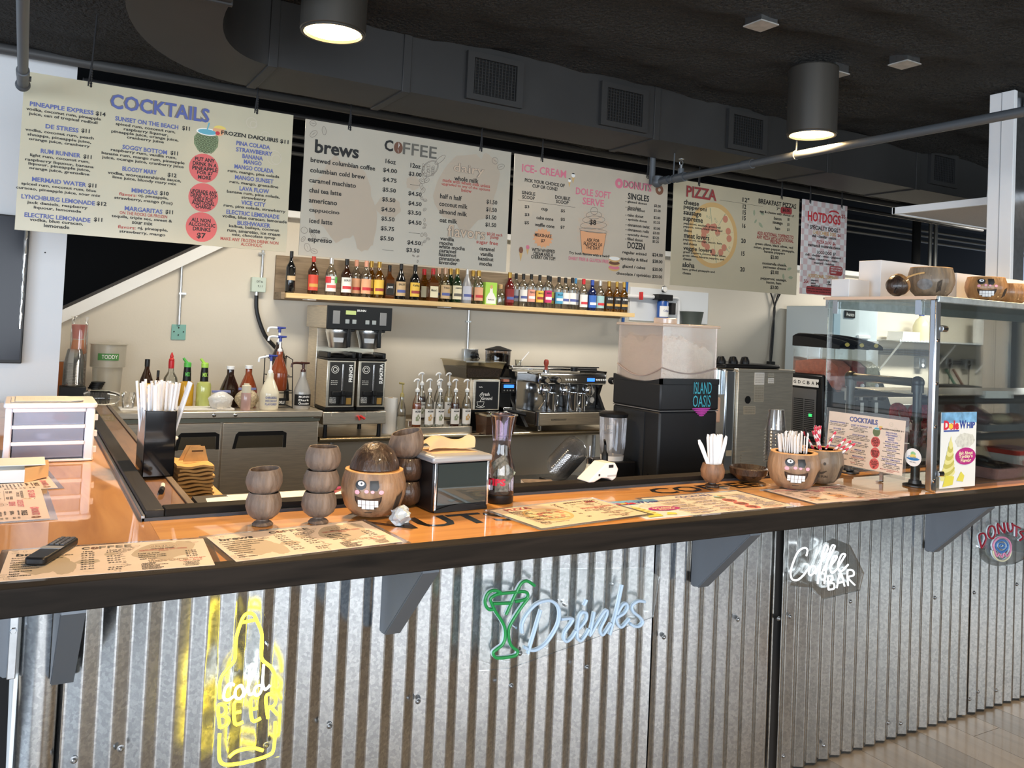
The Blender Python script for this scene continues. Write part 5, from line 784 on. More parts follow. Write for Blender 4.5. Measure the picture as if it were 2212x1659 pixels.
# --- twin coffee brewer ---
t=thing('coffee_brewer','twin stainless coffee brewer with black control panel and two servers','coffee machine',(2.235,6.45,TZ))
part('head',box(1.98,2.495,6.24,6.76,1.525,1.695),st,t,bev=.006)
hp=part('control_panel',box(1.978,2.497,6.215,6.24,1.52,1.70),K['black'],t,bev=.004)
part('brand_lettering',up(text('BUNN',.07,.016,.03),2.245,6.2145,1.668),ink('w'),hp,smooth=False)
part('display',box(2.12,2.20,6.212,6.2149,1.635,1.665),mat('lcd_green',(.38,.45,.16),.3,emit=.25),hp)
for x in (2.04,2.415): part('switch_plate',box(x-.02,x+.035,6.211,6.2149,1.56,1.66),mat('switch_grey',(.22,.22,.22),.4),hp,bev=.002)
for x in (2.135,2.19,2.295,2.35): part('button',box(x-.016,x+.016,6.211,6.2149,1.565,1.597),mat('button_grey',(.33,.36,.36),.3),hp,bev=.002)
part('column',box(2.0,2.475,6.52,6.75,.90,1.525),st,t,bev=.004)
part('base_tray',box(1.985,2.487,6.215,6.74,.80,.895),st,t,bev=.004)
part('hot_tap',tube(smoothp([(2.255,6.215,.86),(2.255,6.19,.86),(2.262,6.18,.835)],3),.008,8)+tube([(2.262,6.185,.868),(2.30,6.175,.845)],.010,8),K['red'],t)
for x in (2.10,2.37): part('rest_lip',box(x-.05,x+.05,6.208,6.215,.865,.892),st,t)
for x in (2.02,2.45):
    for y in (6.26,6.70): part('leg',cyl(x,y,TZ,.80,.018,.014,10),K['black'],t)
for i,(x,word) in enumerate(((2.118,'FRENCH'),(2.365,'SUMATRA'))):
    b=part('brew_basket',lathe([(.070,0),(.074,.01),(.098,.11),(.102,.12),(.102,.14)],24,x,6.345,1.375),mat('basket_steel',(.85,.84,.82),.3,1),t)
    part('basket_label',shell([(.0845,.045),(.0925,.08)],8,x,6.345,1.375,225,275),K['paper'],b)
    part('basket_handle',box(x+.025,x+.052,6.215,6.25,1.385,1.525)+box(x-.005,x+.085,6.225,6.28,1.505,1.53),K['black'],b,bev=.005)
    s=part('server_body',box(x-.113,x+.113,6.24,6.50,.925,1.285),st,t,bev=.006)
    part('server_top',box(x-.116,x+.116,6.235,6.505,1.285,1.30),K['black'],s,bev=.004)
    part('lid',lathe([(.075,0),(.08,.012),(.05,.03),(.02,.035)],20,x,6.37,1.30),K['black'],s); part('handle',box(x-.112,x-.085,6.25,6.48,1.30,1.345)+box(x+.085,x+.112,6.25,6.48,1.30,1.345),K['black'],s,bev=.006)
    part('base',box(x-.114,x+.114,6.235,6.50,.905,.925),K['black'],s)
    fp=part('front_plate',box(x-.092,x+.096,6.234,6.24,.94,1.272),mat('server_print',(.022,.020,.018),.35),s,bev=.002)
    g=text(word,.13 if i==0 else .155,.030,.04); g=G([(x+.072+p[1]*1.0,6.2328,1.185+p[0]) for p in [(q[0],-q[1]) for q in g.v]],g.f); part('name_lettering',g,ink('w'),fp,smooth=False)
    part('badge_print',put2(ringp(.030,.030,.004,22),x-.052,1.215,6.2328)+put2(ringp(.018,.018,.005,16),x-.052,1.215,6.2326),ink('W'),fp,smooth=False)
    part('note_lettering',ad([up(text(w_,.05,.008,.02),x-.055,6.2326,1.13-.014*k) for k,w_ in enumerate(('fresh roast','brewed','hourly'))]+[up(text(w_,.05,.009,.03),x-.06,6.2326,1.0-.012*k) for k,w_ in enumerate(('COLUMBIA','DECAF','MEDIUM','X-LARGE'))]),ink('W'),fp,smooth=False)
    part('sight_tube',tube([(x+.005,6.222,1.05),(x+.005,6.222,1.255)],.008,10),K['chrome'],s)
    part('faucet',box(x-.075,x+.085,6.20,6.234,1.015,1.05)+cyl(x+.005,6.19,.955,1.02,.024,.014,12)+box(x-.01,x+.02,6.17,6.20,1.02,1.06),K['black'],s,bev=.004)
    part('price_print',flat([(-.02,-.025),(.02,-.025),(.02,.025),(-.02,.025)],x+.065,.975,6.2326),ink('O'),fp,smooth=False)
t=thing('paper_towel_roll','white paper towel roll standing beside the coffee brewer','paper towel',(2.60,6.42,TZ)); part('roll',lathe([(.018,0),(.058,0),(.060,.004),(.060,.278),(.058,.282),(.018,.282)],24,2.60,6.42,TZ),K['whitem'],t); part('core',shell([(.018,.0),(.018,.284)],14,2.60,6.42,TZ),K['kraft'],t)
solo('syrup_ledge',box(2.74,3.285,6.285,6.36,TZ,TZ+.055)+box(2.74,3.285,6.36,6.50,TZ,TZ+.10),st,'stepped steel ledge carrying the syrup bottles','stand',bev=.003)
# --- syrup bottles ---
syr=[(2.79,6.322,.757,'amber syrup bottle with white pump, leftmost on the ledge',(.42,.09,.02)),(2.90,6.322,.757,'clear syrup bottle with leaf label, second along the front of the ledge',None),(2.995,6.322,.757,'clear syrup bottle with sprig label, middle of the front row',None),(3.135,6.322,.757,'dark syrup bottle with coffee bean label in the front row',(.10,.025,.012)),(3.24,6.322,.757,'clear syrup bottle with green leaf label, right end of the ledge',None),(2.875,6.43,.802,'dark syrup bottle in the back row behind the leaf-label bottle',(.05,.015,.01)),(3.03,6.43,.802,'clear syrup bottle with tallest pump in the back row',None),(3.125,6.43,.802,'pale syrup bottle at the right of the back row',(.6,.5,.3))]
sg=glass('syrup_glass',(.93,.93,.90),.10,.03)
for x,y,z,lab,liq in syr:
    t=thing('syrup_bottle',lab,'bottle',(x,y,z),'syrup bottles with pumps on the steel ledge')
    part('glass_body',lathe([(0,0),(.036,0),(.038,.008),(.038,.175),(.034,.20),(.018,.245),(.0145,.26),(.0145,.285)],18,x,y,z),sg,t)
    if liq: part('syrup',lathe([(0,.004),(.035,.004),(.0355,.17),(.03,.19),(0,.19)],16,x,y,z),mat('syrup_%d'%int(liq[0]*1000),liq,.1),t)
    l=part('label',shell([(.0388,.02),(.0388,.145)],14,x,y,z,190,350),K['paper'],t)
    part('label_lettering',wrap('MONIN',.05,.014,.0395,x,y,z+.125,.03)+wrap('le sirop',.03,.006,.0395,x,y,z+.138),ink('k'),l,smooth=False)
    part('label_print',G([(x+.0397*sin((p[0])/.0397),y-.0397*cos(p[0]/.0397),z+p[2]) for p in ad([flat(blob(.016,.022,q+x*3,10),-.012+.012*(q%3),.06+.016*(q//2),0) for q in range(5)]).v],ad([flat(blob(.016,.022,q+x*3,10),0,0,0) for q in range(5)]).f),ink('leaf' if int(x*100)%2 else 'crust'),l,smooth=False)
    part('pump_collar',lathe([(.018,.282),(.018,.30),(.010,.308),(.006,.315)],14,x,y,z),K['white'],t); part('pump_stem',cyl(x,y,z+.19,z+.37,.005,n=8),K['white'],t)
    part('pump_head',tube(smoothp([(x+.014,y,z+.372),(x,y,z+.382),(x-.026,y-.008,z+.378),(x-.040,y-.012,z+.362)],3),[.006,.008,.009,.009,.009,.008,.007,.006,.005,.005][:10],8),K['white'],t)
t=thing('syrup_bottle','empty clear syrup bottle with a gold pump by the paper towels','bottle',(2.675,6.36,TZ)); x,y,z=2.675,6.36,TZ
part('glass_body',lathe([(0,0),(.034,0),(.036,.008),(.036,.19),(.03,.22),(.016,.26),(.0145,.30)],18,x,y,z),sg,t); part('label',shell([(.0368,.03),(.0368,.14)],14,x,y,z,190,350),glass('pale_label',(.9,.9,.86),.05,.3,.4,(.8,.8,.7)),t); part('gold_pump',lathe([(.018,.295),(.016,.32),(.006,.33),(.005,.40)],12,x,y,z)+tube([(x+.012,y,z+.40),(x-.03,y,z+.405)],.008,8)+cyl(x,y,z+.18,z+.30,.005,n=8),mat('gold_plastic',(.40,.33,.12),.4),t)
# --- big grinder ---
t=thing('bulk_grinder','tall steel coffee grinder with bean hopper and black front plate','coffee grinder',(3.40,6.5,TZ))
part('base',box(3.24,3.56,6.40,6.75,TZ,.885),K['black'],t,bev=.004)
part('body',box(3.30,3.556,6.33,6.75,.885,1.142),st,t,bev=.004); part('side_panel',box(3.285,3.30,6.36,6.80,.75,1.19),st,t)
pl=part('front_plate',box(3.325,3.54,6.322,6.33,.893,1.125),K['black'],t,bev=.003)
part('plate_lettering',up(text('Fresh',.075,.028,.01),3.415,6.3205,1.02)+up(text('Ground',.10,.028,.01),3.43,6.3205,.985)+up(text('Cafe',.035,.012,.01),3.365,6.3205,1.08),ink('w'),pl,smooth=False)
part('cup_drawing',ad([tube([(a,6.3205,b) for a,b in smoothp2],.0022,5) for smoothp2 in ([(3.335,.955),(3.345,.925),(3.375,.915),(3.395,.925),(3.405,.955),(3.335,.955)],[(3.365,.96),(3.380,.985),(3.36,1.005),(3.365,1.02),(3.375,1.025)],[(3.33,.915),(3.37,.905),(3.41,.915)])]),ink('w'),pl)
hz=[(3.235,6.34),(3.55,6.34),(3.55,6.74),(3.235,6.74)]; h1=[(3.21,6.30),(3.575,6.30),(3.575,6.78),(3.21,6.78)]
part('hopper',frus(hz,h1,1.145,1.285),glass('hopper_plastic',(.72,.66,.52),.08,.1,.12,(.5,.42,.28)),t)
part('coffee_beans',frus([(a*.9+3.39*.1,b) for a,b in hz],[(a*.92+3.39*.08,b*.98+6.54*.02) for a,b in h1],1.15,1.235),mat('ground_coffee',(.055,.03,.014),.7,nz=(120,.6),bump=(110,1,.02)),t)
part('hopper_lid',box(3.20,3.585,6.29,6.79,1.286,1.296),glass('hopper_plastic',(.8,.8,.8)),t)
# --- knock box ---
t=thing('knock_box','brown wooden knock box in front of the grinders','knock box',(3.47,6.2,TZ))
part('box',box(3.34,3.60,6.285,6.32,TZ,.865)+box(3.34,3.36,6.14,6.285,TZ,.865) if False else frus([(3.34,6.14),(3.60,6.14),(3.60,6.318),(3.34,6.318)],[(3.325,6.12),(3.615,6.12),(3.615,6.318),(3.325,6.318)],TZ,.855),wood('walnut_box',(.10,.045,.022),(.05,.022,.012),(.02,.01,.01),3,'X',.4,.2,False,9),t,bev=.003)
part('rim',ad([box(3.32,3.62,6.115,6.135,.855,.87),box(3.32,3.62,6.30,6.318,.855,.87),box(3.32,3.34,6.135,6.30,.855,.87),box(3.60,3.62,6.135,6.30,.855,.87)]),mat('rolled_steel',(.6,.5,.4),.25,1),t)
part('bin',lathe([(.085,0),(.088,.004),(.075,.002),(.07,-.02),(0,-.02)],24,3.47,6.215,.872),K['chrome'],t)
# --- espresso grinder ---
t=thing('espresso_grinder','black espresso grinder with a round bean hopper and blue display','coffee grinder',(3.68,6.55,TZ))
part('body',box(3.60,3.77,6.50,6.74,TZ,1.15),K['black'],t,bev=.012); part('neck',cyl(3.685,6.62,1.15,1.215,.045,.075,18),K['black'],t)
part('hopper',lathe([(.06,0),(.11,.05),(.115,.17),(.115,.175)],26,3.685,6.62,1.205),glass('hopper_dark',(.45,.38,.33),.10,.05),t); part('coffee_beans',lathe([(0,.005),(.055,.005),(.104,.05),(.108,.135),(.06,.15),(0,.155)],22,3.685,6.62,1.205),mat('dark_beans',(.03,.014,.008),.45,bump=(140,1,.02)),t)
part('hopper_lid',lathe([(.118,.175),(.12,.185),(.05,.205),(.02,.215),(0,.216)],24,3.685,6.62,1.205),K['black'],t)
hd=part('control_head',box(3.625,3.775,6.43,6.50,1.02,1.105),K['black'],t,bev=.006); part('blue_display',box(3.65,3.75,6.427,6.43,1.065,1.092),mat('lcd_blue',(.02,.09,.75),.3,emit=1.6,ecol=(.03,.16,1)),hd)
for k in range(4): part('button',lathe([(.008,0),(.007,.004)],10).rx(R_(90)).mv(3.655+.03*k,6.43,1.042),K['chrome'],hd)
part('red_tag',box(3.655,3.715,6.45,6.50,1.115,1.135),mat('tag_red',(.6,.25,.18),.4),t); part('portafilter_fork',box(3.63,3.72,6.38,6.50,.86,.90),K['chrome'],t,bev=.006); part('portafilter_handle',tube([(3.66,6.40,.875),(3.80,6.28,.845)],[.012,.017],10),K['black'],t)
# --- espresso machine ---
em=mat('polished_steel',(.66,.67,.68),.14,1)
t=thing('espresso_machine','polished two-group espresso machine with milk pitchers on its tray','espresso machine',(4.25,6.5,TZ))
part('side_panel',yz([(6.28,.74),(6.80,.74),(6.80,1.24),(6.62,1.24),(6.60,1.16),(6.56,1.10),(6.58,.98),(6.50,.86),(6.40,.84)],3.80,3.83),K['black'],t)
part('side_panel',yz([(6.28,.74),(6.80,.74),(6.80,1.22),(6.40,1.22),(6.50,1.0),(6.40,.86)],4.70,4.73),K['black'],t)
part('body',box(3.83,4.70,6.52,6.80,.76,1.20),em,t,bev=.006)
part('drip_tray',box(3.88,4.70,6.22,6.56,.755,.865),st,t,bev=.006); part('tray_grid',box(3.90,4.68,6.24,6.52,.865,.872),mat('tray_dark',(.1,.1,.1),.3,1),t)
part('brand_lettering',up(text('ESPRESSIONIST',.16,.014,.02),4.10,6.2192,.805),ink('k'),t,smooth=False)
part('corner_post',tube([(3.89,6.24,.755),(3.89,6.24,.875)],.022,12),K['chrome'],t)
hb=part('head_bar',box(3.93,4.66,6.30,6.54,1.105,1.205),em,t,bev=.02)
part('cup_warmer',box(3.80,4.72,6.55,6.82,1.215,1.235),em,t,bev=.004)
part('warmer_rail',tube([(3.78,6.52,1.25),(4.72,6.52,1.25)],.006,8)+tube([(3.78,6.52,1.25),(3.78,6.82,1.25)],.006,8),K['chrome'],t)
part('blue_display',box(4.44,4.52,6.297,6.30,1.135,1.165),mat('lcd_blue',(.02,.1,.7)),hb)
for k in range(5):
    for x0 in (4.21,4.58): part('button',lathe([(.009,0),(.008,.005)],10).rx(R_(90)).mv(x0+.027*k,6.30,1.15) if x0<4.5 else lathe([(.009,0),(.008,.005)],10).rx(R_(90)).mv(4.545+.025*k,6.30,1.15),K['white'],hb)
for x in (3.98,4.10,4.70): part('steam_knob',lathe([(.030,0),(.034,.02),(.030,.05)],16).rx(R_(90)).mv(x,6.30,1.145),K['black'],t); 
for x in (3.98,4.10,4.70): part('knob_cap',lathe([(.024,0),(.02,.008)],14).rx(R_(90)).mv(x,6.249,1.145),K['chrome'],t)
for x in (4.06,4.27,4.52):
    gh=part('group_head',lathe([(.045,0),(.05,.01),(.05,.06),(.035,.10)],20,x,6.40,1.005),K['chrome'],t)
for x in (3.94,4.76): part('steam_wand',tube(smoothp([(x,6.32,1.10),(x-.03 if x<4.5 else x+.03,6.27,1.04),(x+.03,6.26,.98),(x-.03 if x<4.5 else x+.05,6.26,.89)],4),.007,8),K['chrome'],t)
part('gauge_panel',box(4.56,4.69,6.50,6.52,.90,1.07),em,t,bev=.004)
for z in (1.03,.95): part('gauge',lathe([(.03,0),(.03,.012),(.026,.014)],18).rx(R_(90)).mv(4.63,6.50,z),K['paper'],t); 
for z in (1.03,.95): part('gauge_rim',tube([(4.63+.03*cos(a),6.486,z+.03*sin(a)) for a in [2*pi*k/18 for k in range(18)]],.004,6,True),K['chrome'],t)
part('portafilter',tube([(4.42,6.46,1.235),(4.62,6.42,1.235)],[.016,.018],10)+cyl(4.40,6.46,1.215,1.25,.035,n=16),K['black'],t)
for x in (3.95,4.66): part('foot',cyl(x,6.30,TZ,.755,.020,n=12),K['chrome'],t)
for x in (3.95,4.66): part('foot',cyl(x,6.74,TZ,.76,.020,n=12),K['chrome'],t)
def pitcher(lab,x,y,s=1):
    t=thing('milk_pitcher',lab,'pitcher',(x,y,.8725),'steel milk pitchers on the espresso tray')
    part('body',lathe([(0,0),(.048*s,0),(.050*s,.01),(.044*s,.12*s),(.048*s,.15*s),(.045*s,.15*s),(.041*s,.12*s),(.045*s,.012),(0,.01)],22,x,y,.8725),K['chrome'],t)
    part('handle',tube(smoothp([(x+.044*s,y,.8725+.13*s),(x+.075*s,y,.8725+.12*s),(x+.072*s,y,.8725+.05*s),(x+.047*s,y,.8725+.03*s)],4),.005,6),K['chrome'],t)
pitcher('steel milk pitcher with paper label, left on the espresso tray',4.08,6.34,1.05); pitcher('steel milk pitcher in the middle of the espresso tray',4.30,6.32,1.08); pitcher('steel milk pitcher with its handle to the right on the espresso tray',4.42,6.37,1.0)
t=thing('coffee_tamper','red wooden tamper standing on the espresso machine','tamper',(4.07,6.42,1.206)); part('handle',lathe([(.016,.0),(.014,.03),(.024,.06),(.022,.085),(.012,.095)],16,4.07,6.42,1.225),mat('red_wood',(.30,.05,.03),.3),t); part('base',cyl(4.07,6.42,1.2055,1.226,.028,n=18),K['chrome'],t)
t=thing('shot_glass','small shot glass holding a white spoon on the espresso machine','glass',(3.92,6.66,1.236)); part('glass',shell([(0.001,.002),(.024,.002),(.032,.065),(.030,.065),(.022,.006)],16,3.92,6.66,1.236),sg,t); part('spoon',tube([(3.91,6.66,1.245),(4.03,6.66,1.375)],[.006,.004],6),K['white'],t)
# ================= BAR-BACK MACHINES =================
# --- shaved-ice blender: black cabinet with frosted ice hopper ---
UZ=.85; x0,x1,y0,y1=2.395,2.735,2.85,3.19
bm_=mat('machine_black',(.010,.011,.013),.42,spec=.35)
t=thing('ice_shaver','black frozen drink ice shaver with a frosted hopper full of ice','ice machine',(2.56,3.02,UZ))
bd=part('cabinet',box(x0+.003,x1-.003,y0+.003,y1,UZ,1.262),bm_,t,bev=.010)
part('seam',box(x0+.002,x1-.002,y0+.001,y1-.002,1.262,1.266),mat('seam_grey',(.12,.12,.12),.4),t)
# upper cowl with a wavy top line
def wav(u): return 1.402-.020*sin(pi*u)
pf=[(x0+(x1-x0)*k/12,1.405) for k in range(13)]
part('cowl',box(x0,x1,y0,y1,1.266,1.385),bm_,t,bev=.008)
part('cowl_front',xz([(x0,1.38)]+[(x1,1.38)]+[(x1-(x1-x0)*k/10,1.405-.0*sin(pi*k/10)) for k in range(11)],y0,y0+.012),bm_,t)
part('cowl_side',yz([(y1,1.38),(y0,1.38)]+[(y0+(y1-y0)*k/10,1.405-.022*sin(pi*k/10)) for k in range(11)],x0,x0+.012),bm_,t)
part('access_panel',box(x0-.002,x0+.003,y0+.10,y1-.04,UZ+.03,1.25),mat('panel_black',(.013,.015,.018),.42),t)
fro=glass('frosted_hopper',(.95,.92,.90),.05,.2,.13,(.86,.78,.72))
hx0,hx1,hy0,hy1=x0+.012,x1-.012,y0+.012,y1-.012
part('hopper',ad([box(hx0,hx1,hy0,hy0+.004,1.385,1.632),box(hx0,hx1,hy1-.004,hy1,1.385,1.632),box(hx0,hx0+.004,hy0,hy1,1.385,1.632),box(hx1-.004,hx1,hy0,hy1,1.385,1.632)]),fro,t)
part('hopper_rim',ad([tube([(hx0+(hx1-hx0)*k/12,hy0-.001,1.452-.026*sin(pi*k/12)) for k in range(13)],.003,6),tube([(hx0-.001,hy0+(hy1-hy0)*k/12,1.452-.045*sin(pi*k/12)) for k in range(13)],.003,6)]),mat('hopper_line',(.35,.28,.25),.4),t)
def icef(u,v):
    x=hx0+.010+(hx1-hx0-.02)*u; y=hy0+.01+(hy1-hy0-.02)*v
    return (x,y,1.545+.035*sin(3*u+1)+.03*noise.noise((x*14,y*14,1))+.018*noise.noise((x*45,y*45,3)))
ib=grid(30,30,icef)
im=mat('shaved_ice',(.90,.76,.60),.5,sss=.3,nz=(60,.12),bump=(90,.9,.02))
n=31; e=[i for i in range(n)]+[j*n+n-1 for j in range(1,n)]+[(n-1)*n+i for i in range(n-2,-1,-1)]+[j*n for j in range(n-2,0,-1)]
nb=len(ib.v); ib.v+=[(ib.v[i][0],ib.v[i][1],1.388) for i in e]; ib.f+=[(e[(k+1)%len(e)],e[k],nb+k,nb+(k+1)%len(e)) for k in range(len(e))]
o=part('shaved_ice',ib,im,t); o['kind']='stuff'
part('hopper_lid',box(x0+.002,x1-.002,y0+.002,y1-.002,1.632,1.644),glass('lid_frost',(.93,.88,.84),.08,.2,.5,(.86,.76,.68)),t,bev=.003)
part('lid_knob',prism(rr(2.545,2.63,3.02,3.11,.02),1.644,1.672),glass('lid_frost',(.9,.9,.9)),t,bev=.004)
cy=mat('logo_cyan',(.06,.42,.52),.4)
part('brand_lettering',up(text('ISLAND',.105,.052,.0),2.635,y0-.0015,1.365)+up(text('OASIS',.105,.052,.0),2.632,y0-.0015,1.307),cy,t,smooth=False)
part('wave_print',ad([flat([(-.055+.010*k,.003),(0,.005),(.052-.009*k,.004),(.050-.009*k,-.001),(0,-.002),(-.053+.010*k,-.001)],2.632,1.272-.0075*k,y0-.0015) for k in range(5)]),mat('logo_magenta',(.50,.05,.36),.4),t,smooth=False)
part('switch',box(x0-.004,x0-.001,y0+.045,y0+.065,.955,.985),K['chrome'],t); part('power_cord',tube(smoothp([(2.62,y0-.01,.95),(2.66,y0-.03,.93),(2.70,y0-.03,.90),(2.72,y0-.02,.86)],4),.006,6),K['black'],t)
# --- blender jar beside it ---
t=thing('blender','clear blender jar with black lid on a black base beside the ice shaver','blender',(2.30,3.05,UZ))
part('base',prism(rr(2.22,2.38,2.97,3.13,.02),UZ,1.03),K['black'],t,bev=.005); part('jar',lathe([(.045,0),(.05,.02),(.058,.06),(.062,.17),(.062,.19)],22,2.30,3.05,1.03),glass('blender_jar',(.86,.85,.86),.12,.06,.25,(.8,.78,.78)),t); part('lid',lathe([(.064,.19),(.066,.205),(.05,.212),(0,.214)],22,2.30,3.05,1.03),K['black'],t); part('collar',lathe([(.05,-.002),(.052,.02)],20,2.30,3.05,1.03),K['paper'],t)
# --- soft-serve freezer, seen from its side ---
t=thing('soft_serve_machine','tall stainless soft-serve freezer with black lid, seen from the side','soft-serve machine',(4.76,4.8,0))
part('body',box(4.50,5.065,4.5,5.15,.10,1.362),st,t,bev=.006); part('top_edge',box(4.49,5.075,4.49,5.16,1.345,1.368),st,t,bev=.003)
part('front_panel',box(4.40,4.50,4.52,5.13,.62,1.36),mat('bright_steel',(.70,.74,.78),.22,1),t,bev=.012)
part('front_lower',box(4.44,4.50,4.52,5.13,.10,.615),st,t,bev=.01)
part('dispensing_head',cyl(4.375,4.60,1.18,1.355,.055,n=20),mat('bright_steel',(.7,.7,.7)),t); part('draw_handle',box(4.325,4.36,4.52,4.545,.98,1.16),mat('handle_peach',(.72,.50,.40),.4),t,bev=.01)
part('hopper_lid',box(4.42,4.98,4.55,5.1,1.368,1.40),K['black'],t,bev=.010)
for x in (4.44,4.56,4.68): part('lid_knob',lathe([(.035,0),(.035,.02),(.025,.05),(.01,.055)],16,x,4.62,1.40),K['black'],t)
part('port',lathe([(.028,0),(.028,.003)],20).rx(R_(90)).mv(4.60,4.4995,1.145),K['black'],t)
for a,b,c,d,m in ((4.66,4.76,1.255,1.345,'paper'),(4.66,4.76,1.13,1.25,None),(4.80,4.86,1.315,1.34,None),(4.80,4.86,1.265,1.305,'paper'),(4.56,4.68,1.04,1.10,None)):
    s=part('sticker',box(a,b,4.4985,4.4995,c,d),K['paper'] if m else mat('foil_sticker',(.42,.40,.34),.5),t)
    part('fine_lettering',ad([up(text('caution electrical read',(b-a)*.85,.006,.0),(a+b)/2,4.498,d-.012-.012*k) for k in range(int((d-c)/.013))]),ink('k'),s,smooth=False)
part('louvre',ad([box(4.55,4.70,4.494,4.4995,.60+.02*k,.61+.02*k) for k in range(9)]),st,t)
part('label',box(4.425,4.475,4.5150,4.5195,.74,.78),mat('foil_sticker',(.42,.4,.34)),t)
t=thing('plastic_cup_stack','stack of clear cups on the soft-serve lid beside the ice hopper','cups',(4.40,4.75,1.40))
for k in range(9): part('cup',shell([(.050,0),(.052,.005),(.047,.012),(.040,.05)],18,4.385,4.72,1.405+.014*k),clr,t)
part('top_cup',shell([(.047,0),(.032,.12),(.001,.12)],18,4.385,4.72,1.53),clr,t)
# --- slush machine ---
t=thing('slush_machine','three-bowl frozen drink machine with black domed lids and pink slush','slush machine',(6.3,5.15,.72))
X0,X1,Y0,Y1=6.02,6.62,4.92,5.40
bk=K['black']
part('body',box(X0,X1,Y0+.10,Y1,.72,1.30),bk,t,bev=.015)
part('side_vent_panel',box(X0-.006,X0,Y0+.16,Y1-.02,.76,1.17),K['steeld'],t)
part('louvre',ad([box(X0-.009,X0-.006,Y0+.18+.12*j,Y0+.285+.12*j,.80+.017*k,.808+.017*k) for k in range(17) for j in range(2)]),bk,t)
part('spec_label',box(X0-.008,X0-.004,Y0+.14,Y1-.04,1.19,1.26),K['paper'],t); part('spec_lettering',ad([G([(X0-.0085,p[1]*-1+0,0) for p in []],[])]+[G([(X0-.0085,Y1-.08-.05*k+.0-p[0],1.225+p[1]) for p in text(c,.03,.03,.02).v],text(c,.03,.03,.02).f) for k,c in enumerate('GDCBAM')]),ink('k'),t,smooth=False)
part('green_switch',box(X0-.010,X0-.005,Y0+.20,Y0+.235,.93,.955),mat('switch_green',(.05,.6,.15),.3,emit=.8),t)
part('front_plate',box(X0+.02,X1-.02,Y0+.085,Y0+.10,.74,1.16),mat('dark_front',(.05,.05,.055),.3),t)
part('drip_ledge',box(X0,X1,Y0-.06,Y0+.10,.72,.76),bk,t,bev=.008)
slc=[(.62,.20,.13),(.40,.07,.05),(.62,.58,.42)]
for k in range(3):
    xa=X0+.02+.19*k; xb=xa+.175; xm=(xa+xb)/2
    fl_=[(Y1-.03,1.30),(Y0+.10,1.30),(Y0+.02,1.20),(Y0-.03,1.17),(Y0-.04,1.22),(Y0-.03,1.55),(Y1-.03,1.55)]
    part('bowl',yz(fl_,xa,xb),glass('bowl_plastic',(.93,.94,.93),.08,.04),t)
    s_=part('slush',yz([(Y1-.04,1.305),(Y0+.11,1.305),(Y0+.03,1.21),(Y0-.02,1.185),(Y0-.028,1.38),(Y0+.05,1.43),(Y0+.2,1.44),(Y1-.05,1.41)],xa+.008,xb-.008),mat('slush_%d'%k,slc[k],.35,sss=.2,nz=(25,.15),bump=(40,.4,.02)),t)
    v=[]; f=[]
    for j in range(9):
        u=j/8; y=Y1-.02-(Y1-Y0+.03)*u; z=1.60+.045*sin(pi*(.25+.6*u))-.055*u
        for i in range(7):
            w_=i/6; v.append((xa-.008+(xb-xa+.016)*w_,y,z+.03*sin(pi*w_)))
    for j in range(8):
        for i in range(6): f.append((j*7+i,j*7+i+1,(j+1)*7+i+1,(j+1)*7+i))
    part('lid',G(v,f)+ad([yz([(Y1-.02,1.545),(Y0-.05,1.535)]+[(Y0-.05+(Y1-Y0+.03)*j/8,[p for p in v if True][ (8-j)*7+ (0 if q==0 else 6)][2]) for j in range(9)],(xa-.009) if q==0 else xb,(xa) if q==0 else xb+.009) for q in (0,1)]),bk,t)
    part('emblem_print',flat(blob(.06,.035,k+1,12),xm,1.575,Y0-.052),ink('yel'),t,smooth=False)
    part('spigot',cyl(xm,Y0-.06,1.10,1.20,.018,n=12)+tube([(xm,Y0-.02,1.19),(xm,Y0-.09,1.185)],.02,10),mat('clear_grey',(.55,.53,.50),.25),t)
    part('spigot_knob',ball(xm,Y0-.07,1.225,.018,n=12,m=8),K['white'],t); part('lever',box(xm+.02,xm+.075,Y0-.12,Y0-.06,1.10,1.22),bk,t,bev=.008)
    part('price_tag',box(xm-.02,xm+.02,Y0-.075,Y0-.07,.99,1.08),K['paper'],t)
part('grey_bin',frus([(6.70,5.0),(7.05,5.0),(7.05,5.4),(6.70,5.4)],[(6.70,5.1),(6.86,5.1),(6.86,5.4),(6.70,5.4)],.80,1.36),mat('bin_grey',(.05,.055,.06),.5),t)
solo('machine_bench',box(5.75,7.4,4.80,5.6,0,.718),K['steeld'],'dark steel bench carrying the slush machine','bench',bev=.004)
# ================= ON THE BAR TOP =================
BZ=1.0595
fib=mat('coconut_fibre',(.21,.155,.118),.6,nz=(22,.45,6,(.10,.07,.052)),bump=(28,.45,.01),stretch=(3.2,3.2,.5))
fibd=mat('coconut_shell_dark',(.075,.042,.026),.4,nz=(26,.5,6,(.02,.011,.007)),bump=(40,.5,.01),coat=.35,stretch=(2.5,2.5,.6))
fibin=mat('coconut_inside',(.16,.075,.035),.55,nz=(30,.3))
husk=mat('coconut_husk',(.38,.235,.135),.45,nz=(9,.5,7,(.16,.095,.055)),bump=(22,.35,.015),coat=.25,stretch=(3,3,.5))
husk2=mat('coconut_husk_orange',(.46,.24,.09),.42,nz=(9,.5,7,(.2,.095,.035)),bump=(22,.35,.015),coat=.3,stretch=(3,3,.5))
husk3=mat('coconut_husk_grey',(.31,.225,.145),.5,nz=(9,.5,7,(.12,.085,.055)),bump=(22,.4,.015),coat=.2,stretch=(3,3,.5))
rimm=mat('cut_husk_rim',(.66,.34,.12),.6,nz=(50,.2))
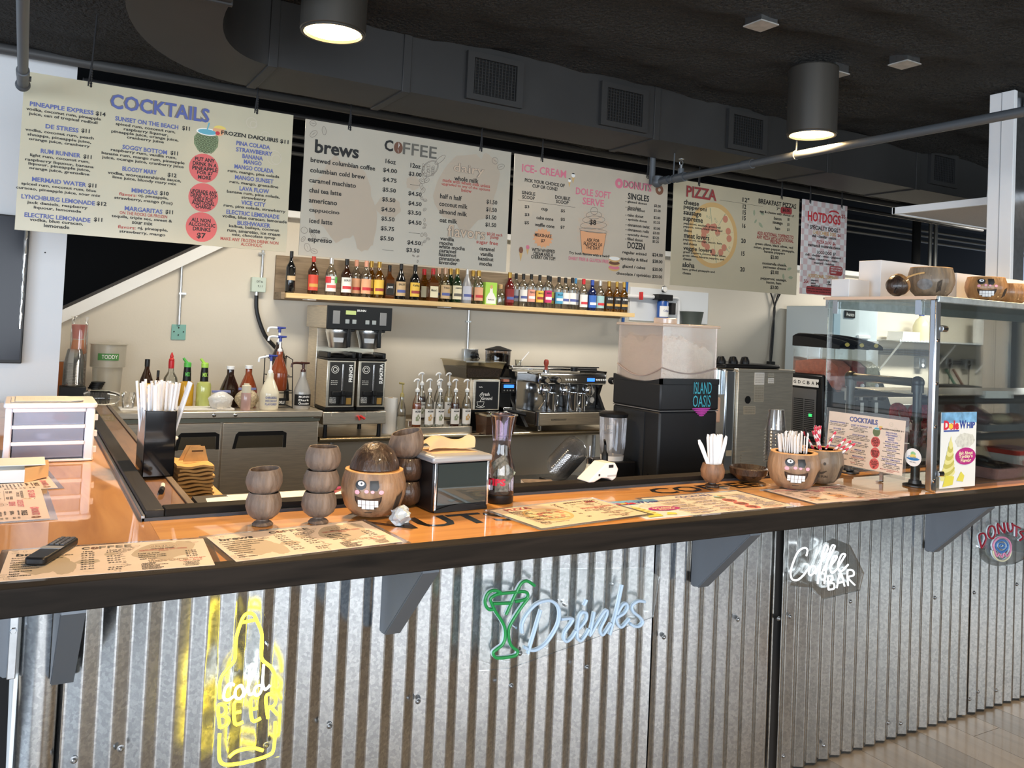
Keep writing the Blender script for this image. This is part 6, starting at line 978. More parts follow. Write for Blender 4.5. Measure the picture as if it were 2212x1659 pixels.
def wob(g,x,y,s,a,z0):
    return G([(x+(p[0]-x)*(1+a*noise.noise(((p[0]-x)*14+s,(p[1]-y)*14,(p[2]-z0)*10))),y+(p[1]-y)*(1+a*noise.noise(((p[0]-x)*14+s,(p[1]-y)*14,(p[2]-z0)*10))),p[2]) for p in g.v],g.f)
def coco_cup(lab,x,y,z,r,h,foot=False,tilt=0,m=None,group='stacked coconut shell cups'):
    t=thing('coconut_cup',lab,'coconut cup',(x,y,z),group); z1=0
    if foot: part('foot',lathe([(.026,0),(.027,.003),(.022,.008),(.014,.012),(.014,.016)],18,x,y,z),fib,t); z1=.014
    pr=[(.006,0),(.55*r,.05*h),(.86*r,.22*h),(r,.48*h),(.97*r,.72*h),(.84*r,.96*h),(.80*r,h),(.76*r,.99*h),(.86*r,.72*h),(.8*r,.4*h),(.4*r,.18*h),(.005,.15*h)]
    g=wob(lathe(pr,28,x,y,z+z1),x,y,x*9,.05,z)
    if tilt: g=G([(p[0],p[1],p[2]+(tilt*(p[0]-x) if p[2]>z+z1+.6*h else 0)) for p in g.v],g.f)
    part('shell',g,m or fib,t); return t
coco_cup('grey coconut cup with a round foot, bottom of the two-cup stack',.565,2.225,BZ,.046,.070,True)
coco_cup('grey coconut cup with slanted rim, top of the two-cup stack',.563,2.225,BZ+.0765,.047,.068,tilt=.08)
coco_cup('grey coconut cup with a round foot, bottom of the three-cup stack',.706,2.205,BZ,.0465,.068,True)
coco_cup('grey coconut cup in the middle of the three-cup stack',.709,2.205,BZ+.0755,.048,.063)
coco_cup('grey coconut cup topping the three-cup stack',.711,2.205,BZ+.132,.0475,.068)
coco_cup('dark coconut cup at the bottom of the stack behind the lidded pirate coconut',1.005,2.325,BZ,.050,.075,m=fibd)
coco_cup('dark coconut cup midway in the stack behind the lidded pirate coconut',1.005,2.325,BZ+.068,.051,.075,m=fibd)
coco_cup('tilted grey coconut cup on top of the stack behind the lidded pirate coconut',.998,2.328,BZ+.137,.052,.080,tilt=.25)
# --- face coconuts ---
def prof_r(pr,z):
    for (r0,z0),(r1,z1) in zip(pr,pr[1:]):
        if z0<=z<=z1: return r0+(r1-r0)*(z-z0)/max(1e-6,z1-z0)
    return pr[-1][0]
def decal(pts,x,y,z,pr,az,off,fan=True):
    def mp(u,v):
        r=prof_r(pr,v)+off; a=az+u/max(.02,r); return (x+r*sin(a),y-r*cos(a),z+v)
    n=len(pts); cu=sum(p[0] for p in pts)/n; cv=sum(p[1] for p in pts)/n
    v=[mp(cu,cv)]; rings=3
    for k in range(1,rings+1): v+=[mp(cu+(p[0]-cu)*k/rings,cv+(p[1]-cv)*k/rings) for p in pts]
    f=[(0,1+i,1+(i+1)%n) for i in range(n)]
    for k in range(rings-1): f+=[(1+k*n+i,1+(k+1)*n+i,1+(k+1)*n+(i+1)%n,1+k*n+(i+1)%n) for i in range(n)]
    return G(v,f)
pk=mat('face_paint_black',(.01,.01,.01),.4); pw=mat('face_paint_white',(.82,.83,.84),.4); pp=mat('face_paint_pink',(.80,.36,.44),.5)
def pirate(t,par,x,y,z,pr,az,s,zc):
    d=lambda pts,off: decal([(a*s,zc+b*s) for a,b in pts],x,y,z,pr,az,off)
    mo=[(-.033+.0066*k,.009-.006*sin(pi*k/10)) for k in range(11)]+[(.033*cos(R_(a)),.009-.033*sin(R_(a))) for a in range(18,180,18)]
    part('mouth_outline',d([(p[0]*1.13,(p[1]+.004)*1.12-.004) for p in mo],.0008),pk,par); part('lips',d([(p[0]*1.02,p[1]*1.02) for p in mo],.0013),mat('face_paint_brown',(.05,.028,.018),.5),par)
    for k in range(5):
        for j in range(2):
            w_=.0112; u=-.0224+.0112*k; v0=.0005-.0125*j; hh=.0118
            if j==1 and k in(0,4): hh=.006
            part('tooth',d([(u-w_*.45,v0-hh),(u+w_*.45,v0-hh),(u+w_*.45,v0),(u-w_*.45,v0)],.0019),pw,par)
    part('eye',d([(-.021+.0155*cos(R_(a)),.040+.0125*sin(R_(a))) for a in range(0,360,24)],.0010),pk,par)
    part('eye_white',d([(-.020+.0095*cos(R_(a)),.0435+.0060*sin(R_(a))) for a in range(0,360,30)],.0016),pw,par); part('pupil',d([(-.019+.003*cos(R_(a)),.0440+.003*sin(R_(a))) for a in range(0,360,45)],.0021),pk,par)
    part('eye_patch',d([(.005,.027),(.024,.026),(.029,.036),(.025,.052),(.003,.051)],.0010),pk,par)
    for a,b,c in ((-.030,.021,.0075),(-.004,.024,.006),(.012,.023,.005),(.035,.022,.007)): part('cheek',d([(a+c*cos(R_(q)),b+c*.8*sin(R_(q))) for q in range(0,360,40)],.0009),pp,par)
    part('chin_line',d([(-.010,-.034),(.010,-.033),(.010,-.035),(-.010,-.036)],.0009),pk,par)
def carve(par,x,y,z,pr,az,n=5):
    for k in range(n):
        a=az+.055*k; v0=.30+.02*k
        part('carved_groove',decal([(-.002,pr[-1][1]*(v0-.1)),(.002,pr[-1][1]*(v0-.12)),(.003,pr[-1][1]*(v0+.25)),(-.001,pr[-1][1]*(v0+.2))],x,y,z,pr,a,.0008),mat('groove_dark',(.03,.018,.01),.7),par)
def coconut(name,lab,x,y,z,r,h,az,m,style=None,cat='coconut',facet=True,s=1,zc=None,group=None,lidr=None):
    t=thing(name,lab,cat,(x,y,z),group)
    pr=[(.30*r,0),(.62*r,.06*h),(.86*r,.24*h),(.98*r,.48*h),(r,.62*h),(.96*r,.82*h),(.88*r,h)]
    full=[(.004,0)]+pr+[(.72*r,h*1.0),(.74*r,.8*h),(.6*r,.35*h),(.004,.25*h)]
    b=part('husk',wob(lathe(full,36,x,y,z),x,y,x*5,.025,z),m,t)
    part('cut_rim',wob(lathe([(.885*r,h*.985),(.885*r,h+.0015),(.715*r,h+.0015),(.715*r,h*.985)],36,x,y,z),x,y,x*5,.025,z),rimm,t)
    if style=='pirate': pirate(t,b,x,y,z,[(a*1.012,c) for a,c in pr],az,s,zc or .48*h)
    carve(b,x,y,z,[(a*1.01,c) for a,c in pr],az+.95)
    return t,b,pr
t,b,pr=coconut('lidded_coconut','large carved pirate-face coconut with its dark shell lid on',.868,2.235,BZ,.0895,.128,R_(-30),husk,'pirate',s=1.02,zc=.058)
part('shell_lid',wob(lathe([(.0,.074),(.010,.0735),(.030,.068),(.052,.048),(.066,.022),(.0695,.004),(.066,0),(.004,.002)],32,.868,2.235,BZ+.129),.868,2.235,3,.03,BZ),fibd,t); part('straw_hole',lathe([(.011,0),(.010,.0015),(0,.002)],14,.868,2.235,BZ+.129+.0735),K['blackm'],t)
t,b,pr=coconut('straw_coconut','carved pirate-face coconut filled with white stirrers',2.455,2.165,BZ,.093,.132,R_(-42),husk,'pirate',s=1.12,zc=.060)
t,b,pr=coconut('straw_coconut','carved smiling coconut reading have fun with striped paper straws',2.655,2.215,BZ,.086,.130,R_(-47),husk3)
prx=[(a*1.012,c) for a,c in pr]; X,Y=2.655,2.215; az=R_(-47)
for u in (-.022,.012): part('eye',decal([(u+.005*cos(R_(a)),.085+.0055*sin(R_(a))) for a in range(0,360,30)],X,Y,BZ,prx,az,.001),mat('burnt_line',(.04,.03,.02),.6),b)
part('smile',decal([(-.020+.004*k,.060-.010*sin(pi*k/10)) for k in range(11)]+[(.020-.004*k,.0575-.012*sin(pi*(10-k)/10)) for k in range(11)],X,Y,BZ,prx,az,.001),mat('burnt_line',(.04,.03,.02)),b)
g=text('HAVE FUN',.055,.009,.03); part('burnt_lettering',G([tuple(decal([(p[0]-.004,.036+p[1])]*3,X,Y,BZ,prx,az,.001).v[0]) for p in g.v],g.f),mat('burnt_line',(.04,.03,.02)),b,smooth=False)
# stirrers in the pirate coconut: too fine to pick apart
stir=mat('stirrer_white',(.82,.80,.80),.4); l=[]
for k in range(64):
    a=rnd(0,2*pi); q=rnd(0,.06); lean=rnd(-.02,.02)
    l.append(tube([(2.455+q*cos(a)*.8,2.165+q*sin(a)*.8,BZ+.05),(2.455+q*cos(a)+lean-.01*cos(R_(40)),2.165+q*sin(a)+lean*.5,BZ+.185+rnd(0,.022))],.0022,5))
o=solo('stirrers',ad(l),stir,'bunch of thin white stirrers in the pirate-face coconut','stirrers'); o['kind']='stuff'
def stripes(name,a,b,sc_):
    m=bpy.data.materials.new(name); m.use_nodes=True; t=m.node_tree; p=t.nodes['Principled BSDF']; tc=nd(t,'ShaderNodeTexCoord'); wv=nd(t,'ShaderNodeTexWave',wave_type='BANDS',bands_direction='DIAGONAL'); wv.inputs['Scale'].default_value=sc_; mp=nd(t,'ShaderNodeMapping'); mp.inputs['Scale'].default_value=(1.2,1.2,.5); t.links.new(tc.outputs['Object'],mp.inputs[0]); t.links.new(mp.outputs[0],wv.inputs[0]); r=nd(t,'ShaderNodeValToRGB'); r.color_ramp.interpolation='CONSTANT'; r.color_ramp.elements[1].position=.5; r.color_ramp.elements[0].color=(*a,1); r.color_ramp.elements[1].color=(*b,1); t.links.new(wv.outputs[0],r.inputs[0]); t.links.new(r.outputs[0],p.inputs['Base Color']); p.inputs['Roughness'].default_value=.6; return m
sm_=stripes('red_white_paper',(.84,.80,.78),(.66,.03,.07),42)
sw=mk('s',lathe([(.0046,0),(.0046,.155),(.0036,.155),(.0036,0)],10),sm_); sw_d=sw.data; bpy.data.objects.remove(sw)
def lean_copy(name,data,base,tip,lab,cat,grp):
    b=Vector(base); d=(Vector(tip)-b).normalized(); o=bpy.data.objects.new(name,data); COL.objects.link(o); o.rotation_mode='QUATERNION'; o.rotation_quaternion=Vector((0,0,1)).rotation_difference(d); o.location=b; tag(o,lab,cat,grp); ORG[o.name]=tuple(base); return o
for k,(a,q,dx,dy,hh) in enumerate([(-.9,.05,-.05,.01,.10),(-.5,.045,-.045,.0,.10),(.0,.04,-.03,.01,.11),(.4,.03,-.02,.0,.12),(.9,.03,.0,.02,.13),(1.5,.03,.01,.0,.13),(2.0,.02,.018,.01,.13),(2.6,.03,.045,-.02,.09),(3.2,.03,.06,-.03,.07),(3.7,.02,.055,-.04,.065),(4.2,.02,.05,-.05,.06),(.2,.05,-.055,.02,.09)]):
    x,y=2.655+q*cos(a)*.5,2.215+q*sin(a)*.5; lean_copy('paper_straw',sw_d,(x,y,BZ+.06),(x+dx,y+dy,BZ+.06+hh),'red and white striped paper straw in the smiling coconut','straw','striped straws in the smiling coconut')
lean_copy('black_straw',mk('k',lathe([(.004,0),(.004,.16)],8),K['black']).data,(2.63,2.22,BZ+.05),(2.595,2.235,BZ+.19),'single black straw among the striped paper straws','straw',None)
bpy.data.objects.remove(bpy.data.objects['k'])
solo('coconut_half',lathe([(.004,0),(.04,.006),(.068,.028),(.072,.05),(.066,.055),(.05,.03),(.004,.02)],26,2.395,2.325,BZ),fibd,'dark upturned coconut half shell behind the stirrer coconut','coconut shell')
t=thing('plastic_cup_stack','upside-down stack of clear cups behind the stirrer coconut','cups',(2.875,2.64,UZ))
part('holder',cyl(2.875,2.64,UZ,1.06,.035,n=14),K['black'],t)
for k in range(11): part('cup',shell([(.048,0),(.050,.004),(.045,.010),(.038,.055)],18,2.875,2.64,1.06+.0135*k),clr,t)
part('top_cup',shell([(.045,0),(.033,.085),(.001,.086)],18,2.875,2.64,1.205),clr,t)
# small coconut with white plastic knives
t=thing('utensil_coconut','small smooth coconut cup on a foot holding white plastic knives','coconut cup',(2.175,2.285,BZ)); x,y=2.175,2.285
part('foot',lathe([(.026,0),(.024,.006),(.014,.010),(.014,.014)],16,x,y,BZ),fibd,t); part('shell',wob(lathe([(.004,.012),(.024,.016),(.040,.035),(.0435,.058),(.036,.082),(.033,.082),(.038,.058),(.03,.03),(.004,.024)],26,x,y,BZ),x,y,2,.03,BZ),mat('coconut_smooth',(.20,.105,.055),.5,nz=(20,.4),bump=(35,.3,.01),stretch=(3,3,.5)),t)
kn=mk('k2',prism([(-.007,0),(.007,0),(.0085,.06),(.009,.13),(.004,.155),(-.004,.158),(-.0085,.145),(-.006,.06)],-.0012,.0012).rx(R_(90)),mat('knife_white',(.84,.85,.88),.35)); knd=kn.data; bpy.data.objects.remove(kn)
for k in range(13):
    a=k*2.4; q=.004+.018*((k*.37)%1); dx=[-.075,-.012,-.008,-.003,.002,.006,.010,.016,.022,.032,.040,.030,-.004][k]
    o=lean_copy('plastic_knife',knd,(x+q*cos(a)*.7,y+q*sin(a)*.7,BZ+.030),(x+q*cos(a)+dx,y+q*sin(a)*.8,BZ+.17),'white plastic knife standing in the small coconut cup','knife','plastic knives in the coconut cup')
# --- napkin dispenser ---
t=thing('napkin_dispenser','black napkin dispenser with silver top and a brown napkin sticking out','napkin dispenser',(1.125,2.315,BZ),rz=R_(3))
LB_=lambda n,g,m,p=None,bev=0,sm=True: part(n,g,m,p or t,bev=bev,smooth=sm,local=True)
LB_('body',box(-.094,.094,-.098,.09,.0,.140),K['black'],bev=.005)
LB_('front_glass',box(-.078,.084,-.102,-.098,.020,.136),mat('smoked_front',(.03,.04,.04),.04,coat=1))
LB_('chrome_strip',box(-.090,-.081,-.104,-.098,.004,.140),K['chrome'],bev=.002); LB_('chrome_strip',box(.085,.092,-.104,-.098,.010,.140),K['chrome'],bev=.002)
LB_('base_arch',xz([(-.088,.0)]+[(-.088+.176*k/10,.006+.014*sin(pi*k/10)) for k in range(11)]+[(.088,.0)],-.106,-.098),K['black'])
tp=[(-.100,.0),(-.100,.024)]+[(-.10+.2*k/12,.024+.004*sin(pi*k/12)) for k in range(13)]+[(.100,.0)]+[(.1-.2*k/12,.0+.010*sin(pi*k/12)) for k in range(13)]
LB_('top_frame',box(-.100,.100,-.108,.098,.140,.160),mat('silver_plastic',(.36,.37,.39),.4,.2),bev=.006)
LB_('slot_tray',box(-.075,.075,-.06,.06,.1600,.1606),mat('napkin_kraft',(.62,.43,.26),.8))
def nap(u,v):
    x=-.075+.15*u; return (x+.01*sin(5*v),-.03+.06*v+.015*sin(4*u),.162+(.020+.026*u+.012*sin(6*u))*sin(pi*min(1,v*.75+.08))+.004*noise.noise((u*5,v*5,1)))
LB_('napkin',solid_grid(18,10,nap,.0012),mat('napkin_kraft',(.6,.4,.2)))
# --- tip carafe ---
t=thing('tip_carafe','mauve glass tip carafe stuffed with banknotes on a black base','carafe',(1.302,2.290,BZ)); x,y=1.302,2.290
pr=[(.042,.022),(.0435,.03),(.0445,.085),(.043,.108),(.033,.138),(.0285,.165),(.0285,.19),(.033,.235),(.0395,.266)]
part('glass',shell(pr+[(.0375,.266),(.031,.235),(.027,.19)],30,x,y,BZ),glass('mauve_glass',(.88,.82,.88),.07,.02),t)
part('rim',tube([(x+.0385*cos(2*pi*k/28),y+.0385*sin(2*pi*k/28),BZ+.266) for k in range(28)],.0022,6,True),glass('mauve_glass',(.8,.8,.8)),t); part('base',lathe([(.041,0),(.043,.003),(.043,.024),(.0405,.027),(.0,.027)],28,x,y,BZ),K['black'],t)
part('tip_lettering',wrap('TIPS',.064,.022,.0452,x-.0,y,BZ+.066,.05).T(Matrix.Translation((x,y,0))@Matrix.Rotation(R_(-48),4,'Z')@Matrix.Translation((-x,-y,0))),mat('tips_red',(.50,.01,.04),.5),t,smooth=False)
note=mat('banknote_green',(.40,.44,.34),.7,nz=(120,.6,6,(.12,.15,.10))); noteb=mat('banknote_border',(.66,.68,.58),.7)
for k,(a,b,c,rz,ry) in enumerate([(0,-.006,.052,.2,.05),(.004,-.015,.088,-.3,.5),(-.004,.004,.118,.4,-.6),(.012,.0,.10,-.7,.85),(-.018,.006,.085,1.0,.15)]):
    g=solid_grid(8,5,lambda u,v: (-.027+.054*u,.010*sin(3*u+k),-.022+.044*v+.002*sin(7*u)),.0).ry(ry).rz(rz) if False else grid(8,5,lambda u,v:(-.027+.054*u,.009*sin(3.2*u+k)-.004,-.022+.044*v)).ry(ry).rz(rz)
    g=G([(p[0],p[1],p[2]) for p in g.v]+[(p[0],p[1]+.0006,p[2]) for p in g.v],g.f+[tuple(i+len(g.v) for i in q[::-1]) for q in g.f])
    nt=solo('banknote',g.mv(x+a,y+b,BZ+c),note,['folded green banknote at the bottom of the tip carafe','banknote facing front in the middle of the tip carafe','tilted banknote highest in the tip carafe','rolled banknote leaning right in the tip carafe','yellowish banknote edge at the left inside the carafe'][k],'banknote','banknotes in the tip carafe')
    g2=put2(ringp(.009,.007,.002,14),0,0,-.0096).ry(ry).rz(rz) if False else None
# --- card terminal on the inner edge ---
t=thing('card_terminal','white card payment terminal standing on the dark inner edge','card reader',(1.76,2.40,1.0835),rz=R_(4))
part('body',xz([(-.075,0),(-.07,.008),(-.02,.046),(.0,.062),(.040,.062),(.056,.040),(.046,.008),(.030,-.000),(.012,.010),(-.02,.012),(-.05,0)],-.035,.035),mat('terminal_white',(.82,.80,.78),.35),t,bev=.005,local=True)
part('printer_slot',box(.006,.043,-.037,-.034,.016,.021),mat('slot_grey',(.45,.45,.45),.5),t,local=True); part('screen',box(.010,.030,-.0365,-.0345,.046,.056),K['black'],t,local=True); part('side_port',box(-.034,-.028,-.0365,-.0345,.020,.027),K['black'],t,local=True)
# --- crumpled foil, remote ---
g=ball(.900,2.105,BZ+.024,.026,n=20,m=14); g=G([(p[0]+.012*noise.noise((p[0]*70,p[1]*70,p[2]*70)),p[1]+.012*noise.noise((p[0]*70,p[1]*70,p[2]*70+9)),max(BZ+.0005,p[2]+.012*noise.noise((p[0]*70,p[1]*70+5,p[2]*70)))) for p in g.v],g.f)
solo('crumpled_foil',g,mat('foil_paper',(.52,.58,.62),.35,.3),'small crumpled ball of silvery foil in front of the coconuts','foil ball',smooth=True,ang=15)
t=thing('remote_control','black tv remote lying on the laminated coffee menu','remote',(.083,2.09,1.0628),rz=R_(66))
part('body',prism(rr(-.088,.088,-.022,.022,.012),.0,.016),K['black'],t,bev=.004,local=True)
part('silver_band',box(-.014,.006,-.0215,.0215,.0158,.0166),mat('remote_silver',(.45,.45,.46),.35,.5),t,local=True)
for i in range(7):
    for j in range(3): part('button',prism(rr(.018+.0095*i,.0245+.0095*i,-.016+.011*j,-.0075+.011*j,.0015,2),.0155,.0178),mat('remote_button',(.10,.10,.11),.4),t,local=True)
part('button_lettering',ad([G([(.0212+.0095*i+p[0],-.0118+.011*j+p[1],.0180) for p in text(str((i*3+j)%10),.002,.003).v],text(str((i*3+j)%10),.002,.003).f) for i in range(4) for j in range(3)]),ink('w'),t,smooth=False,local=True)
# ================= LEFT END OF THE BAR =================
wp=mat('organizer_white',(.84,.82,.86),.4); dr_=glass('drawer_frost',(.88,.88,.95),.05,.25,.35,(.60,.60,.72))
t=thing('drawer_unit','white plastic three-drawer desktop organizer with frosted drawers','drawer unit',(.10,3.46,BZ))
x0,x1,y0,y1=-.035,.240,3.345,3.60
part('frame',ad([box(x0,x0+.022,y0,y1,BZ,BZ+.185),box(x1-.030,x1,y0,y1,BZ,BZ+.185),box(x0,x1,y1-.01,y1,BZ,BZ+.185)]),wp,t,bev=.006)
part('top_panel',prism(rr(x0-.006,x1+.006,y0-.008,y1+.004,.018),BZ+.185,BZ+.203),wp,t,bev=.005)
part('base_panel',prism(rr(x0-.003,x1+.003,y0-.004,y1,.018),BZ,BZ+.008),wp,t,bev=.003)
for k in range(3):
    z0=BZ+.014+.057*k; d=part('drawer',box(x0+.026,x1-.034,y0+.004,y0+.008,z0,z0+.044),dr_,t)
    part('drawer_rail',box(x0+.022,x1-.03,y0-.003,y0+.012,z0+.044,z0+.0565),wp,d,bev=.002)
    part('drawer_tray',box(x0+.026,x1-.034,y0+.01,y1-.02,z0+.001,z0+.003),wp,d)
    part('side_tab',prism([(x1,y0+.03),(x1+.012,y0+.035),(x1+.012,y0+.05),(x1,y0+.055)],z0+.01,z0+.03),wp,d)
cnt=[('roll_of_checked_paper',box(.0,.12,3.40,3.46,BZ+.132,BZ+.165),mat('pale_check',(.75,.66,.66),.6,nz=(60,.3)),'pale checked paper inside the top organizer drawer'),('red_item',ball(.135,3.39,BZ+.150,.028,.02,.014),K['red'],'red item showing through the top organizer drawer'),('tape_roll',lathe([(.020,0),(.026,0),(.026,.02),(.020,.02)],20,.085,3.40,BZ+.075),K['white'],'roll of white tape inside the middle organizer drawer')]
for n_,g_,m_,l_ in cnt: solo(n_,g_,m_,l_,'stationery')
t=thing('loose_papers','sheets of printed paper lying on the drawer unit','paper',(.10,3.46,BZ+.2035))
for k in range(2): part('sheet',solid_grid(8,4,lambda u,v:(-.02+.215*u+.012*k,3.36+.19*v+.004*k,BZ+.2055+.003*k+.006*max(0,u-.75)*sin(2+3*v)*3),.0008),K['paper'],t)
part('paper_lettering',ad([G([(.08+p[0],3.40+.02*k+p[1],BZ+.2112) for p in text('printed order sheet total',.13,.006,.0).v],text('printed order sheet total',.13,.006,.0).f) for k in range(4)]),mat('faded_ink',(.35,.30,.30),.7),t,smooth=False)
t=thing('open_box','low open white cardboard box with tan inside at the bar left edge','box',(-.05,3.05,BZ))
part('tray',ad([box(-.22,.03,2.965,2.969,BZ,BZ+.040),box(-.22,.03,3.16,3.164,BZ,BZ+.040),box(-.22,.03,2.965,3.164,BZ,BZ+.003)]),mat('box_white',(.74,.78,.80),.6),t); part('flap',xz([(.03,BZ),(.092,BZ+.022),(.092,BZ+.045),(.03,BZ+.040)],2.967,3.16) if False else G([(.03,2.965,BZ),(.03,3.164,BZ),(.095,3.10,BZ+.008),(.095,3.02,BZ+.008),(.03,2.965,BZ+.040),(.03,3.164,BZ+.040),(.095,3.10,BZ+.046),(.095,3.02,BZ+.046)],[(3,2,1,0),(4,5,6,7),(0,3,7,4),(3,2,6,7),(2,1,5,6),(1,0,4,5)]),mat('box_tan',(.66,.42,.20),.6),t)
part('lid',box(-.22,.085,3.0,3.15,BZ+.047,BZ+.049),K['paper'],t)
# --- black straw box ---
SZ=1.0565; x0,x1,y0,y1=.362,.458,2.985,3.175
t=thing('straw_holder','tall black acrylic box packed with white straws','straw holder',(.41,3.08,SZ))
part('box',ad([box(x0,x1,y0,y0+.004,SZ,SZ+.215),box(x0,x1,y1-.004,y1,SZ,SZ+.215),box(x0,x0+.004,y0,y1,SZ,SZ+.215),box(x1-.004,x1,y0,y1,SZ,SZ+.215),box(x0,x1,y0,y1,SZ,SZ+.004)]),mat('black_acrylic',(.008,.008,.009),.08,coat=.5),t,bev=.0015)
sd=mk('s',lathe([(.0042,0),(.0042,.245),(.0034,.245)],8),mat('straw_white',(.86,.86,.88),.45)); sdd=sd.data; bpy.data.objects.remove(sd)
for k in range(46):
    bx=rnd(x0+.012,x1-.012); by=rnd(y0+.014,y1-.014); tx=(bx-.41)*.55+rnd(-.014,.014); ty=rnd(-.02,.02)
    lean_copy('drinking_straw',sdd,(bx,by,SZ+.05+rnd(0,.012)),(bx+tx,by+ty,SZ+.30),'white wrapped straw standing in the black straw box','straw','straws in the black box')
for k in range(4): lean_copy('drinking_straw',sdd,(x1-.02,y0+.02+.02*k,SZ+.07),(x1+.022+.006*k,y0+.03+.02*k,SZ+.22+.02*k),'white straw leaning right out of the black straw box','straw','straws leaning out of the box')
t=thing('marker_pen','black and white marker lying in the wooden recess','marker',(.395,2.79,1.0505)); part('barrel',tube([(.405,2.835,1.058),(.396,2.775,1.058)],.0075,10),K['white'],t); part('cap',tube([(.396,2.775,1.058),(.386,2.73,1.058)],.0082,10),K['black'],t); part('clip',tube([(.386,2.742,1.0665),(.380,2.725,1.062)],.002,6),K['black'],t)
t=thing('plastic_tub','white plastic tub with flared rim behind the straw box','tub',(.52,3.75,.82)); part('tub',lathe([(0,0),(.055,0),(.065,.24),(.078,.246),(.078,.252),(.062,.252),(.052,.01),(0,.01)],24,.515,3.80,.82),mat('tub_white',(.80,.80,.84),.4),t)
# --- cardboard carriers and box ---
t=thing('carrier_stack','stack of flat brown cardboard drink carriers','cup carriers',(.575,3.34,.905))
for k in range(9):
    w_=.062+.003*sin(k*1.7)
    part('carrier',solid_grid(10,6,lambda u,v:(.575-w_+2*w_*u+.003*sin(k*3),3.24+.20*v,.935+.0135*k+.003*sin(9*u+k)+.002*sin(7*v)),.008),K['kraft'],t)
hp_=[(-.045,0),(-.02,.055),(.03,.055),(.045,0)]
for k in range(2): part('handle',xz([(.58+a-.01*k,1.05+b) for a,b in hp_],3.30+.03*k,3.303+.03*k),K['kraft'],t)
part('handle_slot',xz([(.565,1.085),(.605,1.085),(.605,1.091),(.565,1.091)],3.2985,3.2995),mat('slot_dark',(.10,.05,.02),.8),t)
part('support_block',box(.52,.63,3.26,3.44,.905,.925),mat('dark_box',(.03,.025,.02),.7),t)
t=thing('carton','printed brown carton on the shelf behind the recess rail','carton',(.64,3.47,.82)); part('carton',box(.575,.705,3.30,3.62,.8205,.903),K['kraft'],t,bev=.003)
part('carton_print',ad([G([(.64+p[0],3.35+.09*k+p[1],.9042) for p in text(s_,.085,.02,.0).v],text(s_,.085,.02,.0).f) for k,s_ in enumerate(('[this end up]','handle','[fragile]'))]),ink('brn'),t,smooth=False)
# --- under-bar clutter ---
UZ2=.8505
t=thing('small_carton','small white and grey printed carton behind the inner edge','carton',(1.76,2.85,UZ2)); part('carton',box(-.06,.06,-.035,.035,0,.155).rz(R_(-20)).mv(1.76,2.80,UZ2),mat('carton_pale',(.62,.57,.54),.6,nz=(40,.25)),t); part('carton_top',box(-.06,.06,-.035,.035,.155,.157).rz(R_(-20)).mv(1.76,2.80,UZ2),mat('carton_top',(.20,.16,.14),.6,nz=(30,.5)),t); part('barcode_print',box(.0,.04,-.0362,-.0355,.02,.045).mv(0,0,.08).rz(R_(-20)).mv(1.76,2.80,UZ2),ink('k'),t)
t=thing('small_carton','small black carton with a white square label behind the tip carafe','carton',(1.60,2.78,UZ2)); part('carton',box(1.55,1.63,2.74,2.80,UZ2,UZ2+.165),K['black'],t,bev=.002); part('label',box(1.565,1.615,2.7385,2.7395,UZ2+.10,UZ2+.155),K['paper'],t); part('label_lettering',up(text('T',.02,.02,.02),1.59,2.738,UZ2+.125),ink('k'),t,smooth=False)
t=thing('sauce_bottle','small red and green labelled bottle with a steel pour spout','bottle',(2.0,2.80,UZ2)); part('body',lathe([(0,0),(.022,0),(.022,.18),(.012,.20),(.012,.215)],16,2.0,2.80,UZ2),mat('bottle_greyish',(.5,.52,.45),.2),t); part('label',shell([(.0226,.12),(.0226,.175)],10,2.0,2.80,UZ2,190,350),mat('label_mixed',(.55,.12,.08),.5,nz=(60,.8,3,(.1,.35,.12))),t); part('pour_spout',lathe([(.013,.215),(.014,.235),(.006,.24),(.004,.285)],12,2.0,2.80,UZ2),K['chrome'],t)
t=thing('spirit_bottle','dark bottle with a black pour spout beside the card terminal','bottle',(2.12,2.86,UZ2)); part('body',lathe([(0,0),(.03,0),(.03,.16),(.012,.19),(.012,.215)],16,2.12,2.86,UZ2),GB['K'],t); part('label',shell([(.0306,.11),(.0306,.15)],10,2.12,2.86,UZ2,190,350),K['paper'],t); part('pour_spout',lathe([(.014,.21),(.014,.24),(.007,.25),(.005,.28)],12,2.12,2.86,UZ2)+tube([(2.12,2.86,1.13),(2.10,2.84,1.15)],.005,6),K['black'],t)
t=thing('lid_stack','ribbed fan of clear plastic dome lids behind the card terminal','cup lids',(2.20,3.22,UZ2))
for k in range(12): part('lid',lathe([(.062,0),(.064,.004),(.052,.014),(.03,.022)],22).rx(R_(62)).mv(2.18-.006*k,3.17+.002*k,1.06-.007*k),clr,t)
part('sleeve_base',box(2.05,2.24,3.13,3.25,UZ2,.93),K['black'],t)
t=thing('green_packets','row of small green foil packets behind the terminal','packets',(1.90,2.93,UZ2))
for k in range(6): part('packet',box(1.84+.022*k,1.858+.022*k,2.89,2.95,UZ2,UZ2+.105+.004*(k%3)),mat('packet_green',(.05,.22,.08),.4),t,bev=.002)
t=thing('straw_bundle','bundle of dark pink cocktail straws lying behind the coconut stacks','straws',(.90,2.52,1.05))
part('wrapper',box(.55,.98,2.435,2.60,1.058,1.064),K['paper'],t); part('ledge',box(.46,1.0,2.431,2.64,1.02,1.0575),mat('under_ledge',(.05,.045,.04),.6),t)
for k in range(8): part('straw',tube([(.80+.006*k,2.46+.015*k,1.068+.004*(k%2)),(.95+.004*k,2.50+.010*k,1.075+.006*(k%3))],.003,6),mat('straw_magenta',(.45,.05,.18),.4) if k%2 else mat('straw_amber',(.3,.16,.06),.4),t)
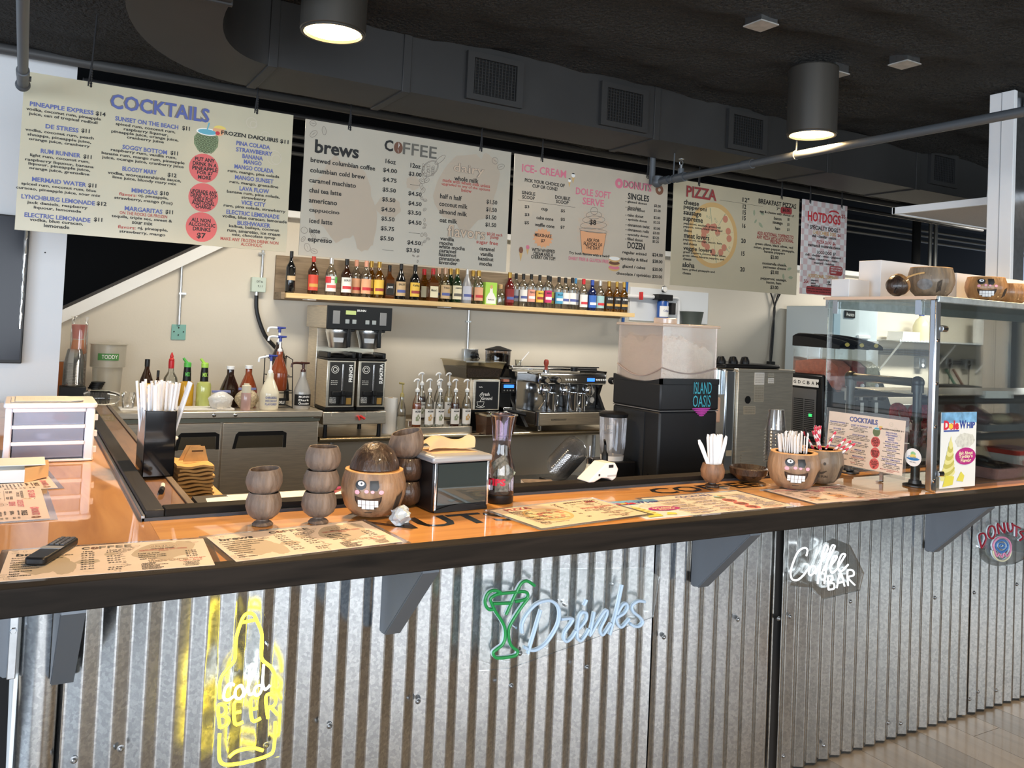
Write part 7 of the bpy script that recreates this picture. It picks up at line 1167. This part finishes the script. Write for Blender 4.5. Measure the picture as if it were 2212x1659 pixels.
solo('plastic_wrap',solid_grid(16,6,lambda u,v:(.47+.42*u,2.436+.05*v,1.066+.018*abs(sin(7*u+v))*(1-u*.4)+.006*noise.noise((u*9,v*5,2))),.001),K['paper'],'crumpled white plastic wrap along the inner counter edge','wrapping')
# --- TV on the left wall ---
t=thing('wall_television','large dark television on the left wall, cut by the frame edge','television',(-.55,5.55,1.25)); part('casing',box(-1.25,.005,5.545,5.597,1.265,2.10),K['black'],t,bev=.004); part('screen',box(-1.24,-.006,5.541,5.545,1.285,2.09),mat('tv_screen',(.006,.010,.022),.2,spec=.25),t)
part('film_edge',grid(3,30,lambda u,v:(-.022+.016*u+.006*noise.noise((u*3,v*14,1)),5.539-.006*sin(pi*u),1.46+.60*v)),glass('peeled_film',(.9,.95,.93),.25,.15,.3),t)
# ================= GLASS DISPLAY CASE AND WHAT IS AROUND IT =================
CX,CY,CT=2.945,1.957,1.775
t=thing('display_case','glass bakery display case with aluminium corner post on the bar','display case',(3.9,2.2,BZ))
part('side_pane',box(CX-.003,CX+.003,CY+.012,2.44,BZ+.035,CT-.01),K['pane'],t)
part('front_pane',box(CX+.022,4.88,CY-.003,CY+.003,BZ+.012,CT-.012),K['pane'],t)
part('corner_post',box(CX-.014,CX+.018,CY-.016,CY+.012,BZ,CT),mat('aluminium',(.72,.74,.76),.22,1),t,bev=.006)
part('post_seal',box(CX+.018,CX+.023,CY-.010,CY+.010,BZ,CT),K['black'],t)
part('top_sheet',box(CX-.01,4.88,CY-.012,2.46,CT,CT+.008),glass('top_acrylic',(.93,.95,.94),.07,.05,.15,(.8,.8,.78)),t)
part('top_front_rail',box(CX-.004,4.88,CY-.020,CY-.004,CT-.012,CT+.012),mat('zinc_rail',(.50,.55,.56),.4,.8,nz=(40,.15)),t,bev=.002)
part('top_side_edge',box(CX-.014,CX-.004,CY-.01,2.45,CT-.002,CT+.010),mat('peach_edge',(.80,.55,.38),.5),t)
part('back_rail',box(CX,4.88,2.44,2.455,CT-.035,CT),mat('zinc_rail',(.5,.5,.5)),t)
for y in (2.02,2.40): part('hinge_tab',box(CX-.008,CX-.003,y-.012,y+.012,CT-.06,CT-.005),mat('aluminium',(.7,.7,.7)),t)
for z in (1.30,1.46,1.62,1.10): part('bolt',lathe([(.007,0),(.006,.004)],10).rx(R_(90)).mv(CX,CY-.016,z),K['chrome'],t)
for z in (1.665,1.125): part('standoff',tube([(CX+.022,CY-.012,z),(CX+.052,CY-.012,z)],.012,12),K['chrome'],t)
part('foot_bracket',box(CX-.008,CX-.003,2.15,2.165,BZ,BZ+.05)+box(CX-.03,CX-.003,2.15,2.165,BZ,BZ+.004),mat('aluminium',(.7,.7,.7)),t)
# round sticker
s=part('sticker',lathe([(.034,0),(.034,.0006)],28).ry(R_(-90)).mv(CX-.0036,2.025,1.175),K['paper'],t); sx=CX-.0046
def side(poly,y,z): return G([(sx,y-p[0],z+p[1]) for p in poly],[tuple(range(len(poly)))])
part('sticker_sea_print',side(circ(0,0,.027,.009,14,180,360),2.025,1.172),mat('sticker_blue',(.03,.20,.48),.5),s); part('sticker_sun_print',G([(p[0]-.0002,p[1],p[2]) for p in side(circ(0,0,.014,.013,14,0,180),2.025,1.174).v],side(circ(0,0,.014,.013,14,0,180),0,0).f),ink('yel'),s)
part('sticker_palm_print',ad([side([(0,0),(.012*cos(R_(a)),.010*sin(R_(a))),(.010*cos(R_(a+22)),.008*sin(R_(a+22)))],2.025,1.188) for a in range(-20,200,36)]+[side([(-.0012,-.014),(.0012,-.014),(.0008,0),(-.0008,0)],2.025,1.188)]),K['green'],s)
g=text('Conchies',.040,.011,.02); part('sticker_lettering',G([(sx-.0006,2.025-p[0],1.174+p[1]) for p in g.v],g.f),mat('sticker_blue',(.03,.2,.5)),s,smooth=False)
g=text('BAR GRILL',.026,.004,.0); part('sticker_lettering',G([(sx-.0006,2.025-p[0],1.157+p[1]) for p in g.v],g.f),ink('k'),s,smooth=False)
# --- iron pipe rack inside ---
ip=mat('iron_pipe',(.075,.068,.062),.38,.7); pr_=.0165
t=thing('pipe_shelf_rack','black iron pipe shelf rack inside the display case','shelf rack',(3.9,2.2,BZ))
for y in (2.055,2.36):
    part('upright',tube([(3.0,y,BZ+.012),(3.0,y,1.455)],pr_,14),ip,t); part('flange',lathe([(.044,0),(.044,.005),(.024,.010),(.022,.022)],20,3.0,y,BZ),ip,t); part('corner_elbow',ball(3.0,y,1.455,.025,n=14)+cyl(3.0,y,1.415,1.455,.0225,n=14),ip,t)
part('side_rail',tube([(3.0,2.055,1.455),(3.0,2.36,1.455)],pr_,14),ip,t); part('side_rail',tube([(3.0,2.055,1.235),(3.0,2.36,1.235)],pr_,14),ip,t)
part('tee',cyl(3.0,2.055,1.21,1.27,.0235,n=14),ip,t); part('collar',cyl(3.0,2.055,1.31,1.325,.0215,n=14),ip,t)
for z in (1.385,1.235):
    for y in (2.055,2.36): part('rail',tube([(3.0,y,z),(4.85,y,z)],pr_*.95,12),ip,t)
part('upper_shelf',box(3.02,4.85,2.03,2.385,1.405,1.41),K['galv'],t,bev=.002); part('lower_shelf',box(3.02,3.42,2.06,2.38,1.253,1.257),K['galv'],t)
part('price_strip',box(3.40,3.60,2.026,2.03,1.395,1.425),K['paper'],t)
t=thing('sheet_tray','aluminium sheet tray holding pastries on the lower rack level','tray',(3.72,2.2,1.2555)); part('tray',box(3.43,4.05,2.04,2.38,1.2585,1.262),K['galv'],t); part('tray_rim',ad([box(3.42,4.06,2.03,2.04,1.2585,1.285),box(3.42,4.06,2.38,2.39,1.2585,1.285),box(3.42,3.43,2.04,2.38,1.2585,1.285),box(4.05,4.06,2.04,2.38,1.2585,1.285)]),K['galv'],t)
def donut(lab,x,y,z,R,r,m,tilt=0,gl=None,grp='donuts in the display case'):
    t=thing('donut',lab,'donut',(x,y,z),grp); P=[(R*cos(2*pi*k/22),R*sin(2*pi*k/22),0) for k in range(22)]
    T_=Matrix.Translation((x,y,z+r+ (R*sin(abs(tilt))) ))@Matrix.Rotation(tilt,4,'X')
    part('dough',tube(P,r,12,True).T(T_),m,t)
    if gl: part('glaze',G([(p[0],p[1],p[2]+.0012 if p[2]>0 else p[2]*.2) for p in tube(P,r*1.03,12,True).v],tube(P,r*1.03,12,True).f).T(T_),gl,t)
rv=mat('red_velvet',(.26,.012,.018),.5,nz=(60,.5),bump=(60,.8,.02)); gz=mat('pink_glaze',(.30,.035,.06),.2,coat=.6); brd=mat('pastry_brown',(.30,.13,.045),.45,nz=(30,.4),coat=.3); cr=mat('pastry_cream',(.62,.46,.26),.5,nz=(40,.2)); chd=mat('chocolate_donut',(.018,.011,.009),.3,coat=.4,bump=(40,.4,.01))
donut('upright red velvet donut at the left of the lower rack shelf',3.10,2.20,1.258,.036,.018,rv,R_(72)); donut('second red velvet donut leaning beside the rack upright',3.18,2.17,1.258,.036,.018,rv,R_(65)); donut('dark pink glazed donut behind the corner post',3.29,2.20,1.258,.038,.02,rv,R_(50),gz)
donut('dark berry donut behind the poster, left',3.52,2.22,1.263,.04,.022,mat('berry_dough',(.14,.03,.03),.4,coat=.5,bump=(50,.6,.02)),R_(40)); donut('dark berry donut behind the poster, right',3.64,2.20,1.263,.04,.022,mat('berry_dough',(.1,.03,.03)),R_(30))
for i,(x,m,l) in enumerate(((3.77,cr,'cream coloured filled pastry at the right of the tray'),(3.88,brd,'long brown glazed pastry at the tray end'))):
    g=ball(x,2.18,1.263+.026,.07,.045,.026,20,10); solo('pastry',wob(g,x,2.18,i,.12,1.26),m,l,'pastry','pastries on the sheet tray')
# lower deck: paper boat with dark donuts, bakery box
t=thing('paper_boat','checked paper food boat holding dark donuts','food tray',(3.60,2.10,BZ))
bo=[(3.50,2.03),(3.67,2.03),(3.67,2.16),(3.50,2.16)]; bt_=[(3.46,2.0),(3.71,2.0),(3.71,2.19),(3.46,2.19)]
g=frus(bo,bt_,BZ,BZ+.05); g.f=[q for q in g.f[:1]]+g.f[2:]; part('boat',g,mat('boat_checks',(.62,.38,.36),.7,nz=(90,.3)),t); part('liner',G([(3.47,2.15,BZ+.05),(3.70,2.17,BZ+.055),(3.69,2.19,BZ+.11),(3.50,2.18,BZ+.115)],[(0,1,2,3)]),mat('boat_liner',(.72,.52,.32),.7),t)
donut('dark chocolate donut at the back of the paper boat',3.545,2.10,BZ+.02,.035,.019,chd,R_(25),grp='chocolate donuts in the paper boat'); donut('dark chocolate donut at the front of the paper boat',3.63,2.075,BZ+.012,.035,.019,chd,R_(10),grp='chocolate donuts in the paper boat')
t=thing('bakery_box','white bakery box with red lettering and red top','box',(3.80,2.11,BZ)); part('box',box(3.715,3.92,2.06,2.22,BZ+.02,BZ+.085),mat('bakery_white',(.80,.76,.72),.6),t,bev=.002); part('red_top',box(3.713,3.922,2.058,2.222,BZ+.085,BZ+.105),mat('bakery_red',(.62,.05,.03),.5),t,bev=.002); part('box_lettering',up(text('bakery',.105,.034,.0),3.79,2.0585,BZ+.054),mat('bakery_ink',(.50,.04,.03),.5),t,smooth=False); part('board',box(3.69,3.95,2.04,2.24,BZ,BZ+.02),wood('raw_pine',(.6,.5,.4),(.4,.3,.2),(.2,.1,.1)),t)
solo('wooden_crate',box(3.99,4.25,2.06,2.36,BZ,BZ+.17),wood('crate_pine',(.66,.42,.18),(.52,.30,.12),(.3,.15,.05),3,'X',.6),'light wooden crate at the right inside the display case','crate',bev=.003)
# --- on top of the case ---
TZ2=CT+.0125
wbm=mat('white_carton',(.80,.76,.72),.6)
for i,(a,b,c,d,h,l) in enumerate(((3.13,3.50,2.33,2.44,.165,'tall white carton behind the big carved coconut on the case'),(2.97,3.10,2.36,2.45,.075,'low bluish-white carton at the left end of the case top'),(3.52,4.05,2.24,2.44,.135,'long cream carton behind the pirate coconut on the case'))): solo('white_carton',box(a,b,c,d,TZ2,TZ2+h),wbm,l,'carton','cartons on top of the display case',bev=.002)
t=thing('coconut_lid_shell','dark striped coconut top half hinged open by a cord','coconut shell',(2.99,2.14,TZ2)); g=lathe([(.003,-.052),(.02,-.049),(.038,-.03),(.043,-.005),(.040,.012),(.035,.012),(.036,-.004),(.02,-.035),(.003,-.04)],26).ry(R_(62)).mv(2.985,2.14,TZ2+.047); part('shell',wob(g,2.985,2.14,4,.03,TZ2),fibd,t)
part('husk_patch',wob(lathe([(.044,-.004),(.042,.014),(.036,.014)],26).ry(R_(62)).mv(2.985,2.14,TZ2+.047),2.985,2.14,4,.03,TZ2),husk2,t); part('twig',tube([(2.945,2.12,TZ2+.03),(2.905,2.10,TZ2+.012)],.004,6),K['black'],t); part('cord',tube(smoothp([(3.01,2.13,TZ2+.075),(3.05,2.11,TZ2+.092),(3.085,2.10,TZ2+.10)],4),.0035,6),K['kraft'],t)
t,b,pr=coconut('carved_coconut','large carved coconut lying with face turned right, on the case',3.175,2.13,TZ2,.088,.125,R_(20),husk3); carve(b,3.175,2.13,TZ2,[(a*1.01,c) for a,c in pr],R_(-40),4)
part('carved_patch',decal([(-.025+.03*cos(R_(a)),.055+.022*sin(R_(a))) for a in range(0,360,24)],3.175,2.13,TZ2,[(a*1.01,c) for a,c in pr],R_(-55),.0012),mat('patch_grey',(.20,.19,.18),.5,nz=(40,.4)),b)
coconut('carved_coconut','orange pirate-face coconut sitting on the display case',3.47,2.08,TZ2,.080,.105,R_(-56),husk2,'pirate',s=.98,zc=.046)
coconut('carved_coconut','orange-brown coconut at the right edge on the display case',3.66,2.10,TZ2,.082,.09,R_(-30),husk2)
# ================= BACK RIGHT CORNER =================
t=thing('upright_freezer','tall white freezer with a dark brand plate behind the case','freezer',(7.95,6.4,0)); part('body',box(7.56,8.30,6.2,6.85,0,1.98),mat('freezer_white',(.62,.70,.74),.4),t,bev=.01); part('lower_panel',box(7.556,8.304,6.185,6.2,.10,1.62),mat('freezer_grey',(.42,.43,.44),.4),t); part('door_edge',box(7.56,7.66,6.185,6.2,1.63,1.97),mat('freezer_edge',(.4,.55,.66),.4),t); part('brand_plate',box(7.74,7.90,6.186,6.2,1.86,1.94),K['black'],t); part('brand_lettering',up(text('Avantco',.13,.04,.0),7.82,6.1855,1.90),ink('w'),t,smooth=False); part('drawer_handle',box(7.95,8.15,6.17,6.2,1.64,1.68),K['white'],t,bev=.006)
t=thing('wire_shelf','white wire wall shelf with diagonal brackets on the back wall','shelf',(10.2,6.75,1.6))
part('deck',box(9.2,11.4,6.55,6.88,1.640,1.648),mat('wire_white',(.72,.72,.70),.5),t)
o=part('wires',ad([tube([(9.2+.06*k,6.55,1.63),(9.2+.06*k,6.55,1.66)],.006,4) for k in range(37)]+[tube([(9.2,6.55,1.63),(11.4,6.55,1.63)],.007,6)]),K['galv'],t); o['kind']='stuff'
for x in (9.25,10.35,11.3): part('bracket',tube([(x,6.56,1.635),(x,6.88,1.25)],.011,6),mat('wire_white',(.7,.7,.7)),t)
for k,(z) in enumerate((1.47,1.50,1.53)): solo('wall_conduit',tube(smoothp([(9.0,6.885,z),(10.3,6.885,z),(10.5,6.885,z-.02*k),(10.75,6.885,z-.10-.01*k),(11.3,6.885,z-.10)],4),.012,8),K['galv'],'bent steel conduit on the wall below the wire shelf, %s of three'%('lowest','middle','highest')[k],'conduit','conduits under the wire shelf')
for i,(x,z) in enumerate(((10.05,1.37),(10.62,1.38),(11.05,1.37))):
    t=thing('wall_outlet','grey double wall outlet below the wire shelf, %s from left'%ORD[i],'outlet',(x,6.88,z-.06),'outlets under the wire shelf'); part('box',box(x-.07,x+.07,6.82,6.899,z-.07,z+.07),K['galv'],t,bev=.004)
    for dz in (-.03,.03): part('socket',lathe([(.025,0),(.025,.004)],14).rx(R_(90)).mv(x,6.82,z+dz),K['white'] if i<1 else K['black'],t)
    if i>0: part('cord',tube(smoothp([(x,6.80,z),(x-.05,6.79,z-.08),(x-.04,6.80,z-.3),(x-.02,6.82,z-.6)],4),.008,6),K['black'],t)
t=thing('milk_jug','pale yellow gallon jug with a blue cap on the wire shelf','jug',(9.82,6.70,1.6485)); part('jug',lathe([(0,0),(.095,0),(.10,.02),(.10,.19),(.07,.26),(.03,.30),(.028,.32)],22,9.82,6.70,1.6485),mat('jug_yellow',(.66,.60,.36),.35),t); part('cap',cyl(9.82,6.70,1.6485+.32,1.6485+.35,.034,n=16),K['blue'],t)
t=thing('spice_jar','white jar with red cap and label beside the yellow jug','jar',(10.04,6.66,1.6485)); part('jar',lathe([(0,0),(.06,0),(.06,.18),(.055,.19)],18,10.04,6.66,1.6485),K['paper'],t); part('cap',cyl(10.04,6.66,1.8385,1.87,.058,n=18),K['red'],t); part('label',shell([(.0608,.04),(.0608,.15)],10,10.04,6.66,1.6485,210,330),ink('R'),t)
t=thing('flour_bag','white printed bag standing on the wire shelf','bag',(11.15,6.70,1.6485)); part('bag',box(11.03,11.27,6.62,6.78,1.6485,1.98),mat('bag_white',(.76,.75,.72),.5),t,bev=.02); part('bag_lettering',up(text('dunes',.17,.05,.03),11.15,6.612,1.80),ink('k'),t,smooth=False); part('code_print',box(11.10,11.15,6.614,6.619,1.69,1.73)+box(11.18,11.23,6.614,6.619,1.69,1.73),ink('k'),t)
solo('document_stack',ad([box(9.28+.004*k,9.62,6.58,6.80,1.6485+.018*k,1.6485+.018*k+.017) for k in range(6)]),K['paper'],'stack of white trays at the left end of the wire shelf','trays')
# long prep bench with knives block shapes below
solo('prep_bench',box(8.45,13.5,6.1,6.88,0,.92),K['steeld'],'steel prep bench along the back wall at the right','bench',bev=.004)
solo('label_printer',box(9.95,10.45,6.25,6.65,.9205,1.12),K['blackm'],'black ventilated appliance on the prep bench','appliance',bev=.01)
for i,(x,c) in enumerate(((10.62,'green'),(10.78,'red'))):
    t=thing('scraper','%s-handled spatula leaning on the back wall'%c,'spatula',(x,6.75,.92),'spatulas leaning on the wall'); part('handle',tube([(x+.10,6.75,1.02),(x-.02,6.86,1.30)],.018,8),mat('handle_%s'%c,(.02,.12,.08) if i==0 else (.10,.03,.02),.4),t); part('blade',box(x+.05,x+.25,6.72,6.74,.921,1.04),K['white'],t,bev=.01)
# ================= COUNTER BRACKETS AND NEON SIGNS =================
brm=mat('bracket_slate',(.15,.165,.185),.38,.35)
def bracket(lab,x,s=1):
    t=thing('shelf_bracket',lab,'bracket',(x,2.2,.745),'steel brackets under the bar top')
    part('web_plate',yz([(2.206,1.002),(1.95,1.002),(1.95,.975),(2.175,.75),(2.206,.75)],x-.002,x+.002),brm,t)
    part('flange',G([(x-.0,1.95,.99),(x+.045,1.95,.99),(x+.045,2.178,.762),(x,2.178,.762),(x,1.945,.975),(x+.045,1.945,.975),(x+.045,2.172,.748),(x,2.172,.748)],[(0,1,2,3),(7,6,5,4),(0,4,5,1),(1,5,6,2),(2,6,7,3),(3,7,4,0)]),brm,t)
    part('wall_flange',box(x,x+.045,2.19,2.205,.745,.78),brm,t,bev=.004); part('bolt',lathe([(.008,0),(.006,.005)],6).rx(R_(90)).mv(x+.026,2.19,.762),mat('brass_bolt',(.5,.4,.2),.4,1),t)
for x,l in ((.10,'slate steel bracket at the left corner, front face'),(.897,'slate steel bracket right of the beer sign'),(2.022,'slate steel bracket between the drinks and coffee signs'),(3.30,'slate steel bracket left of the donut sign')): bracket(l,x)
t=thing('shelf_bracket','slate steel bracket on the left return, seen side-on','bracket',(-.05,2.26,.745)); part('web_plate',xz([(-.26,1.002),(.03,1.002),(.03,.75),(.005,.75),(-.26,.965)],2.252,2.256),brm,t); part('flange',box(.012,.03,2.235,2.275,.75,1.0),K['galv'],t,bev=.002); part('bolt',lathe([(.008,0),(.006,.005)],6).rx(R_(90)).mv(.02,2.235,.86),K['galv'],t)
NC={'y':('neon_yellow',(1,.80,.02),3.2,(1,.74,.03)),'w':('neon_white',(1,1,1),1.35,(.90,.97,1)),'g':('neon_green_off',(.02,.30,.07),0,None),'b':('neon_blue_off',(.55,.68,.82),0,None),'r':('neon_red_off',(.30,.012,.03),0,None),'p':('neon_pink_off',(.72,.26,.40),0,None),'e':('neon_beige_off',(.72,.68,.46),0,None),'u':('neon_royal_off',(.07,.20,.48),0,None)}
PN={'y':'yellow_tube','w':'white_tube','g':'green_tube','b':'pale_blue_tube','r':'red_tube','p':'pink_tube','e':'beige_tube','u':'blue_tube'}
acr=glass('acrylic_plate',(.97,.98,.98),.0,.03)
def sign(name,lab,paths,r,plate,sm_=4,dy=.012):
    pts=[p for c,q in paths for p in q]; xs=[p[0] for p in pts]; zs=[p[1] for p in pts]
    t=thing('neon_sign',lab,'neon sign',((min(xs)+max(xs))/2,2.19,min(zs)))
    part('acrylic_plate',xz(plate,2.181,2.185),acr,t)
    for c,q in paths:
        n_,col,em_,ec=NC[c]; m=mat(n_,col,.35,emit=em_,ecol=ec)
        P=smoothp([(a,2.181-dy,b) for a,b in q],sm_) if len(q)>2 else [(a,2.181-dy,b) for a,b in q]
        part(PN[c],tube(P,r*(.82 if c=='w' else 1),8),m,t)
        if not em_ : part('tube_backing',tube([(a,2.181-dy*.35,b) for a,_,b in P],r*1.05,6),mat('silicone_white',(.66,.76,.80),.4),t)
    for k in range(3): part('mount_pin',tube([(min(xs)+(max(xs)-min(xs))*(.2+.3*k),2.185,min(zs)+(max(zs)-min(zs))*(.35+.2*k)),(min(xs)+(max(xs)-min(xs))*(.2+.3*k),2.205,min(zs)+(max(zs)-min(zs))*(.35+.2*k))],.004,6),K['chrome'],t)
    return t
sign('b','lit yellow bottle-shaped neon sign reading cold beer',N_BEER,.0043,[(.46,.475),(.63,.475),(.635,.66),(.61,.72),(.585,.75),(.585,.81),(.56,.87),(.51,.87),(.488,.82),(.488,.75),(.455,.70)])
sign('d','unlit green and pale blue cocktail glass neon sign reading drinks',N_DRINK,.0047,[(1.20,.60),(1.30,.59),(1.84,.67),(1.86,.80),(1.80,.835),(1.42,.87),(1.20,.85)])
sign('c','lit white neon sign reading coffee bar',N_COFF,.0038,[(2.48,.70),(2.60,.68),(2.66,.63),(2.87,.64),(2.89,.70),(2.80,.82),(2.70,.855),(2.52,.80)])
sign('n','unlit donut neon sign with red arched lettering',N_DON,.0040,circ(3.86,.72,.215,.085,32))
